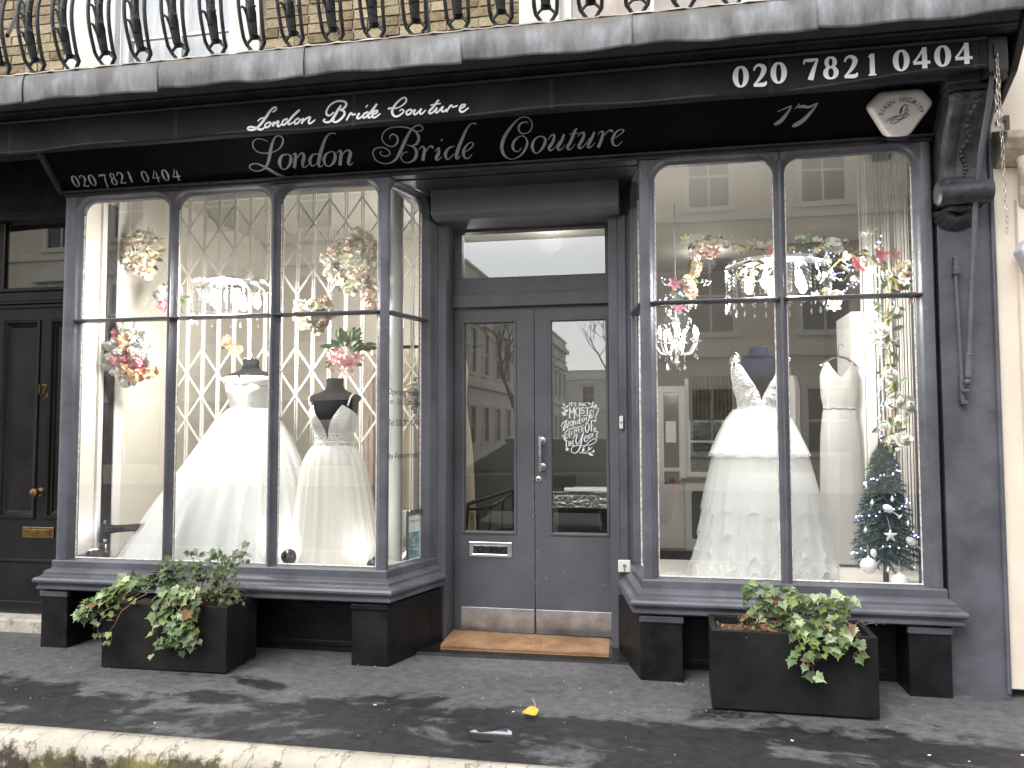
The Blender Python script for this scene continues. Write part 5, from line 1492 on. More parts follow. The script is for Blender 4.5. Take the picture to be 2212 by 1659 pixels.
# chair behind the left door pane
chr_ = empty('slat_chair', (-.50, 1.62, .02))
tag(chr_, 'black chair with curved slatted back seen through the left door pane', 'chair')
M['chair_black'] = pm('black_chair_metal', (.008, .008, .008), .35)
fr = MB()
cxs, y0 = -.50, 1.50
def chp(s, z):
    return (cxs + s * .17, y0 + .14 * (s * .9 + 1) * .7 - .10 * (z - .5), z + s * .055)
fr.tube([chp(-1, .48), chp(-.82, .80)], .013, 6)
fr.tube([chp(1, .48), chp(.98, .80)], .013, 6)
obj('post', fr, M['chair_black'], chr_, smooth=True)
rl = MB(); rl.tube([chp(-.84 + 1.82 * t / 6, .79 - .0 * t) for t in range(7)], .013, 6)
obj('top_rail', rl, M['chair_black'], chr_, smooth=True)
rl = MB(); rl.tube([chp(-.86 + 1.8 * t / 8, .755 - .035 * math.sin(math.pi * t / 8)) for t in range(9)], .010, 6)
obj('curved_rail', rl, M['chair_black'], chr_, smooth=True)
rl = MB(); rl.tube([chp(-.98 + 1.9 * t / 8, .50 + .035 * math.sin(math.pi * t / 8)) for t in range(9)], .010, 6)
obj('lower_rail', rl, M['chair_black'], chr_, smooth=True)
for s in (-.5, 0, .5):
    obj('slat', MB().tube([chp(s, .53), chp(s + .06, .73)], .009, 6), M['chair_black'], chr_, smooth=True)
obj('seat', MB().box(-.70, -.30, 1.58, 1.98, .43, .46), M['chair_black'], chr_, bevel=.01)
for lx in (-.68, -.32):
    for ly in (1.60, 1.96):
        obj('leg', MB().tube([(lx, ly, .02), (lx, ly, .44)], .012, 6), M['chair_black'], chr_, smooth=True)
# shelf rail high on the wall behind the gate and a picture frame
o = obj('garment_rail', MB().tube([(-1.6, 1.55, 1.93), (-.55, 1.55, 1.93)], .013, 8), M['chair_black'], None, smooth=True)
tag(o, 'black garment rail behind the gate of the left window', 'rail')

# ------------------------------------------------------------------ fabrics, mannequins and gowns
def fabric(name, col, trans=.0, rough=.75, transl=.25, var=.04, bump=0, bscale=200, sparkle=0):
    mt = bpy.data.materials.new(name)
    mt.use_nodes = True
    N, L = nt(mt)
    b = N['Principled BSDF']
    b.inputs['Base Color'].default_value = (*col, 1)
    b.inputs['Roughness'].default_value = rough
    b.inputs['Sheen Weight'].default_value = .3
    out = N['Material Output']
    tl = N.new('ShaderNodeBsdfTranslucent'); tl.inputs[0].default_value = (*col, 1)
    mx = N.new('ShaderNodeMixShader'); mx.inputs[0].default_value = transl
    L.new(b.outputs[0], mx.inputs[1]); L.new(tl.outputs[0], mx.inputs[2])
    last = mx.outputs[0]
    geo = N.new('ShaderNodeNewGeometry')
    if bump:
        v = N.new('ShaderNodeTexVoronoi'); v.inputs['Scale'].default_value = bscale
        L.new(geo.outputs['Position'], v.inputs['Vector'])
        n2 = N.new('ShaderNodeTexNoise'); n2.inputs['Scale'].default_value = bscale * .5; n2.inputs['Detail'].default_value = 6
        L.new(geo.outputs['Position'], n2.inputs['Vector'])
        ad = N.new('ShaderNodeMath'); ad.operation = 'ADD'; L.new(v.outputs['Distance'], ad.inputs[0]); L.new(n2.outputs['Fac'], ad.inputs[1])
        bp = N.new('ShaderNodeBump'); bp.inputs['Strength'].default_value = bump; bp.inputs['Distance'].default_value = .006
        L.new(ad.outputs[0], bp.inputs['Height']); L.new(bp.outputs[0], b.inputs['Normal'])
    if trans:
        tp = N.new('ShaderNodeBsdfTransparent')
        m2 = N.new('ShaderNodeMixShader'); m2.inputs[0].default_value = trans
        L.new(last, m2.inputs[1]); L.new(tp.outputs[0], m2.inputs[2])
        last = m2.outputs[0]
    L.new(last, out.inputs[0])
    return mt


M['tulle'] = fabric('white_tulle', (.86, .87, .86), .0)
M['tulle_veil'] = fabric('sheer_tulle_layer', (.87, .88, .87), .6)
M['ivory'] = fabric('ivory_tulle', (.87, .85, .80), .0)
M['ivory_veil'] = fabric('sheer_ivory_layer', (.88, .86, .81), .6)
M['satin'] = fabric('white_satin', (.80, .80, .78), .0, .45, .1)
M['lace'] = fabric('corded_lace', (.82, .80, .75), .0, .7, .15, bump=.9, bscale=75)
M['lace_w'] = fabric('white_floral_lace', (.80, .80, .79), .0, .7, .15, bump=1.2, bscale=60)
M['bust_black'] = pm('black_jersey_bust', (.006, .006, .008), .95, var=.2, vscale=8, spec=.2)
M['bust_navy'] = pm('navy_jersey_bust', (.005, .0055, .011), .95, var=.2, vscale=8, spec=.05)
M['nude'] = fabric('sheer_mesh', (.45, .42, .42), .55)
M['nude_faint'] = fabric('barely_there_mesh', (.5, .5, .5), .86)


def skirt(mb, rings, nf, a0, a1, seed, n=180, m=34, arc=None, hem=0.0):
    """rings of (z, cx, cy, rx, ry) from waist to hem; folds deepen downwards"""
    r0 = random.Random(seed)
    comps = [(nf + r0.randint(-4, 5), r0.uniform(0, 6.28), r0.uniform(.5, 1), r0.uniform(-.5, .5)) for _ in range(4)]
    comps += [(r0.randint(5, 9), r0.uniform(0, 6.28), .8, r0.uniform(-.4, .4))]
    def ring(v):
        t = v * (len(rings) - 1)
        i = min(int(t), len(rings) - 2)
        f_ = t - i
        p0, p1, p2, p3 = rings[max(i - 1, 0)], rings[i], rings[i + 1], rings[min(i + 2, len(rings) - 1)]
        return [.5 * (2 * b + (c - a) * f_ + (2 * a - 5 * b + 4 * c - d) * f_ * f_ + (3 * b - a - 3 * c + d) * f_ ** 3) for a, b, c, d in zip(p0, p1, p2, p3)]
    def fn(u, v):
        z, cx, cy, rx, ry = ring(v)
        th = 2 * math.pi * u
        amp = a0 + (a1 - a0) * v
        w = sum(c[2] * math.sin(c[0] * th + c[1] + c[3] * v * 3) for c in comps) / 2.6
        k = 1 + amp * w
        zz = z + hem * v ** 6 * math.sin(nf * .7 * th + 1)
        return (cx + rx * k * math.cos(th), cy + ry * k * math.sin(th), zz)
    return mb.grid(fn, n, m, closed_u=True)


def bodice(mb, rings, top_fn, n=72, m=16, bs=1.0):
    """body shell from waist up; top edge height depends on the angle (0 = towards the street)"""
    zs = [r_[0] for r_ in rings]
    def at(z):
        for a, b in zip(rings, rings[1:]):
            if a[0] <= z <= b[0]:
                t = (z - a[0]) / (b[0] - a[0])
                t = t * t * (3 - 2 * t)
                return [x + (y - x) * t for x, y in zip(a, b)]
        return list(rings[-1]) if z > rings[-1][0] else list(rings[0])
    def fn(u, v):
        th = 2 * math.pi * u
        ang = (th + math.pi) % (2 * math.pi) - math.pi      # 0 = front
        z = rings[0][0] + (top_fn(ang) - rings[0][0]) * v
        _, cx, cy, rx, ry = at(z)
        bust = bs * .022 * math.exp(-((abs(ang) - .55) / .33) ** 2) * math.exp(-((z - (rings[-1][0] - .11)) / .06) ** 2)
        return (cx + (rx + bust) * math.sin(ang), cy - (ry + bust * 1.6) * math.cos(ang), z)
    return mb.grid(fn, n, m, closed_u=True)


def bust_form(parent, cx, cy, waist, mat, shoulder=.185, h=.30, neck=True, s=1.0):
    """dressmaker's torso: waist, chest, sloping shoulders and neck"""
    mb = MB()
    z = waist
    pr = [(0, .108, .085), (.06, .115, .092), (.12, .135, .105), (.17, .145, .112), (.21, .150, .105), (.25, shoulder - .02, .090), (.275, shoulder, .074), (.290, shoulder - .008, .062), (.302, shoulder * .78, .052), (.318, shoulder * .50, .048), (.335, .062, .046), (.36, .054, .046), (.395, .056, .048), (.402, .050, .043), (.403, .01, .01)]
    k = h / .30
    n = 36
    vs, fs = [], []
    for dz, rx, ry in pr:
        for i in range(n):
            a = 2 * math.pi * i / n
            vs.append((cx + rx * s * math.cos(a), cy + ry * s * math.sin(a) + .01, z + dz * k))
    for j in range(len(pr) - 1):
        for i in range(n):
            fs.append((j * n + i, j * n + (i + 1) % n, (j + 1) * n + (i + 1) % n, (j + 1) * n + i))
    fs.append(tuple((len(pr) - 1) * n + i for i in range(n)))
    fs.append(tuple(range(n - 1, -1, -1)))
    mb.add(vs, fs)
    return obj('torso', mb, mat, parent, smooth='all')


def stand(parent, cx, cy, z0, z1):
    mb = MB()
    mb.tube([(cx, cy, z0), (cx, cy, z1)], .014, 8)
    mb.lathe([(.15, 0), (.15, .012), (.02, .02)], (cx, cy, z0), 20)
    obj('stand', mb, M['chrome'], parent, smooth=40)


PZ = .442
# -- gown 1: strapless ball gown
g1x, g1y = -1.915, .60
mq = empty('mannequin', (g1x, g1y, PZ))
tag(mq, 'black bust form with silver neck cap inside the strapless ball gown', 'mannequin')
mb = MB()
mb.add([], [])
bust_form(mq, g1x, g1y, 1.42, M['bust_black'], .18, .255)
nc = MB(); nc.lathe([(.045, 0), (.055, .008), (.05, .02), (.018, .03), (.012, .05), (.002, .052)], (g1x, g1y + .01, 1.42 + .34), 18)
obj('neck_cap', nc, M['chrome'], mq, smooth=40)
stand(mq, g1x, g1y, PZ, 1.42)
gn = empty('ball_gown', (g1x, g1y, PZ))
tag(gn, 'huge white strapless ball gown with folded satin neckline in the left window', 'dress')
def top1(a):
    d = .014 * math.exp(-(a / .10) ** 2) * 4 if abs(a) < .25 else 0
    return 1.652 - .0 * abs(a) - .06 * max(0, abs(a) - 1.5) - d * .45
br1 = [(1.43, g1x, g1y, .130, .100), (1.50, g1x, g1y, .142, .112), (1.58, g1x, g1y, .158, .122), (1.66, g1x, g1y, .168, .122)]
obj('bodice', bodice(MB(), br1, top1), M['satin'], gn, smooth='all')
cf = MB()
for s in (-1, 1):
    def cuff(u, v):
        a = s * (.06 + u * 2.2)
        w = .060 - .02 * u
        z = 1.650 - v * w + .008 * math.sin(math.pi * v) - .012 * u
        k = 1 + .10 * math.sin(math.pi * (v * .85 + .12)) + .02
        return (g1x + .170 * k * math.sin(a), g1y - .126 * k * math.cos(a), z)
    cf.grid(cuff, 24, 8)
o = obj('folded_neckline', cf, M['satin'], gn, smooth='all')
s_ = o.modifiers.new('t', 'SOLIDIFY'); s_.thickness = .006
sk = [(1.44, g1x, g1y, .134, .104), (1.385, g1x, g1y - .01, .185, .14), (1.325, g1x, g1y - .02, .230, .18), (1.08, -1.930, .56, .385, .26), (.82, -1.985, .545, .520, .33), (.60, -2.03, .54, .635, .38), (PZ + .004, -2.06, .535, .705, .405)]
obj('skirt', skirt(MB(), sk, 26, .012, .050, 3, n=260), M['tulle'], gn, smooth='all')
sk2 = [(z, cx, cy, rx + .010 + .012 * (1.44 - z), ry + .010 + .008 * (1.44 - z)) for z, cx, cy, rx, ry in sk]
obj('overskirt', skirt(MB(), sk2, 17, .008, .035, 9, n=260), M['tulle_veil'], gn, smooth='all')

# -- gown 2: beaded bodice with deep V
g2x, g2y = -1.235, .42
mq = empty('mannequin', (g2x, g2y, PZ))
tag(mq, 'black bust form with tall neck wearing the beaded dress, left window', 'mannequin')
bust_form(mq, g2x, g2y, 1.225, M['bust_black'], .175, .295)
stand(mq, g2x, g2y, PZ, 1.24)
gn = empty('beaded_dress', (g2x, g2y, PZ))
tag(gn, 'ivory dress with beaded deep V bodice, thin straps and tulle skirt', 'dress')
def top2(a):
    a_ = abs(a)
    if a_ < .62:
        return 1.235 + (1.452 - 1.235) * (a_ / .62) ** .62
    if a_ < 1.5:
        return 1.452 - .075 * (a_ - .62)
    return 1.38 - .09 * min(1, (a_ - 1.5))
br2 = [(1.215, g2x, g2y, .120, .098), (1.27, g2x, g2y, .126, .104), (1.34, g2x, g2y, .148, .122), (1.40, g2x, g2y, .160, .128), (1.47, g2x, g2y, .160, .118)]
obj('bodice', bodice(MB(), br2, top2, 120, 18), M['lace'], gn, smooth='all')
def top2b(a):
    return 1.235 + .17 if abs(a) < .62 else top2(a) - .004
obj('mesh_inset', bodice(MB(), [(r_[0], r_[1], r_[2], r_[3] - .012, r_[4] - .012) for r_ in br2], lambda a: 1.36 if abs(a) < .5 else 1.24, 60, 8), M['nude'], gn, smooth='all')
stp_ = MB()
for s in (-1, 1):
    stp_.tube([(g2x + s * .126, g2y - .088, 1.445), (g2x + s * .138, g2y - .070, 1.50), (g2x + s * .136, g2y - .02, 1.522), (g2x + s * .125, g2y + .06, 1.50), (g2x + s * .10, g2y + .10, 1.40)], .006, 6)
obj('strap', stp_, M['lace'], gn, smooth=True)
wbm = MB()
wbm.lathe([(1, .0), (1.02, .008), (1.02, .022), (1, .030)], (0, 0, 0), 40)
wbm.v = [(g2x + v[0] * .124, g2y + v[1] * .102, 1.198 + v[2]) for v in wbm.v]
obj('waistband', wbm, M['lace'], gn, smooth=40)
sk = [(1.20, g2x, g2y, .122, .100), (1.15, g2x, g2y, .160, .125), (1.05, g2x + .003, g2y, .198, .15), (.80, g2x + .015, g2y, .236, .18), (.62, g2x + .02, g2y, .262, .205), (PZ + .005, g2x + .03, g2y - .01, .292, .235)]
obj('skirt', skirt(MB(), sk, 30, .02, .085, 12, n=260), M['ivory'], gn, smooth='all')
sk2 = [(z, cx, cy, rx + .008 + .02 * (1.2 - z), ry + .008 + .01 * (1.2 - z)) for z, cx, cy, rx, ry in sk]
obj('overskirt', skirt(MB(), sk2, 22, .012, .06, 15, n=260), M['ivory_veil'], gn, smooth='all')
trm = MB()
def trn_(u, v):
    a = -2.6 + u * 2.2
    r_ = .20 + .30 * v
    return (g2x + .12 + r_ * 1.15 * math.cos(a), g2y + .05 + r_ * .62 * math.sin(a), PZ + .008 + .075 * (1 - v) ** 1.3 + .012 * math.sin(u * 38 + v * 4) * v + .006 * math.sin(u * 17))
trm.grid(trn_, 90, 10)
obj('train', trm, M['ivory'], gn, smooth='all')

# -- gown 3: tiered tulle with lace bodice, right window
g3x, g3y = 1.345, .52
mq = empty('mannequin', (g3x, g3y, PZ))
tag(mq, 'navy bust form wearing the tiered gown in the right window', 'mannequin')
bust_form(mq, g3x, g3y, 1.44, M['bust_navy'], .165, .250)
stand(mq, g3x, g3y, PZ, 1.43)
gn = empty('tiered_gown', (g3x, g3y, PZ))
tag(gn, 'white gown with floral lace bodice and tiered tulle skirt, right window', 'dress')
def top3(a):
    a_ = abs(a)
    if a_ < .70:
        return 1.455 + (1.66 - 1.455) * (a_ / .70) ** .8
    if a_ < 1.35:
        return 1.66
    return 1.66 - .10 * min(1, (a_ - 1.35))
br3 = [(1.405, g3x, g3y, .122, .100), (1.46, g3x, g3y, .130, .108), (1.54, g3x, g3y, .150, .124), (1.60, g3x, g3y, .158, .124), (1.67, g3x, g3y, .160, .108)]
obj('bodice', bodice(MB(), br3, top3, 120, 18), M['lace_w'], gn, smooth='all')
# lace motifs climbing the shoulders and the edge of the neckline
lm = MB()
r1 = random.Random(5)
for i in range(230):
    s = r1.choice((-1, 1))
    t = r1.random()
    z = 1.47 + .25 * t + r1.uniform(-.02, .02)
    edge_ = .010 + .115 * min(1, max(0, z - 1.455) / .23) ** 1.15
    x = g3x + s * (edge_ + r1.uniform(-.004, .045 + .02 * (1 - t)))
    rel = (x - g3x) / .165
    if abs(rel) > .95: continue
    y = g3y - (.128 - .05 * max(0, (z - 1.62) / .1)) * math.sqrt(1 - rel * rel) - .012
    a = r1.uniform(0, 6.28); l_ = r1.uniform(.008, .017); w = l_ * .42
    u, v = Vector((math.cos(a), 0, math.sin(a))), Vector((-math.sin(a), 0, math.cos(a)))
    p = Vector((x, y, z))
    lm.add([p - u * l_, p - v * w + Vector((0, -.003, 0)), p + u * l_, p + v * w + Vector((0, -.003, 0))], [(0, 1, 2, 3)])
tag(obj('lace_motifs', lm, M['lace_w'], gn), kind='stuff')
obj('shoulder_mesh', bodice(MB(), [(1.60, g3x, g3y, .160, .112), (1.70, g3x, g3y, .166, .085), (1.73, g3x, g3y, .15, .07)], lambda a: 1.722 if .72 < abs(a) < 2.4 else 1.6004, 90, 8), M['nude_faint'], gn, smooth='all')
wbm = MB(); wbm.lathe([(1, .0), (1.02, .006), (1.02, .018), (1, .024)], (0, 0, 0), 40)
wbm.v = [(g3x + v[0] * .126, g3y + v[1] * .104, 1.400 + v[2]) for v in wbm.v]
obj('waistband', wbm, M['satin'], gn, smooth=40)
full = [(1.41, .122, .10), (1.385, .142, .116), (1.33, .178, .142), (1.157, .245, .19), (.95, .290, .225), (.72, .325, .26), (.60, .352, .28), (PZ + .005, .385, .31)]
obj('underskirt', skirt(MB(), [(z, g3x - .01, g3y, rx * .97, ry * .97) for z, rx, ry in full], 24, .01, .04, 21, n=220), M['tulle'], gn, smooth='all')
tiers = [(1.41, 1.157), (1.22, .84), (1.05, .70), (.88, .58), (.72, .49)]
def half(z):
    for a, b in zip(full, full[1:]):
        if b[0] <= z <= a[0]:
            t = (a[0] - z) / (a[0] - b[0])
            return a[1] + (b[1] - a[1]) * t, a[2] + (b[2] - a[2]) * t
    return full[-1][1:]
for i, (za, zb) in enumerate(tiers):
    rg = []
    for k in range(5):
        z = za + (zb - za) * k / 4
        rx, ry = half(z)
        fl_ = .008 + (.016 if i == 0 else .006) * (k / 4) ** 1.5
        rg.append((z, g3x - .01 + .004 * i, g3y, rx + fl_, ry + fl_))
    obj('tier', skirt(MB(), rg, 22 + i * 3, .006, .026 + .010 * i, 30 + i, n=240, m=14, hem=.004 + .013 * i), M['tulle'] if i == 0 else M['tulle_veil'], gn, smooth='all')
    rg2 = [(z + .002, cx, cy, rx + .010, ry + .010) for z, cx, cy, rx, ry in rg]
    rg2[-1] = (rg2[-1][0] - .018, rg2[-1][1], rg2[-1][2], rg2[-1][3] + .004, rg2[-1][4] + .004)
    obj('tier', skirt(MB(), rg2, 18 + i * 2, .004, .024 + .008 * i, 50 + i, n=240, m=14, hem=.004 + .014 * i), M['tulle_veil'], gn, smooth='all')

# -- gown 4: satin sheath hanging behind, with a jewelled belt
M['satin_dim'] = fabric('dimmed_satin', (.50, .49, .47), .0, .5, .1)  # white satin greyed in colour to stand in for weaker light
g4x, g4y = 1.895, 1.10
gn = empty('satin_sheath_dress', (g4x, g4y, PZ))
tag(gn, 'plain satin sheath dress with jewelled belt hanging behind the tree', 'dress')
def top4(a):
    a_ = abs(a)
    return 1.62 + .10 * min(1, a_ / .8) if a_ < 1.2 else 1.72 - .12 * min(1, (a_ - 1.2))
br4 = [(1.42, g4x, g4y, .098, .06), (1.52, g4x, g4y, .112, .07), (1.62, g4x, g4y, .115, .07), (1.73, g4x, g4y, .09, .05)]
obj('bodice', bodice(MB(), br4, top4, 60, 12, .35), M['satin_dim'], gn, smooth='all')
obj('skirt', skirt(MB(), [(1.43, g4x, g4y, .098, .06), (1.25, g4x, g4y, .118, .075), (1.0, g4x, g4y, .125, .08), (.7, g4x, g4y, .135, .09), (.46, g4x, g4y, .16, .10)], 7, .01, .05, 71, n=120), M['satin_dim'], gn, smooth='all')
bl = MB()
for i in range(26):
    a = -1.3 + 2.6 * i / 25
    bl.ball((g4x + .101 * math.sin(a), g4y - .063 * math.cos(a), 1.425 + .003 * math.sin(i)), .006, 5)
obj('jewelled_belt', bl, M['crystal_metal'], gn)
hg = MB(); hg.tube([(g4x - .11, g4y, 1.70), (g4x - .05, g4y, 1.745), (g4x, g4y, 1.76), (g4x + .05, g4y, 1.745), (g4x + .11, g4y, 1.70)], .008, 8)
hg.tube([(g4x, g4y, 1.76), (g4x, g4y, 1.82), (g4x + .02, g4y, 1.84), (g4x + .035, g4y, 1.82)], .004, 6)
o = obj('coat_hanger', hg, M['chrome'], None, smooth=True)
tag(o, 'chrome hanger holding the satin sheath dress', 'hanger')

# -- more gowns on the rail behind the gate and past the doors
def hung(x, y, w, ztop, zbot, mat, label, seed):
    e = empty('hanging_gown', (x, y, zbot))
    tag(e, label, 'dress', 'gowns on the rails inside')
    r_ = random.Random(seed)
    obj('gown_body', skirt(MB(), [(ztop, x, y, w * .35, .05), (ztop - .12, x, y, w * .55, .07), (ztop - .4, x, y, w * .5, .07), (ztop - .8, x, y, w * .8, .10), (zbot, x, y, w, .15)], 11, .03, .16, seed, n=110, m=20), mat, e, smooth='all')
    obj('hanger_hook', MB().tube([(x, y, ztop - .01), (x, y, ztop + .06)], .004, 6), M['chrome'], e)
M['champagne'] = fabric('champagne_tulle', (.62, .53, .40), .0)
M['blush'] = fabric('blush_lace', (.55, .45, .40), .0, bump=1.0, bscale=60)
hung(-1.42, 1.55, .13, 1.87, .35, M['blush'], 'greyish lace gown on the black rail, furthest left behind gate', 81)
hung(-1.12, 1.55, .13, 1.87, .30, M['champagne'], 'champagne tulle gown on the black rail behind the beaded dress', 82)
hung(-.88, 1.55, .14, 1.87, .25, M['ivory'], 'ivory gown on the black rail behind the white column', 83)
hung(-.76, 1.62, .15, 1.88, .25, M['champagne'], 'champagne gown at the right end of black rail beside entrance', 84)
hung(-.30, 2.60, .15, 1.80, .20, M['champagne'], 'champagne gown further inside behind the left door pane', 85)
hung(1.74, 2.1, .12, 1.70, .40, M['satin_dim'], 'dimmed satin gown hanging in the dim room behind the tiered gown', 86)

# ------------------------------------------------------------------ flowers
def petal_patch(mb, R_, width, length, cup, tilt, az, zoff, ruffle=0.0, seed=0):
    """curved petal growing from the axis: az round the axis, tilt from the axis, cup bends it inwards"""
    nu, nv = 4, 4
    def fn(u, v):
        s = (u - .5) * 2
        l_ = length * v
        w = width * max(0, math.sin(math.pi * (.12 + .76 * v))) ** .7 * s
        ang = tilt - cup * v
        r_ = R_ + l_ * math.sin(ang) - (abs(s) ** 2) * length * .12 * (1 if cup > 0 else 0)
        z = zoff + l_ * math.cos(ang) + ruffle * math.sin(s * 5 + seed) * v
        a = az
        x = r_ * math.cos(a) - w * math.sin(a)
        y = r_ * math.sin(a) + w * math.cos(a)
        return (x, y, z)
    mb.grid(fn, nu, nv)


def flower(kind, seed):
    r_ = random.Random(seed)
    mb = MB()
    if kind == 'rose':
        for i in range(19):
            t = i / 18
            petal_patch(mb, .04 + .26 * t, .22 + .34 * t, .75 + .10 * math.sin(i), 1.05 - 1.0 * t, .15 + 1.05 * t, i * 2.4 + r_.uniform(-.15, .15), .12 - .32 * t, .02, i)
    elif kind == 'peony':
        for i in range(34):
            t = i / 33
            petal_patch(mb, .02 + .30 * t, .16 + .24 * t, .62 + r_.uniform(-.06, .10), .7 - .75 * t, .10 + 1.25 * t + r_.uniform(-.1, .1), i * 2.4 + r_.uniform(-.3, .3), .22 - .42 * t, .05, i)
    elif kind == 'lily':
        for i in range(6):
            petal_patch(mb, .04, .24, 1.05, -.5, .55, i * math.pi / 3 + r_.uniform(-.1, .1), 0, .03, i)
        for i in range(4):
            a = i * 1.6
            mb.tube([(0, 0, 0), (.12 * math.cos(a), .12 * math.sin(a), .55)], .02, 4)
    elif kind == 'bud':
        for i in range(7):
            petal_patch(mb, .06 + .03 * i, .30, .85, 1.0 - .06 * i, .35 + .05 * i, i * 2.4, -.1, .0, i)
    elif kind == 'spray':
        for i in range(16):
            a, q = r_.uniform(0, 6.28), r_.uniform(.1, .9)
            mb.ball((q * math.cos(a), q * math.sin(a), r_.uniform(.0, .4)), r_.uniform(.10, .17), 4)
    elif kind == 'hydr':
        for i in range(16):
            d = Vector((r_.gauss(0, 1), r_.gauss(0, 1), abs(r_.gauss(0, 1)) * .8)).normalized()
            rot = d.to_track_quat('Z', 'Y').to_matrix()
            for k in range(4):
                a = k * math.pi / 2 + i
                c = [Vector((.0, 0, 0)), Vector((.20 * math.cos(a - .5), .20 * math.sin(a - .5), .04)), Vector((.30 * math.cos(a), .30 * math.sin(a), .0)), Vector((.20 * math.cos(a + .5), .20 * math.sin(a + .5), .04))]
                mb.add([tuple(d * .8 + rot @ q) for q in c], [(0, 1, 2, 3)])
    me = mb.mesh('flower_' + kind, 'all')
    me.materials.append(None)
    return me


FL = {k: [flower(k, s) for s in range(n)] for k, n in (('rose', 3), ('peony', 3), ('lily', 2), ('bud', 2), ('spray', 2), ('hydr', 2))}


def leaf_mesh(seed, lobes=False):
    r_ = random.Random(seed)
    mb = MB()
    if lobes:                                      # five-pointed ivy leaf, slightly folded along the midrib
        pts = [(0, 0), (.22, -.16), (.46, -.10), (.40, .18), (.62, .36), (.34, .48), (.26, .66), (.10, .72), (0, 1.05)]
        pts = [(x * r_.uniform(.9, 1.1), y * r_.uniform(.94, 1.06)) for x, y in pts]
        pts[0] = (0, 0); pts[-1] = (0, pts[-1][1])
        mid = [(0, 0, 0), (0, .35, -.03), (0, .70, -.02), (0, pts[-1][1], -.10)]
        for s in (1, -1):
            b = [(s * x, y, .10 * x - .10 * y * y) for x, y in pts]
            c = (s * .04, .30, -.02)
            k = len(b)
            vs = b + [c]
            mb.add(vs, [((i, i + 1, k) if s > 0 else (i + 1, i, k)) for i in range(k - 1)] + [((k - 1, 0, k) if s > 0 else (0, k - 1, k))])
    else:
        def fn(u, v):
            s = (u - .5) * 2
            w = .26 * max(0, math.sin(math.pi * v)) ** .8 * (1 - .25 * v)
            return (s * w, v, .08 * abs(s) - .18 * v * v + .02 * math.sin(v * 9) * s)
        mb.grid(fn, 4, 6)
    me = mb.mesh('leaf', 'all' if not lobes else False)
    me.materials.append(None)
    return me


LF = [leaf_mesh(s) for s in range(3)]
IVY = [leaf_mesh(s, True) for s in range(6)]


def petal_mat(name, col, col2=None):
    return pm(name, col, .7, col2=col2, vscale=30, rnd=.06, sheen=.2)


PC = {
    'cream': petal_mat('cream_petals', (.86, .77, .60)), 'white': petal_mat('white_petals', (.86, .86, .80)), 'peach': petal_mat('peach_petals', (.90, .60, .40)),
    'pink': petal_mat('pink_petals', (.82, .28, .40), (.88, .46, .54)), 'blush': petal_mat('blush_petals', (.88, .70, .58)), 'ivory': petal_mat('ivory_petals', (.84, .82, .64)),
    'coral': petal_mat('coral_petals', (.80, .30, .30), (.85, .50, .46)), 'hotpink': petal_mat('hot_pink_petals', (.76, .16, .24), (.80, .30, .34)), 'lime': petal_mat('lime_white_petals', (.72, .77, .44)),
}
M['leaf_dark'] = pm('silk_leaf_dark', (.045, .085, .035), .5, var=.3, vscale=20, rnd=.3)
M['leaf_mid'] = pm('silk_leaf', (.085, .15, .055), .5, var=.3, vscale=20, rnd=.3)
M['leaf_pale'] = pm('pale_silk_leaf', (.25, .36, .20), .55, var=.2, vscale=20, rnd=.2)


def facing(d, spin=0.0):
    return d.to_track_quat('Z', 'Y').to_matrix().to_4x4() @ Matrix.Rotation(spin, 4, 'Z')


def leaf_rot(d, nrm, spin=0.0):
    """leaf tip along d, face towards nrm"""
    d = d.normalized()
    z = (nrm - d * nrm.dot(d))
    z = z.normalized() if z.length > 1e-4 else d.orthogonal().normalized()
    x = d.cross(z)
    return Matrix((x, d, z)).transposed().to_4x4()


def bloom(parent, kind, col, p, d, size, r_=rng):
    me = FL[kind][r_.randrange(len(FL[kind]))]
    return put({'rose': 'rose', 'peony': 'peony', 'lily': 'lily', 'bud': 'rosebud', 'spray': 'filler_flower', 'hydr': 'blossom_cluster'}[kind], me, parent, p, facing(Vector(d), r_.uniform(0, 6.28)), PC[col], size)


def bouquet(c, rx, rz, spec, nleaf, label, seed, depth=.06, leafmat='leaf_dark', size=(.034, .044), leafsize=(.05, .075)):
    """dome of blooms pointing to the street; spec = list of (kind, colour, count)"""
    r_ = random.Random(seed)
    e = empty('bouquet', c)
    tag(e, label, 'bouquet', 'silk flower bouquets in the windows')
    items = [(k, col) for k, col, n in spec for _ in range(n)]
    r_.shuffle(items)
    n = len(items)
    for i, (k, col) in enumerate(items):
        t = math.sqrt((i + .5) / n)
        a = i * 2.39996 + seed
        dx, dz = t * math.cos(a), t * math.sin(a)
        d = Vector((dx * .8, -math.sqrt(max(.05, 1 - t * t)) - .15, dz * .8 + .1)).normalized()
        p = (c[0] + dx * rx, c[1] - depth * (1 - t * t) + r_.uniform(-.01, .01), c[2] + dz * rz)
        s = 1.65 * r_.uniform(*size) * {'rose': 1, 'peony': 1.05, 'lily': .75, 'bud': .8, 'spray': .8, 'hydr': 1.1}[k]
        bloom(e, k, col, p, d, s, r_)
    for i in range(nleaf):
        a = r_.uniform(0, 6.28)
        t = r_.uniform(.55, 1.1)
        dx, dz = math.cos(a), math.sin(a)
        p = (c[0] + dx * t * rx * .85, c[1] - depth * .3 * (1 - t) + .02, c[2] + dz * t * rz * .85)
        d = Vector((dx, r_.uniform(-.7, .1), dz))
        put('leaf', LF[r_.randrange(3)], e, p, leaf_rot(d, Vector((r_.uniform(-.4, .4), -1, r_.uniform(-.2, .6)))), M[leafmat], r_.uniform(*leafsize))
    return e


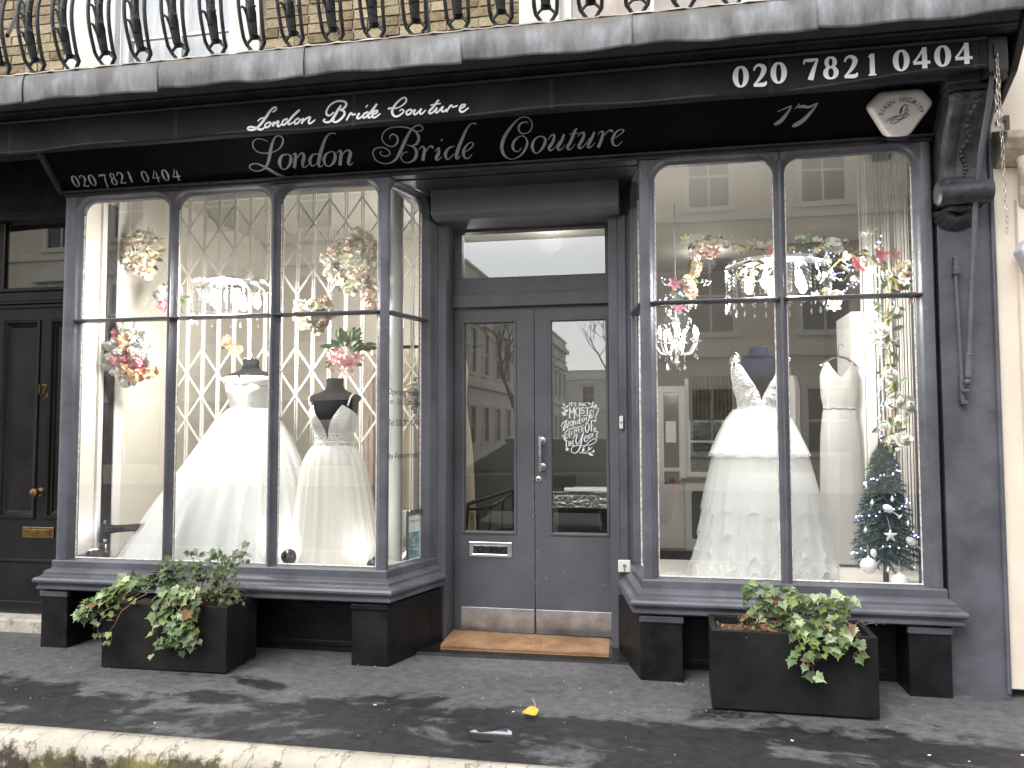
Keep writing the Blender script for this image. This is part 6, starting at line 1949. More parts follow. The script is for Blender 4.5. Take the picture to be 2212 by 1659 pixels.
bouquet((-2.66, .50, 2.50), .125, .145, [('rose', 'cream', 9), ('rose', 'blush', 5), ('bud', 'cream', 5), ('spray', 'white', 4)], 14, 'round cream and peach rose posy high in the left window', 1)
bouquet((-2.50, .58, 2.20), .085, .09, [('peony', 'white', 2), ('rose', 'pink', 2)], 18, 'small leafy bunch with one pink rose behind the left mullion', 2, leafmat='leaf_mid')
bouquet((-2.66, .40, 1.80), .175, .170, [('peony', 'white', 9), ('rose', 'white', 4), ('peony', 'pink', 5), ('rose', 'peach', 4), ('bud', 'ivory', 2)], 16, 'large round bouquet of white, pink and peach blooms, left window', 3, size=(.040, .052))
bouquet((-1.13, .52, 2.37), .205, .175, [('peony', 'white', 7), ('lily', 'ivory', 5), ('rose', 'ivory', 6), ('bud', 'cream', 4), ('rose', 'blush', 8), ('spray', 'white', 4)], 34, 'big loose cream and white bouquet upper right of left window', 4, leafmat='leaf_mid', size=(.036, .047))
bouquet((-1.00, .55, 2.16), .080, .070, [('rose', 'blush', 4), ('bud', 'blush', 3)], 9, 'cluster of blush roses just above the glazing bar, left window', 5)
bouquet((-1.43, .55, 2.05), .125, .090, [('rose', 'cream', 5), ('peony', 'white', 3), ('rose', 'blush', 3), ('bud', 'cream', 2)], 14, 'wide cream rose bunch behind the glazing bar, left window', 6, size=(.036, .046))
bouquet((-1.19, .50, 1.745), .105, .055, [('hydr', 'coral', 4), ('lily', 'coral', 5)], 4, 'coral pink blossom sprays under the green leaves, left window', 7, size=(.036, .044))
r_ = random.Random(33)
e = empty('leafy_spray', (-1.18, .52, 1.83))
tag(e, 'fan of broad green leaves above the coral blossoms', 'foliage')
for i in range(34):
    a = r_.uniform(.05, 3.1)
    t = r_.uniform(.02, .10)
    p = (-1.18 + t * math.cos(a), .50 + r_.uniform(-.03, .02), 1.80 + t * .7 * math.sin(a))
    put('leaf', LF[i % 3], e, p, leaf_rot(Vector((math.cos(a), r_.uniform(-.8, .2), math.sin(a))), Vector((r_.uniform(-.5, .5), -1, .6))), M['leaf_mid'], r_.uniform(.08, .12))
bouquet((-.80, .78, 1.53), .045, .085, [('rose', 'white', 2), ('rose', 'cream', 2), ('peony', 'white', 2)], 12, 'narrow white rose spray behind the opening hours lettering', 8, leafmat='leaf_dark')
bouquet((-2.28, 1.03, 1.93), .05, .05, [('rose', 'peach', 2)], 2, 'single faded peach rose tied to the gate behind chandelier', 9)

# ---- garland with vine round the right window
ga = empty('flower_garland', (1.5, .35, 2.3))
tag(ga, 'trailing flower garland on a yellow vine across the right window', 'garland')
M['vine'] = pm('yellow_vine', (.42, .30, .06), .6, var=.2, vscale=30)
vine_pts = [(.955, .33, 2.02), (.945, .33, 2.14), (1.005, .33, 2.335), (1.10, .33, 2.385), (1.29, .33, 2.315), (1.45, .33, 2.30), (1.62, .33, 2.325), (1.80, .33, 2.335)]
vine2 = [(1.66, .33, 2.10), (1.76, .33, 2.22), (1.86, .33, 2.27), (1.96, .33, 2.20), (2.035, .33, 2.12), (2.06, .33, 2.05)]
vine3 = [(2.03, .33, 2.10), (2.00, .33, 1.90), (2.01, .34, 1.70), (2.02, .34, 1.50), (2.01, .34, 1.32), (1.975, .35, 1.20)]
vb = MB()
for v_ in (vine_pts, vine2, vine3):
    vb.tube(catmull(v_, 6), .0055, 6)
obj('vine', vb, M['vine'], ga, smooth=True)
front = Vector((0, -1, .15))
GA = [('rose', 'blush', 1.03, 2.315, .045), ('rose', 'blush', 1.075, 2.28, .034), ('bud', 'white', .985, 2.255, .042), ('rose', 'cream', 1.00, 2.215, .03), ('bud', 'blush', .99, 2.18, .04), ('spray', 'white', .975, 2.39, .022), ('lily', 'lime', .94, 2.37, .03),
      ('spray', 'white', 1.14, 2.36, .03), ('rose', 'ivory', 1.16, 2.335, .022), ('bud', 'cream', 1.245, 2.29, .035), ('lily', 'coral', 1.10, 2.285, .03), ('lily', 'hotpink', 1.405, 2.265, .040), ('bud', 'blush', 1.46, 2.255, .042), ('hydr', 'lime', 1.25, 2.17, .038), ('hydr', 'lime', 1.33, 2.165, .038), ('hydr', 'lime', 1.42, 2.155, .034), ('lily', 'blush', 1.365, 2.215, .03),
      ('hydr', 'lime', 1.56, 2.34, .034), ('bud', 'white', 1.635, 2.335, .035), ('rose', 'white', 1.725, 2.295, .050), ('bud', 'white', 1.895, 2.36, .038), ('spray', 'lime', 1.93, 2.375, .03), ('hydr', 'lime', 1.80, 2.26, .035), ('spray', 'white', 1.955, 2.285, .026), ('lily', 'hotpink', 1.965, 2.235, .036), ('lily', 'coral', 2.035, 2.240, .034), ('lily', 'hotpink', 1.845, 2.185, .040), ('bud', 'blush', 1.875, 2.195, .038),
      ('bud', 'blush', 1.825, 2.11, .040), ('rose', 'cream', 2.09, 2.16, .045), ('bud', 'cream', 2.07, 2.12, .036), ('spray', 'white', 2.02, 2.135, .026), ('lily', 'coral', 2.12, 2.00, .034), ('rose', 'blush', .955, 2.085, .042), ('rose', 'cream', .935, 2.135, .034), ('lily', 'pink', .865, 2.12, .034), ('spray', 'white', 1.04, 2.12, .025), ('lily', 'pink', .90, 1.98, .034), ('bud', 'blush', .83, 1.96, .034), ('spray', 'white', .96, 1.99, .03),
      ('rose', 'blush', 1.74, 2.02, .036), ('lily', 'coral', 1.69, 2.03, .028), ('spray', 'white', 1.62, 2.03, .025), ('lily', 'lime', 1.73, 1.965, .03),
      ('hydr', 'white', 1.955, 1.94, .026), ('hydr', 'ivory', 1.95, 1.885, .028), ('rose', 'white', 1.965, 1.825, .046), ('bud', 'white', 1.955, 1.755, .036), ('hydr', 'lime', 1.965, 1.70, .032), ('rose', 'white', 1.985, 1.585, .042), ('hydr', 'lime', 1.965, 1.535, .034), ('rose', 'white', 2.075, 1.42, .050), ('bud', 'white', 2.04, 1.44, .04), ('hydr', 'lime', 2.05, 1.335, .034), ('rose', 'white', 2.055, 1.235, .042), ('bud', 'ivory', 2.02, 1.185, .028)]
for k, col, x, z, s in GA:
    bloom(ga, k, col, (x, .31 + rng.uniform(-.02, .02), z), (rng.uniform(-.5, .5), -1, rng.uniform(-.2, .5)), s * 1.28)
for i in range(64):
    v_ = (vine_pts, vine_pts, vine2, vine3)[i % 4]
    p = catmull(v_, 5)
    p = Vector(p[rng.randrange(len(p))])
    k, col = rng.choice((('spray', 'white'), ('bud', 'blush'), ('hydr', 'lime'), ('hydr', 'white'), ('lily', 'blush'), ('rose', 'cream'), ('bud', 'white'), ('hydr', 'ivory'))) if i % 4 < 3 else rng.choice((('hydr', 'white'), ('bud', 'white'), ('hydr', 'lime'), ('rose', 'white')))
    bloom(ga, k, col, (p.x + rng.uniform(-.05, .05), .32 + rng.uniform(-.02, .02), p.z + rng.uniform(-.055, .04)), (rng.uniform(-.5, .5), -1, rng.uniform(-.2, .5)), rng.uniform(.022, .038))
gl_pts = catmull(vine_pts, 4) + catmull(vine2, 4) + catmull(vine3, 6)
for i in range(130):
    p = Vector(gl_pts[rng.randrange(len(gl_pts))]) + Vector((rng.uniform(-.05, .05), rng.uniform(-.01, .02), rng.uniform(-.04, .03)))
    a = rng.uniform(0, 6.28)
    put('leaf', LF[i % 3], ga, p, leaf_rot(Vector((math.cos(a), -.3, math.sin(a))), Vector((rng.uniform(-.5, .5), -1, .4))), M[rng.choice(('leaf_dark', 'leaf_mid', 'leaf_pale', 'leaf_pale'))], rng.uniform(.035, .065))

# ---- fairy lights threaded through the garland and the tree
M['fairy'] = emit('blue_white_led', (.36, .42, 1.0), 6.0)
M['wire'] = pm('silver_wire', (.5, .5, .52), .3, metal=1)
def fairy(label, pts, nb, seed, jit):
    e = empty('fairy_lights', pts[0])
    tag(e, label, 'fairy lights', 'strings of blue white fairy lights')
    r_ = random.Random(seed)
    path = []
    for p in catmull(pts, 6):
        path.append((p[0] + r_.uniform(-jit, jit), p[1] + r_.uniform(-jit, jit) * .5, p[2] + r_.uniform(-jit, jit)))
    path = catmull(path, 3)
    obj('wire', MB().tube(path, .0011, 4), M['wire'], e)
    mb = MB()
    for i in range(nb):
        p = path[int(i * (len(path) - 1) / max(1, nb - 1))]
        mb.ball((p[0] + r_.uniform(-.01, .01), p[1] - .004, p[2] + r_.uniform(-.01, .01)), r_.uniform(.0026, .0038), 4)
    tag(obj('led_bulbs', mb, M['fairy'], e), kind='stuff')
fairy('fairy lights tangled under the white rose of the garland', [(1.55, .34, 2.28), (1.68, .33, 2.25), (1.62, .33, 2.19), (1.75, .33, 2.16), (1.70, .33, 2.24), (1.80, .33, 2.20), (1.66, .33, 2.14), (1.85, .34, 2.13), (1.78, .34, 2.04), (1.72, .34, 2.0)], 55, 4, .03)
fairy('fairy lights trailing down the vine to the Christmas tree', [(1.98, .34, 2.34), (1.95, .34, 2.20), (1.97, .34, 2.06), (2.05, .34, 1.97), (1.95, .34, 1.86), (2.04, .34, 1.74), (1.93, .34, 1.64), (1.93, .34, 1.52), (1.97, .34, 1.40), (1.93, .34, 1.30), (1.96, .34, 1.22)], 36, 5, .015)
fairy('fairy lights clustered over the candle chandelier, right window', [(.80, .60, 2.20), (.86, .60, 2.12), (.80, .60, 2.06), (.92, .60, 2.10), (.84, .60, 2.0), (.95, .60, 1.96), (.82, .60, 1.93)], 34, 6, .03)

# ---- Christmas tree
tx, ty, tb_, tt = 1.970, .38, .470, 1.215
tree = empty('christmas_tree', (tx, ty, PZ))
tag(tree, 'small dark green Christmas tree with silver ornaments in the right window', 'tree')
M['needle'] = pm('artificial_needles', (.038, .088, .086), .6, var=.5, vscale=30)
r_ = random.Random(8)
nd = MB()
brn = MB()
def needle(p, d, l_, w):
    s = d.orthogonal().normalized()
    s = (Matrix.Rotation(r_.uniform(0, 6.28), 3, d) @ s) * w
    nd.add([p - s, p + s, p + d * l_], [(0, 1, 2)])
for i in range(230):
    t = i / 229
    z = tb_ + .10 + (tt - tb_ - .12) * t
    rad = (.178 * math.sqrt(max(0, 1 - t)) * (1 - .18 * t) + .012) * (1 if t > .1 else .75 + 2.5 * t) * r_.uniform(.88, 1.06)
    a = i * 2.39996
    tip = Vector((tx + rad * math.cos(a), ty + rad * .85 * math.sin(a), z - .03 * (1 - t)))
    base = Vector((tx, ty, z + .03))
    brn.tube([base, tip], .003, 4)
    ax = (tip - base).normalized()
    for k in range(110):
        f_ = .15 + .85 * k / 110
        p = base.lerp(tip, f_)
        d = (ax * .7 + Vector((r_.gauss(0, .6), r_.gauss(0, .6), r_.gauss(0, .6)))).normalized()
        needle(p, d, r_.uniform(.018, .034), .0019)
for k in range(160):
    p = Vector((tx + r_.uniform(-.008, .008), ty, tt - .06 + r_.random() * .06))
    needle(p, Vector((r_.gauss(0, .6), r_.gauss(0, .6), .8)).normalized(), .03, .0011)
tag(obj('needles', nd, M['needle'], tree), kind='stuff')
tag(obj('branches', brn, M['needle'], tree), kind='stuff')
obj('trunk', MB().tube([(tx, ty, PZ), (tx, ty, tt - .05)], [.016, .004], 8), pm('tree_trunk', (.05, .03, .02), .8), tree, smooth=True)
sp_ = []
for i in range(22):
    t = i / 21
    a = t * 22
    rad = .172 * math.sqrt(max(0, 1 - t)) * (1 - .18 * t) + .018
    sp_.append((tx + rad * math.cos(a), ty + rad * .85 * math.sin(a), tb_ + .07 + (tt - tb_ - .10) * t))
fairy('fairy lights wound round the small Christmas tree', sp_, 90, 9, .008)
M['glitter'] = pm('silver_white_glitter', (.84, .84, .86), .4, var=.15, vscale=160, bump=.8, bscale=160)
def ornament(name, cat, label, mb, mat=None):
    o = obj(name, mb, mat or M['glitter'], None, smooth=40)
    tag(o, label, cat, 'ornaments on the Christmas tree')
for x, y, z, rr, lab in ((1.853, .25, .575, .042, 'white glitter bauble hanging at the lower left of the tree'), (2.000, .22, .497, .045, 'white spiral bauble hanging lowest in front of the tree')):
    mb = MB(); mb.ball((x, y, z), rr, 18)
    mb.lathe([(.007, 0), (.007, .010), (.002, .011)], (x, y, z + rr - .001), 8)
    mb.tube([(x, y, z + rr + .01), (x, y + .02, z + rr + .07)], .0008, 4)
    ornament('bauble', 'bauble', lab, mb)
def goblet(x, y, z, ax, s):
    mb = MB()
    mb.lathe([(.002, .0), (.010, .004), (.017, .016), (.018, .030), (.014, .044), (.005, .050), (.0025, .056), (.0025, .080), (.013, .084), (.013, .087), (.001, .088)], (0, 0, 0), 14)
    q = Vector(ax).normalized().to_track_quat('Z', 'Y').to_matrix()
    mb.v = [tuple(Vector((x, y, z)) + q @ (Vector(v) * s)) for v in mb.v]
    return mb
for x, z, ax, lab in ((1.935, .892, (.75, -.2, -.55), 'glass ornament on its side near the top of the tree'), (2.045, .725, (.7, -.2, -.6), 'glass ornament on its side at the right of tree')):
    ornament('goblet_ornament', 'ornament', lab, goblet(x, .255, z, ax, 1.15))
mb = goblet(1.875, .24, .665, (.15, 0, -1), .9)
ornament('goblet_ornament', 'ornament', 'glass ornament hanging upright at the left of tree', mb)
mb = MB()
for k in range(5):
    a = math.pi / 2 + 2 * math.pi * k / 5
    mb.tube([(1.962, .235, .737), (1.962 + .034 * math.cos(a), .232, .737 + .034 * math.sin(a))], [.013, .003], 6)
mb.tube([(1.962, .235, .77), (1.955, .26, .83)], .0008, 4)
ornament('star_ornament', 'ornament', 'glittering star ornament in the middle of the tree', mb)
for x, z, lab in ((1.885, .905, 'upper left crystal drop on the tree'), (1.985, .925, 'upper right crystal drop on the tree'), (2.06, .80, 'crystal drop by the right goblet on tree'), (1.955, .555, 'crystal drop above the spiral bauble'), (1.848, .76, 'crystal drop at the far left of tree')):
    mb = MB(); mb.lathe([(.001, .018), (.008, .006), (.012, -.004), (.008, -.014), (.001, -.018)], (x, .27, z), 8)
    ornament('crystal_drop', 'ornament', lab, mb, M['crystal_metal'])

# ------------------------------------------------------------------ small things in the window bottoms
# old sewing machine
sm_ = empty('sewing_machine', (-2.72, .34, PZ))
tag(sm_, 'antique black sewing machine beside the ball gown in the left window', 'sewing machine')
M['enamel'] = pm('worn_black_enamel', (.012, .011, .010), .3, var=.5, vscale=14, bump=.1, bscale=50)
mb = MB()
mb.tube([(-2.775, .34, .560), (-2.775, .34, .600), (-2.775, .34, .660), (-2.775, .34, .690)], [.026, .030, .032, .028], 14)
obj('head', mb, M['enamel'], sm_, smooth=50)
mb = MB()
mb.tube([(-2.76, .34, .655), (-2.70, .34, .660), (-2.60, .345, .668), (-2.48, .35, .672), (-2.43, .35, .66)], [.034, .025, .023, .029, .035], 14)
obj('arm', mb, M['enamel'], sm_, smooth=True)
obj('pillar', MB().tube([(-2.42, .35, .46), (-2.42, .35, .55), (-2.42, .35, .67)], [.045, .036, .042], 14), M['enamel'], sm_, smooth=True)
obj('bed', MB().box(-2.82, -2.36, .28, .42, .442, .466), M['enamel'], sm_, bevel=.006)
mb = MB()
mb.tube([(-2.775, .335, .69), (-2.775, .335, .715)], .007, 8)
mb.tube([(-2.765, .335, .56), (-2.765, .335, .515)], .005, 8)
mb.box(-2.775, -2.755, .325, .345, .508, .516)
mb.tube([(-2.745, .31, .59), (-2.745, .295, .59)], .010, 10)
obj('needle_bar', mb, M['chrome'], sm_, smooth=40)
text('SINGER', .026, 'brand_lettering', pm('faded_gilt', (.25, .20, .10), .5), sm_, face_y(-2.575, .319, .660), 1.0)
# sheer offcut of tulle lying in the corner
def tf(u, v):
    return (-2.84 + .42 * u, .12 + .22 * v, PZ + .004 + .05 * abs(math.sin(u * 5 + v * 3)) * math.sin(math.pi * u) * (1 - .5 * v) + .012 * math.sin(u * 21 + v * 13))
tag(obj('tulle_offcut', MB().grid(tf, 50, 20), M['tulle_veil'], None, smooth='all'), 'crumpled sheer tulle lying in the bottom left window corner', 'fabric')

# uplighter spots on the window floor
def uplight(x, y, z, lit, label, yaw, tilt):
    e = empty('uplighter', (x, y, PZ))
    tag(e, label, 'spotlight', 'floor uplighters in the windows')
    body = MB()
    body.lathe([(.020, -.045), (.030, -.040), (.042, -.015), (.046, .010), (.044, .020), (.038, .022)], (0, 0, 0), 22)
    q = Matrix.Rotation(yaw, 3, 'Z') @ Matrix.Rotation(tilt, 3, 'X')
    body.v = [tuple(q @ Vector(v) + Vector((x, y, z))) for v in body.v]
    obj('lamp_body', body, M['enamel'], e, smooth=50)
    ln = MB()
    ln.lathe([(.038, .020), (.028, .030), (.014, .036), (.001, .037)], (0, 0, 0), 20)
    ln.v = [tuple(q @ Vector(v) + Vector((x, y, z))) for v in ln.v]
    obj('lens', ln, emit('uplighter_lens', lit[1], 3.0), e, smooth=True)
    aim = q @ Vector((0, 0, 1))
    sl_ = bpy.data.lights.new('uplighter_lamp', 'SPOT')
    sl_.energy = lit[0]; sl_.spot_size = R(110); sl_.spot_blend = .8; sl_.shadow_soft_size = .05; sl_.color = lit[1]
    so_ = bpy.data.objects.new('uplighter_lamp', sl_)
    COL.objects.link(so_)
    so_.parent = e
    so_.location = Vector((x, y, z)) + aim * .05 - W[e.name]
    so_.rotation_euler = aim.to_track_quat('-Z', 'Y').to_euler()
    obj('foot', MB().tube([(x, y, PZ), (x, y, z - .02)], .008, 8).lathe([(.035, 0), (.035, .008), (.01, .012)], (x, y, PZ), 16), M['enamel'], e, smooth=40)
lamp_targets = {}
uplight(-2.705, .15, .520, (1.0, (.80, .76, 1.0)), 'lit violet uplighter in the bottom left corner of left window', R(48), R(-28))
uplight(-1.395, .15, .545, (1.3, (1, .97, .92)), 'black uplighter seen from behind between the two left window dresses', R(40), R(-62))
uplight(-.860, .16, .515, (.9, (1, .97, .92)), 'black uplighter low by the corner post of left window', R(50), R(-55))

# framed leaflet standing in the return pane
fl_ = empty('leaflet_frame', (-.66, .34, PZ))
tag(fl_, 'small silver framed leaflet with teal photograph in the return pane', 'picture frame')
fa, fd = Vector((-.735, .28, 0)), Vector((.11, .29, 0)).normalized()
fn_ = Vector((fd.y, -fd.x, 0))
def FP(s, k, z):
    return tuple(fa + fd * s + fn_ * k + Vector((0, 0, z - .0)))
def fbox(s0, s1, k0, k1, z0, z1):
    return MB().hexa([FP(s0, k1, z0), FP(s1, k1, z0), FP(s1, k0, z0), FP(s0, k0, z0)], [FP(s0, k1, z1), FP(s1, k1, z1), FP(s1, k0, z1), FP(s0, k0, z1)])
z0 = PZ + .005
mb = MB()
for q in ((0, .024, z0, z0 + .37), (.216, .24, z0, z0 + .37), (.024, .216, z0, z0 + .03), (.024, .216, z0 + .345, z0 + .37)):
    b = fbox(q[0], q[1], 0, .03, q[2], q[3])
    mb.add(b.v, b.f)
obj('frame', mb, M['chrome'], fl_, bevel=.003)
obj('backing', fbox(.02, .22, .0, .004, z0 + .02, z0 + .36), M['enamel'], fl_)
obj('leaflet', fbox(.045, .195, .006, .008, z0 + .035, z0 + .34), M['white_vinyl'], fl_)
obj('photograph', fbox(.047, .193, .0085, .0095, z0 + .06, z0 + .235), pm('teal_photo_print', (.05, .25, .27), .4, col2=(.42, .52, .45), vscale=22), fl_)
def frame_text(s, sz, sx, zz, mat):
    m3 = Matrix((fd, Vector((0, 0, 1)), fn_)).transposed().to_4x4()
    m3.translation = Vector(FP(.12, .0102, zz))
    text(s, sz, 'leaflet_text', mat, fl_, m3, sx)
frame_text('Couture Alterations', .020, .75, z0 + .295, M['black_vinyl'])
frame_text('Couture Bridal', .022, .9, z0 + .150, M['white_vinyl'])
frame_text('London', .022, .9, z0 + .125, M['white_vinyl'])

# ------------------------------------------------------------------ planters with ivy
M['planter'] = pm('black_planter', (.006, .006, .007), .6, col2=(.017, .0165, .016), vscale=5, detail=9, bump=.14, bscale=60, rvar=.12, spec=.22)
M['soil'] = pm('potting_soil', (.035, .024, .016), .95, var=.4, vscale=40, bump=1, bscale=60)
M['ivy'] = [pm('ivy_green', (.115, .175, .062), .42, col2=(.075, .125, .05), vscale=18, rnd=.4), pm('ivy_yellow_green', (.24, .29, .07), .45, col2=(.17, .24, .07), vscale=18, rnd=.2), pm('ivy_variegated', (.20, .28, .14), .45, col2=(.40, .46, .27), vscale=26, rnd=.15)]
M['stem'] = pm('ivy_stem', (.22, .13, .075), .7, var=.3, vscale=30)
M['dry'] = pm('dead_ivy_leaf', (.20, .105, .05), .7, var=.3, vscale=25)


def planter(x0, x1, yf, d, h, rot, label):
    c = ((x0 + x1) / 2, yf + d / 2, 0)
    e = empty('planter', c)
    tag(e, label, 'planter', 'black planters in front of the windows')
    t = .028
    w = x1 - x0
    q = Matrix.Rotation(rot, 3, 'Z')
    def T(mb):
        mb.v = [tuple(q @ Vector(v) + Vector(c)) for v in mb.v]
        return mb
    mb = MB()
    mb.box(-w / 2, w / 2, -d / 2, -d / 2 + t, .004, h); mb.box(-w / 2, w / 2, d / 2 - t, d / 2, .004, h)
    mb.box(-w / 2, -w / 2 + t, -d / 2 + t, d / 2 - t, .004, h); mb.box(w / 2 - t, w / 2, -d / 2 + t, d / 2 - t, .004, h)
    mb.box(-w / 2 + t, w / 2 - t, -d / 2 + t, d / 2 - t, .004, .05)
    o = obj('box', T(mb), M['planter'], e, bevel=.004)
    def so(u, v):
        return ((u - .5) * (w - 2 * t), (v - .5) * (d - 2 * t), h - .045 + .010 * math.sin(u * 23 + v * 7) + .008 * math.sin(v * 19 - u * 11))
    obj('soil', T(MB().grid(so, 24, 14)), M['soil'], e, smooth='all')
    for k in range(2):
        pb = MB(); pb.ball((x0 + .06 + .04 * k if rot <= 0 else x1 - .10 + .03 * k, yf + .08, h - .035), .012, 6)
        obj('pebble', pb, M['white_vinyl'], e, smooth=True)


planter(-2.246, -1.508, -.350, .34, .353, R(1.5), 'black square planter with ivy under the left window')
planter(1.009, 1.738, -.414, .34, .361, R(-.6), 'black square planter with ivy under the right window')


def ivy(label, stems, seed, loc, ymin, top, nmax=285):
    e = empty('ivy_plant', loc)
    tag(e, label, 'ivy', 'ivy plants in the planters')
    r_ = random.Random(seed)
    sb = MB()
    todo = []
    for pts, dens, size, mats in stems:
        path = catmull([Vector(p) + Vector((r_.uniform(-.012, .012), r_.uniform(-.012, .012), r_.uniform(-.01, .01))) for p in pts], 7)
        wob = [r_.uniform(0, 6.28) for _ in range(3)]
        path = [Vector(p) + .007 * Vector((math.sin(i * .9 + wob[0]), math.sin(i * .7 + wob[1]), math.sin(i * 1.1 + wob[2]))) * min(1, i / 4) for i, p in enumerate(path)]
        sb.tube(path, [.0032 - .0018 * i / len(path) for i in range(len(path))], 5)
        L_ = sum((b - a).length for a, b in zip(path, path[1:]))
        n = int(L_ * dens)
        for i in range(n):
            t = (i + r_.random()) / n
            if t < .12 and dens > 20: continue
            k = min(len(path) - 2, int(t * (len(path) - 1)))
            p = path[k].lerp(path[k + 1], t * (len(path) - 1) - k)
            out_ = Vector((r_.gauss(0, .8), -.55 + r_.gauss(0, .5), r_.gauss(.15, .6))).normalized()
            stalk = r_.uniform(.012, .035)
            q = p + out_ * stalk
            sb.tube([p, p + out_ * stalk * .6 + Vector((0, 0, .004)), q], .0011, 3)
            tipd = (out_ * .6 + Vector((r_.gauss(0, .4), -.2, -.55 + r_.gauss(0, .35))))
            nrm = Vector((r_.gauss(0, .35), -.75 + r_.gauss(0, .3), .75 + r_.gauss(0, .3)))
            todo.append((q, leaf_rot(tipd, nrm), r_.choice(mats), size * r_.uniform(.6, 1.15)))
    todo.sort(key=lambda t: t[0].y - .5 * t[3])          # nearest and largest as single leaves, the rest as undergrowth
    for q, m_, mt_k, s in todo[:nmax]:
        put('leaf', IVY[r_.randrange(6)], e, q, m_, mt_k, s)
    un = MB()
    for q, m_, mt_k, s in todo[nmax:]:
        src = IVY[r_.randrange(6)]
        un.add([tuple(q + (m_ @ (v.co * s))) for v in src.vertices], [tuple(p.vertices) for p in src.polygons])
    if un.v: tag(obj('undergrowth_leaves', un, IG, e), kind='stuff')
    tag(obj('stems', sb, M['stem'], e), kind='stuff')
    return e


IG, IY, IV = M['ivy']
g_ = [IG] * 10 + [IY] * 3 + [IV] * 4 + [M['dry']]
h = .33
SL = []
rr = random.Random(21)
for i in range(8):      # sweeping out to the left over the rim
    f_ = i / 7
    SL.append(([(-1.80 - .05 * f_, -.20, h), (-1.90, -.24, .44 + .05 * f_), (-2.04 - .04 * f_, -.30, .47 - .02 * f_), (-2.18 - .06 * f_, -.36, .41 - .05 * f_), (-2.26 - .09 * f_, -.40, .335 - .05 * f_)], 50, .052, [IG, IG, IY, IV] if i > 2 else g_))
for i in range(8):      # hanging down the front
    x = -1.86 + .028 * i + rr.uniform(-.02, .02)
    SL.append(([(x, -.22, h), (x - .01, -.31, .42), (x - .02, -.38, .36), (x - .01 + .02 * (i % 3), -.395, .24), (x + .005, -.39, .13 + .02 * (i % 4))], 48, .050, g_))
for i in range(9):      # bushy upright growth
    x = -1.86 + .045 * i
    SL.append(([(x - .02, -.20, h), (x - .03, -.22, .44), (x - .01, -.22, .53), (x + .02 * (i - 4), -.24, .56 + .025 * (i % 3) + .008 * i)], 56, .042, [IG, IG, IV]))
for i in range(4):      # thin twigs to the right
    SL.append(([(-1.68, -.18, h), (-1.62, -.20, .46 + .03 * i), (-1.56, -.22, .54 + .02 * i), (-1.48 + .02 * i, -.22, .56 + .02 * i)], 16, .028, [IY, IG, M['dry']]))
SL.append(([(-1.98, -.33, .40), (-2.10, -.39, .33), (-2.13, -.41, .22), (-2.16, -.40, .14)], 30, .034, [IG, IY]))
SL.append(([(-2.05, -.33, .40), (-2.19, -.40, .31), (-2.22, -.41, .22), (-2.235, -.40, .17)], 30, .034, [IG, IY]))
for i in range(16):     # bare twisted stems
    p = Vector((-1.69 + rr.uniform(-.05, .06), -.20 + rr.uniform(-.05, .05), h))
    pts = [tuple(p)]
    d = Vector((rr.uniform(-.5, .9), rr.uniform(-.5, .2), 1)).normalized()
    for k in range(5):
        d = (d + Vector((rr.gauss(.12, .55), rr.gauss(-.05, .35), rr.gauss(-.12, .5)))).normalized()
        p = p + d * rr.uniform(.035, .06)
        p.z = max(p.z, h + .02)
        pts.append(tuple(p))
    SL.append((pts, 9, .022, [M['dry'], IY, IG]))
SL.append(([(-1.74, -.30, .40), (-1.70, -.385, .36), (-1.675, -.392, .28), (-1.685, -.388, .20)], 8, .030, [IG, M['dry']]))
ivy('trailing green ivy spilling left over the left planter', SL, 5, (-1.8, -.2, .31), -.36, .35)
SR = []
for i in range(7):      # left bush
    x = 1.22 + .03 * i
    SR.append(([(1.28, -.24, h), (x, -.26, .42), (x - .01, -.28, .48), (x - .03 + .02 * (i % 3), -.30, .54 + .012 * (i % 3))], 44, .044, g_))
for i in range(7):      # centre and right bush
    x = 1.40 + .038 * i
    SR.append(([(1.47, -.24, h), (x, -.27, .43), (x + .01, -.30, .49), (x + .015, -.34, .52 + .012 * (i % 3))], 44, .046, [IG, IV, IV, IY]))
for i in range(7):      # hanging over the front
    x = 1.38 + .04 * i
    SR.append(([(x, -.26, h), (x, -.38, .41), (x + .01, -.455, .36), (x + .02 * (i % 3), -.455, .27 + .03 * (i % 3))], 44, .046, g_))
SR.append(([(1.43, -.36, .40), (1.435, -.452, .35), (1.43, -.456, .26), (1.46, -.452, .175)], 40, .050, [IG, IG, IV]))
SR.append(([(1.62, -.25, h), (1.70, -.24, .38), (1.75, -.25, .39), (1.79, -.25, .40)], 5, .022, [IY]))
SR.append(([(1.18, -.24, h), (1.16, -.27, .50), (1.15, -.30, .56)], 24, .036, [IG]))
for i in range(18):     # dry looping stems
    p = Vector((1.26 + rr.uniform(-.07, .07), -.25 + rr.uniform(-.05, .05), h))
    pts = [tuple(p)]
    d = Vector((rr.uniform(-.9, .2), rr.uniform(-.6, 0), .9)).normalized()
    for k in range(6):
        d = (d + Vector((rr.gauss(-.06, .5), rr.gauss(-.08, .35), -.32 + rr.gauss(0, .4)))).normalized()
        p = p + d * rr.uniform(.025, .05)
        p.z = max(p.z, h + .012)
        p.y = max(p.y, -.40)
        pts.append(tuple(p))
    SR.append((pts, 6, .020, [M['dry'], M['dry'], IY]))
ivy('bushy variegated ivy hanging over the right planter front', SR, 6, (1.42, -.25, .32), -.42, .36)

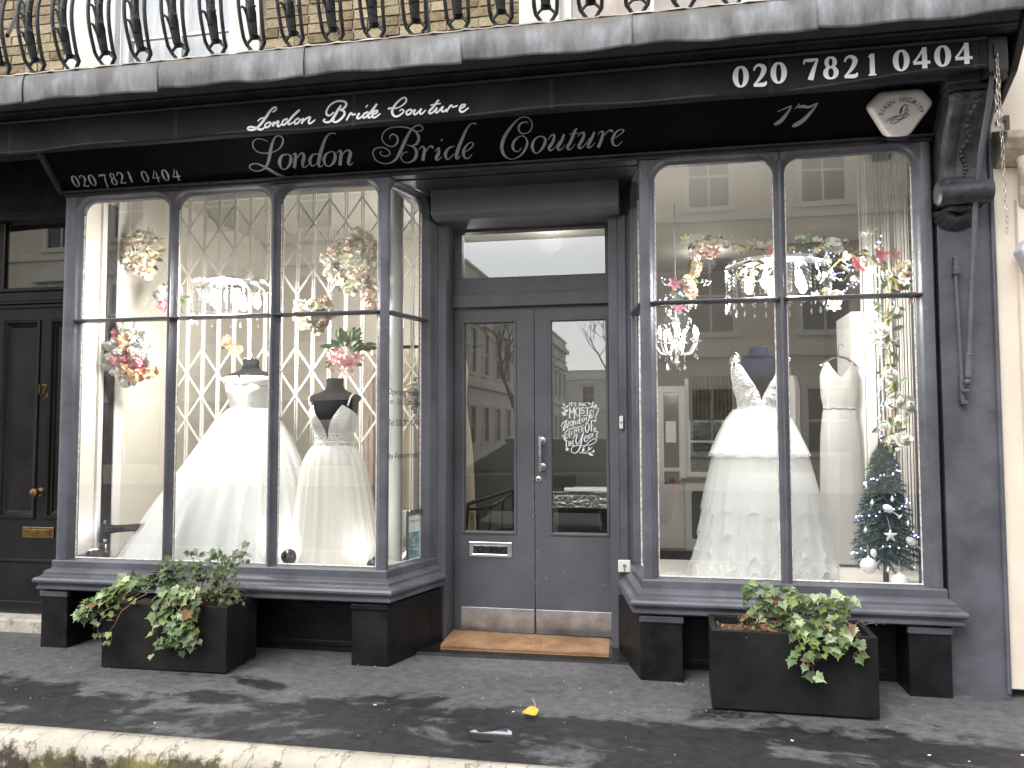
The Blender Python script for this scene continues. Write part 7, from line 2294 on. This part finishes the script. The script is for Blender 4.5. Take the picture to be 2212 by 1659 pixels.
# ------------------------------------------------------------------ doormat, fallen leaf, scraps
mt_ = empty('doormat', (-.02, .43, .014))
tag(mt_, 'worn orange brown coir doormat before the entrance doors', 'doormat')
M['coir'] = pm('coir', (.50, .31, .18), .95, col2=(.33, .19, .10), vscale=6, bump=.9, bscale=260)
M['coir_f'] = pm('coir_fibre', (.62, .42, .26), .95, col2=(.40, .23, .12), vscale=6, rnd=0)
mq_ = [(-.500, .285), (.480, .300), (.462, .600), (-.520, .640)]
def mf(u, v):
    a = [mq_[0][k] + (mq_[1][k] - mq_[0][k]) * u for k in (0, 1)]
    b = [mq_[3][k] + (mq_[2][k] - mq_[3][k]) * u for k in (0, 1)]
    return (a[0] + (b[0] - a[0]) * v, a[1] + (b[1] - a[1]) * v)
mb = MB()
def mtop(u, v):
    x, y = mf(u, v)
    return (x, y, .040 + .004 * math.sin(u * 6 + 1) * math.sin(v * 3) + .0015 * math.sin(u * 70) * math.sin(v * 40))
mb.grid(mtop, 80, 24)
obj('mat_top', mb, M['coir'], mt_, smooth='all')
sd2 = MB()
cs_ = [mf(0, 0), mf(1, 0), mf(1, 1), mf(0, 1)]
sd2.add([(x, y, z) for z in (.014, .0405) for x, y in cs_], [(i, (i + 1) % 4, 4 + (i + 1) % 4, 4 + i) for i in range(4)])
obj('mat_edge', sd2, M['coir'], mt_)
fb = MB()
r_ = random.Random(11)
for i in range(26000):
    u, v = r_.random(), r_.random()
    if r_.random() < .12: v = r_.uniform(-.004, .01)
    x, y = mf(u, v)
    z = .036
    d = Vector((r_.gauss(0, .35), r_.gauss(-.1, .35), 1)).normalized() if v > .012 else Vector((r_.gauss(0, .3), -.8, r_.uniform(-.9, .3))).normalized()
    l_ = r_.uniform(.007, .015)
    s = Vector((math.cos(i), math.sin(i), 0)) * .0009
    p = Vector((x, y, z))
    fb.add([p - s, p + s, p + d * l_], [(0, 1, 2)])
tag(obj('coir_pile', fb, M['coir_f'], mt_), kind='stuff')

lf_m = MB()
def lfo(u, v):
    s = (u - .5) * 2
    w = .5 * math.sin(math.pi * min(1, v * .95 + .03)) ** .7
    return (s * w, v, .25 * abs(s) ** 1.5 * (1 - v) + .16 * v * v + .06 * math.sin(v * 7) * s)
lf_m.grid(lfo, 6, 8)
fallen = empty('fallen_leaf', (.20, -.68, .0))
tag(fallen, 'curled yellow autumn leaf lying on the dark paving', 'leaf')
me = lf_m.mesh('blade', 'all'); me.materials.append(None)
put('blade', me, fallen, (.165, -.675, .004), (R(12), R(8), R(-65)), pm('yellow_leaf', (.72, .46, .07), .5, col2=(.62, .34, .05), vscale=40), .075)
obj('stalk', MB().tube([(.205, -.655, .008), (.215, -.635, .022), (.205, -.60, .042), (.192, -.585, .052)], .0016, 5), pm('leaf_stalk', (.62, .45, .10), .6), fallen, smooth=True)
# white paint flakes and grit scattered about
fk = MB()
r_ = random.Random(4)
for i in range(85):
    x, y = r_.uniform(-2.6, 2.7), r_.uniform(-1.12, -.05)
    if i < 14: x, y = r_.choice([(-.80, -.05), (.92, -.06), (.90, -.05), (.10, .02)])[0] + r_.uniform(-.08, .08), r_.uniform(-.09, -.04)
    s = r_.uniform(.0012, .003) if r_.random() < .92 else r_.uniform(.005, .010)
    a = r_.uniform(0, 3.14)
    p = [(x + s * k * math.cos(a + q), y + s * k * .7 * math.sin(a + q), .004) for q, k in ((0, 1.3), (1.5, .7), (3.1, 1.1), (4.6, .8))]
    fk.add(p + [(q[0], q[1], .0062) for q in p], [(4, 5, 6, 7), (0, 1, 5, 4), (1, 2, 6, 5), (2, 3, 7, 6), (3, 0, 4, 7)])
tag(obj('paint_flakes', fk, M['white_vinyl']), 'tiny white paint flakes scattered over the paving', 'debris', kind='stuff')

# puddle: water lying in a shallow dip of the paving
pd = MB()
pd.add([(.085 + .24 * math.cos(a * math.pi / 12), -.905 + .16 * math.sin(a * math.pi / 12), -.0074) for a in range(24)], [tuple(range(24))])
wm = pm('puddle_water', (.008, .008, .009), .02, spec=.9, coat=1.0)
tag(obj('puddle', pd, wm), kind='structure')

# bell push and key switch beside the doors
bp_ = empty('doorbell', (.555, .485, 1.30))
tag(bp_, 'slim white doorbell with dark button on the right door frame', 'doorbell')
mb = MB(); mb.prism(rnd_poly([(.540, 1.300), (.562, 1.300), (.562, 1.376), (.540, 1.376)], .008), .470, .4915, 'y')
obj('case', mb, M['white_pl'], bp_, bevel=.002)
obj('button', MB().lathe([(.006, 0), (.006, -.004), (.002, -.005)], (.551, .4705, 1.338), 12, 'y'), pm('bell_button', (.15, .14, .13), .4), bp_)
ks = empty('key_switch', (.562, .48, .463))
tag(ks, 'square white key switch box low on the right door frame', 'switch')
obj('case', MB().box(.525, .598, .455, .487, .463, .532), M['white_pl'], ks, bevel=.005)
kk = MB()
kk.lathe([(.010, 0), (.010, -.003), (.004, -.004)], (.562, .455, .503), 14, 'y')
kk.box(.558, .566, .4515, .4545, .476, .497)
kk.lathe([(.004, 0), (.003, -.002)], (.562, .455, .471), 8, 'y')
obj('key_cylinder', kk, M['steel'], ks, smooth=40)

# ------------------------------------------------------------------ ground
def asphalt():
    mt = bpy.data.materials.new('wet_dark_paving')
    mt.use_nodes = True
    N, L = nt(mt)
    b = N['Principled BSDF']
    geo = N.new('ShaderNodeNewGeometry')
    mp = N.new('ShaderNodeMapping')
    mp.inputs['Scale'].default_value = (1, 1.5, 1)
    mp.inputs['Location'].default_value = (3.1, 1.7, 0)
    L.new(geo.outputs['Position'], mp.inputs['Vector'])
    n1 = N.new('ShaderNodeTexNoise'); n1.inputs['Scale'].default_value = 1.3; n1.inputs['Detail'].default_value = 10; n1.inputs['Roughness'].default_value = .70; n1.inputs['Distortion'].default_value = .25
    L.new(mp.outputs[0], n1.inputs['Vector'])
    # damp lies away from the shop wall: it fades in with distance from the plinths
    sp = N.new('ShaderNodeSeparateXYZ'); L.new(geo.outputs['Position'], sp.inputs[0])
    mr = N.new('ShaderNodeMapRange'); mr.inputs['From Min'].default_value = -.20; mr.inputs['From Max'].default_value = -.72; mr.inputs['To Min'].default_value = -.15; mr.inputs['To Max'].default_value = .05
    L.new(sp.outputs['Y'], mr.inputs['Value'])
    ad = N.new('ShaderNodeMath'); ad.operation = 'ADD'
    L.new(n1.outputs['Fac'], ad.inputs[0]); L.new(mr.outputs[0], ad.inputs[1])
    wet = N.new('ShaderNodeMapRange'); wet.inputs['From Min'].default_value = .475; wet.inputs['From Max'].default_value = .535
    L.new(ad.outputs[0], wet.inputs['Value'])
    n2 = N.new('ShaderNodeTexNoise'); n2.inputs['Scale'].default_value = 16; n2.inputs['Detail'].default_value = 8; n2.inputs['Roughness'].default_value = .7
    L.new(geo.outputs['Position'], n2.inputs['Vector'])
    dry = N.new('ShaderNodeValToRGB')
    dry.color_ramp.elements[0].position = .36; dry.color_ramp.elements[0].color = (.092, .092, .097, 1)
    dry.color_ramp.elements[1].position = .66; dry.color_ramp.elements[1].color = (.155, .154, .161, 1)
    L.new(n2.outputs['Fac'], dry.inputs[0])
    wc = N.new('ShaderNodeValToRGB')
    wc.color_ramp.elements[0].position = .36; wc.color_ramp.elements[0].color = (.014, .014, .015, 1)
    wc.color_ramp.elements[1].position = .70; wc.color_ramp.elements[1].color = (.040, .040, .043, 1)
    L.new(n2.outputs['Fac'], wc.inputs[0])
    mx = N.new('ShaderNodeMix'); mx.data_type = 'RGBA'
    L.new(wet.outputs[0], mx.inputs['Factor']); L.new(dry.outputs[0], mx.inputs[6]); L.new(wc.outputs[0], mx.inputs[7])
    nc = N.new('ShaderNodeTexNoise'); nc.inputs['Scale'].default_value = 34; nc.inputs['Detail'].default_value = 8; nc.inputs['Roughness'].default_value = .8; nc.inputs['Distortion'].default_value = 1.5
    mpc = N.new('ShaderNodeMapping'); mpc.inputs['Scale'].default_value = (.6, 1.7, 1); L.new(geo.outputs['Position'], mpc.inputs['Vector']); L.new(mpc.outputs[0], nc.inputs['Vector'])
    cr_ = N.new('ShaderNodeMapRange'); cr_.inputs['From Min'].default_value = .40; cr_.inputs['From Max'].default_value = .48; cr_.inputs['To Min'].default_value = .70; L.new(nc.outputs['Fac'], cr_.inputs['Value'])
    ml = N.new('ShaderNodeMix'); ml.data_type = 'RGBA'; ml.blend_type = 'MULTIPLY'; ml.inputs['Factor'].default_value = 1
    L.new(mx.outputs[2], ml.inputs[6]); L.new(cr_.outputs[0], ml.inputs[7])
    L.new(ml.outputs[2], b.inputs['Base Color'])
    rr = N.new('ShaderNodeMapRange'); rr.inputs['To Min'].default_value = .75; rr.inputs['To Max'].default_value = .42
    L.new(wet.outputs[0], rr.inputs['Value']); L.new(rr.outputs[0], b.inputs['Roughness'])
    sl = N.new('ShaderNodeMapRange'); sl.inputs['To Min'].default_value = .25; sl.inputs['To Max'].default_value = .32
    L.new(wet.outputs[0], sl.inputs['Value']); L.new(sl.outputs[0], b.inputs['Specular IOR Level'])
    # wrinkled, trowelled skin
    n3 = N.new('ShaderNodeTexNoise'); n3.inputs['Scale'].default_value = 20; n3.inputs['Detail'].default_value = 9; n3.inputs['Roughness'].default_value = .75; n3.inputs['Distortion'].default_value = 1.2
    mp2 = N.new('ShaderNodeMapping'); mp2.inputs['Scale'].default_value = (.7, 1.6, 1); mp2.inputs['Rotation'].default_value = (0, 0, .25)
    L.new(geo.outputs['Position'], mp2.inputs['Vector']); L.new(mp2.outputs[0], n3.inputs['Vector'])
    bp = N.new('ShaderNodeBump'); bp.inputs['Strength'].default_value = .55; bp.inputs['Distance'].default_value = .013
    L.new(n3.outputs['Fac'], bp.inputs['Height'])
    L.new(bp.outputs[0], b.inputs['Normal'])
    return mt


M['asphalt'] = asphalt()
fc = MB()
def gf(u, v):
    x, y = -6 + 12 * u, -1.187 + 2.2 * v
    z = .005 * math.sin(x * 1.7 + y * 2) * math.cos(y * 3.1 - x * .6) - .005
    d = ((x - .085) / .165) ** 2 + ((y + .905 - .22 * (x - .09)) / .088) ** 2
    d += .35 * math.sin(x * 41 + y * 23) + .3 * math.sin(x * 67 - y * 59)
    k = math.exp(-max(0, d) * .9)
    return (x, y, z * (1 - k) - .0125 * k)
fc.grid(gf, 640, 110)
tag(obj('forecourt', fc, M['asphalt'], None, smooth='all'), kind='structure')

M['stone'] = pm('weathered_step_stone', (.40, .36, .28), .85, bump=.6, bscale=24, var=.2)


def stone_mat():
    mt = pm('mossy_step_stone', (.50, .46, .385), .85, var=.16, vscale=7, bump=.7, bscale=22)
    N, L = nt(mt)
    b = N['Principled BSDF']
    base = b.inputs['Base Color'].links[0].from_socket
    geo = N.new('ShaderNodeNewGeometry')
    sp = N.new('ShaderNodeSeparateXYZ'); L.new(geo.outputs['Position'], sp.inputs[0])
    nz = N.new('ShaderNodeTexNoise'); nz.inputs['Scale'].default_value = 14; nz.inputs['Detail'].default_value = 8; nz.inputs['Roughness'].default_value = .75
    L.new(geo.outputs['Position'], nz.inputs['Vector'])
    mr = N.new('ShaderNodeMapRange'); mr.inputs['From Min'].default_value = -.004; mr.inputs['From Max'].default_value = -.075; mr.inputs['To Min'].default_value = -.10; mr.inputs['To Max'].default_value = .15
    L.new(sp.outputs['Z'], mr.inputs['Value'])
    ad = N.new('ShaderNodeMath'); ad.operation = 'ADD'; L.new(nz.outputs['Fac'], ad.inputs[0]); L.new(mr.outputs[0], ad.inputs[1])
    ms = N.new('ShaderNodeMapRange'); ms.inputs['From Min'].default_value = .46; ms.inputs['From Max'].default_value = .60; L.new(ad.outputs[0], ms.inputs['Value'])
    nz2 = N.new('ShaderNodeTexNoise'); nz2.inputs['Scale'].default_value = 3.5; nz2.inputs['Detail'].default_value = 5; L.new(geo.outputs['Position'], nz2.inputs['Vector'])
    mcol = N.new('ShaderNodeValToRGB'); mcol.color_ramp.elements[0].position = .42; mcol.color_ramp.elements[0].color = (.20, .17, .055, 1)
    mcol.color_ramp.elements[1].position = .62; mcol.color_ramp.elements[1].color = (.055, .045, .032, 1)
    L.new(nz2.outputs['Fac'], mcol.inputs[0])
    mx = N.new('ShaderNodeMix'); mx.data_type = 'RGBA'
    L.new(ms.outputs[0], mx.inputs['Factor']); L.new(base, mx.inputs[6]); L.new(mcol.outputs[0], mx.inputs[7])
    mpk = N.new('ShaderNodeMapping'); mpk.inputs['Scale'].default_value = (6.5, 3.0, 3.0); L.new(geo.outputs['Position'], mpk.inputs['Vector'])
    nk = N.new('ShaderNodeTexNoise'); nk.inputs['Scale'].default_value = 3; nk.inputs['Detail'].default_value = 4; L.new(mpk.outputs[0], nk.inputs['Vector'])
    va = N.new('ShaderNodeVectorMath'); va.operation = 'ADD'; L.new(mpk.outputs[0], va.inputs[0]); L.new(nk.outputs['Color'], va.inputs[1])
    vk = N.new('ShaderNodeTexVoronoi'); vk.feature = 'DISTANCE_TO_EDGE'; vk.inputs['Scale'].default_value = 1.0; L.new(va.outputs[0], vk.inputs['Vector'])
    rk = N.new('ShaderNodeMapRange'); rk.inputs['From Max'].default_value = .03; rk.inputs['To Min'].default_value = .38; L.new(vk.outputs['Distance'], rk.inputs['Value'])
    mk = N.new('ShaderNodeMix'); mk.data_type = 'RGBA'; mk.blend_type = 'MULTIPLY'; mk.inputs['Factor'].default_value = 1
    L.new(mx.outputs[2], mk.inputs[6]); L.new(rk.outputs[0], mk.inputs[7])
    L.new(mk.outputs[2], b.inputs['Base Color'])
    return mt


M['moss_stone'] = stone_mat()
st = MB()
prof = [(-1.187, -.02), (-1.187, .004), (-1.235, .007), (-1.27, .004), (-1.300, -.008), (-1.320, -.028), (-1.330, -.06), (-1.332, -.20)]
def sf_(u, v):
    x = -9 + 18 * u
    q = prof[int(round(v * (len(prof) - 1)))]
    j = .004 * math.sin(x * 5.1) + .003 * math.sin(x * 13.7 + q[1] * 40) + .002 * math.sin(x * 31)
    return (x, q[0] + (j if q[0] < -1.20 else 0), q[1] + (.6 * j if q[0] < -1.20 else 0))
st.grid(sf_, 300, len(prof) - 1)
tag(obj('step_edge', st, M['moss_stone'], None, smooth='all'), kind='structure')
M['flag'] = pm('street_paving', (.20, .19, .18), .8, var=.2, vscale=2, bump=.3, bscale=20)
M['road'] = pm('road_asphalt', (.055, .055, .058), .7, var=.2, vscale=2, bump=.3, bscale=60)
tag(obj('pavement', MB().box(-60, 60, -4.9, -1.31, -.5, -.19), M['flag']), kind='structure')
tag(obj('kerb', MB().box(-60, 60, -5.1, -4.9, -.5, -.195), M['stone'], bevel=.02), kind='structure')
tag(obj('road', MB().box(-150, 150, -150, -5.1, -.6, -.31), M['road']), kind='structure')

# step to the side door
stp = MB().box(-4.4, -2.93, .255, .60, -.02, .075)
obj('door_step', stp, M['moss_stone'], shop, bevel=.012)

# ------------------------------------------------------------------ across the street (seen in the glass)
M['far_cream'] = pm('far_cream_stucco', (.82, .72, .57), .8, var=.06, vscale=.4)
M['far_white'] = pm('far_white_stucco', (.82, .79, .73), .8, var=.06, vscale=.4)
M['far_glass'] = pm('far_window_glass', (.05, .055, .06), .08)
M['far_roof'] = pm('far_slate', (.06, .06, .065), .7)
M['bark'] = pm('bare_bark', (.075, .062, .045), .9, var=.3, vscale=4)


def window_set(w, h, ped):
    f = MB()
    t = .14
    for q in ((-w / 2 - t, -w / 2, 0, h), (w / 2, w / 2 + t, 0, h), (-w / 2 - t, w / 2 + t, h, h + .18), (-w / 2 - .2, w / 2 + .2, -.14, 0)):
        f.box(q[0], q[1], -.10, .02, q[2], q[3])
    f.box(-.025, .025, -.03, .0, 0, h)
    f.box(-w / 2, w / 2, -.03, .0, h * .5 - .03, h * .5 + .03)
    if ped:
        f.prism([(-w / 2 - .35, h + .28), (w / 2 + .35, h + .28), (w / 2 + .35, h + .36), (0, h + .72), (-w / 2 - .35, h + .36)], -.28, .02, 'y')
    g = MB().box(-w / 2, w / 2, -.012, .01, 0, h)
    fm, gm = f.mesh('frame'), g.mesh('window')
    fm.materials.append(M['far_white']); gm.materials.append(M['far_glass'])
    return fm, gm


WS = {True: window_set(1.1, 1.9, True), False: window_set(1.0, 1.6, False)}


def terrace(name, label, p0, ang, length, height, bays, mat, depth=9.0, ground='shop'):
    """stucco terrace; p0 = left end as one faces it, ang = direction of the front"""
    e = empty(name, p0)
    tag(e, label, 'building')
    rot = Matrix.Rotation(ang, 4, 'Z')
    def P(v):
        return tuple((rot @ Vector(v)) + Vector(p0))
    def T(mb):
        mb.v = [P(v) for v in mb.v]
        return mb
    obj('wall', T(MB().box(0, length, 0, depth, -.2, height)), mat, e)
    for z, pr, hh in ((3.35, .16, .25), (6.9, .10, .14), (height - .9, .30, .28), (height, .10, .12)):
        obj('cornice', T(MB().box(-.05, length + .05, -pr, .02, z, z + hh)), M['far_white'], e)
    pitch = length / bays
    for i in range(bays):
        for z, ped in ((4.0, True), (7.3, False)):
            x = (i + .5) * pitch
            if z + 2 > height - .8: continue
            fm, gm = WS[ped]
            wdw = put('window', gm, e, P((x, 0, z)), (0, 0, ang))
            wf = bpy.data.objects.new('frame', fm)
            COL.objects.link(wf)
            wf.parent = wdw
        x0, x1 = i * pitch + .35, (i + 1) * pitch - .35
        if ground == 'shop':
            s = obj('shop_window', T(MB().box(x0, x1, -.03, .01, .45, 2.35)), M['far_glass'], e)
            obj('glazing_bars', T(MB().box(x0, x1, -.07, -.031, .40, .47).box(x0, x1, -.07, -.031, 2.33, 2.40).box((x0 + x1) / 2 - .03, (x0 + x1) / 2 + .03, -.07, -.031, .47, 2.33)), M['far_white'], s)
        else:
            fm, gm = WS[False]
            wdw = put('window', gm, e, P(((x0 + x1) / 2, 0, .9)), (0, 0, ang))
            wf = bpy.data.objects.new('frame', fm); COL.objects.link(wf); wf.parent = wdw
    return e, T


YS = -17.0
# facing the shop, the fronts look towards +Y: turn the terrace half round
eL, TL = terrace('stucco_terrace', 'cream stucco terrace with shops across the street, left of side street', (-7.6, YS, -.2), math.pi, 33, 10.6, 11, M['far_cream'])
eR, TR = terrace('stucco_terrace', 'cream stucco terrace with pedimented windows across the street, right of side street', (34.5, YS, -.2), math.pi, 34, 10.8, 12, M['far_cream'], ground='house')
eS, TS = terrace('stucco_terrace', 'white stucco terrace lining the left of the side street', (-7.62, YS - 44, -.2), math.pi / 2, 34, 8.6, 13, M['far_white'], ground='house')
eE, TE = terrace('stucco_terrace', 'pale terrace closing the far end of the side street', (12, YS - 62, -.2), math.pi, 30, 7.5, 10, M['far_white'], ground='house')
sgn = obj('agency_sign', TL(MB().box(1.5, 13, -.10, -.02, 2.62, 3.10)), pm('pale_green_sign', (.42, .46, .40), .6), eL)
sq = obj('sign_logo', TL(MB().box(9.2, 10.4, -.12, -.105, 2.66, 3.06)), pm('green_logo', (.05, .22, .10), .6), eL)
def on_left(s, z, k=-.115):
    o = TL(MB().add([(s, k, z)], [])).v[0]
    m3 = Matrix(((-1, 0, 0), (0, 0, 1), (0, 1, 0))).to_4x4()
    m3.translation = Vector(o)
    return m3
M['sign_dark'] = pm('sign_lettering', (.05, .06, .05), .6)
text('people', .42, 'sign_text', M['sign_dark'], eL, on_left(7.9, 2.80))
text('wa', .42, 'sign_text', M['white_vinyl'], eL, on_left(9.8, 2.78, -.125))


def bare_tree(loc, hgt, label, seed, spread=.55):
    r_ = random.Random(seed)
    e = empty('bare_tree', loc)
    tag(e, label, 'tree', 'leafless street trees')
    tr_, br = MB(), MB()
    def grow(p, d, l_, rad, lev):
        pts = [p]
        q = p
        dd_ = d
        for i in range(3):
            dd_ = (dd_ + Vector((r_.gauss(0, .10), r_.gauss(0, .10), .06))).normalized()
            q = q + dd_ * l_ / 3
            pts.append(q)
        (tr_ if lev == 0 else br).tube(pts, [rad, rad * .9, rad * .8, rad * .65], 6 if lev < 2 else 3, cap=False)
        if lev >= 5: return
        for k in range(3 if lev < 4 else 3):
            f_ = r_.uniform(.55, 1)
            a = r_.uniform(0, 6.28)
            side = Vector((math.cos(a), math.sin(a), r_.uniform(.0, .6))).normalized()
            nd_ = (dd_ * (1 - spread * .75) + side * spread).normalized()
            grow(p.lerp(q, f_), nd_, l_ * r_.uniform(.62, .80), rad * .55, lev + 1)
    grow(Vector(loc), Vector((0, 0, 1)), hgt * .32, hgt * .016, 0)
    obj('trunk', tr_, M['bark'], e, smooth=True)
    tag(obj('branches', br, M['bark'], e), kind='stuff')


bare_tree((-4.9, -24, -.3), 8.2, 'bare tree on the left pavement of the side street', 1)
bare_tree((-.6, -29, -.3), 11.0, 'tall bare tree on the right pavement of the side street', 2)
bare_tree((-.2, -38, -.3), 12.0, 'bare tree far down the side street', 3)
bare_tree((6.2, -13.8, -.3), 9.0, 'bare tree before the right terrace', 4)
bare_tree((-13.5, -13.8, -.3), 8.5, 'bare tree before the left shops', 5)

# parked car beyond the kerb
car = empty('parked_car', (-1.2, -7.3, -.31))
tag(car, 'dark grey hatchback parked in the road behind the viewer', 'car')
M['car_paint'] = pm('car_paint', (.05, .055, .065), .25, coat=1.0)
M['tyre'] = pm('tyre_rubber', (.012, .012, .012), .9)
def carp(x, z): return (x - 1.2, z - .31)
low = [(-2.05, .35), (-2.10, .62), (-1.95, .82), (-1.15, .93), (1.45, .98), (2.02, .90), (2.08, .62), (2.02, .32)]
def ext(prof, y0, y1, inset0=0):
    return MB().prism([carp(*p) for p in prof], y0, y1, 'y')
obj('body', ext(low, -8.15, -6.45), M['car_paint'], car, bevel=.09, seg=3)
mb = MB()
cab0 = [(-1.25, .93), (1.62, .97)]
cab1 = [(-.50, 1.42), (1.15, 1.45)]
b4 = [carp(*cab0[0]), carp(*cab0[1])]
t4 = [carp(*cab1[0]), carp(*cab1[1])]
mb.hexa([(b4[0][0], -8.08, b4[0][1]), (b4[1][0], -8.08, b4[1][1]), (b4[1][0], -6.52, b4[1][1]), (b4[0][0], -6.52, b4[0][1])], [(t4[0][0], -7.88, t4[0][1]), (t4[1][0], -7.88, t4[1][1]), (t4[1][0], -6.72, t4[1][1]), (t4[0][0], -6.72, t4[0][1])])
obj('cabin', mb, M['far_glass'], car, bevel=.06, seg=3)
rf = MB().box(t4[0][0] - .02, t4[1][0] + .05, -7.9, -6.7, t4[0][1] - .02, t4[0][1] + .045)
obj('roof', rf, M['car_paint'], car, bevel=.04, seg=3)
for x in (-1.35, 1.30):
    for y in (-8.16, -6.62):
        w_ = obj('wheel', MB().lathe([(.05, 0), (.29, 0), (.31, .03), (.31, .15), (.29, .18), (.05, .18)], (x - 1.2, y, 0), 20, 'y'), M['tyre'], car, smooth=40)
        obj('rim', MB().lathe([(.02, -.01), (.19, -.012), (.20, .0), (.20, .19), (.02, .195)], (x - 1.2, y, 0), 16, 'y'), M['steel'], w_, smooth=40)
for s in (-1, 1):
    obj('headlight', MB().box(-3.29, -3.20, -7.3 + s * .62 - .17, -7.3 + s * .62 + .17, .38, .50), M['white_pl'], car, bevel=.03)
    obj('tail_light', MB().box(.80, .90, -7.3 + s * .66 - .13, -7.3 + s * .66 + .13, .36, .56), pm('red_lens', (.5, .02, .02), .2), car, bevel=.03)
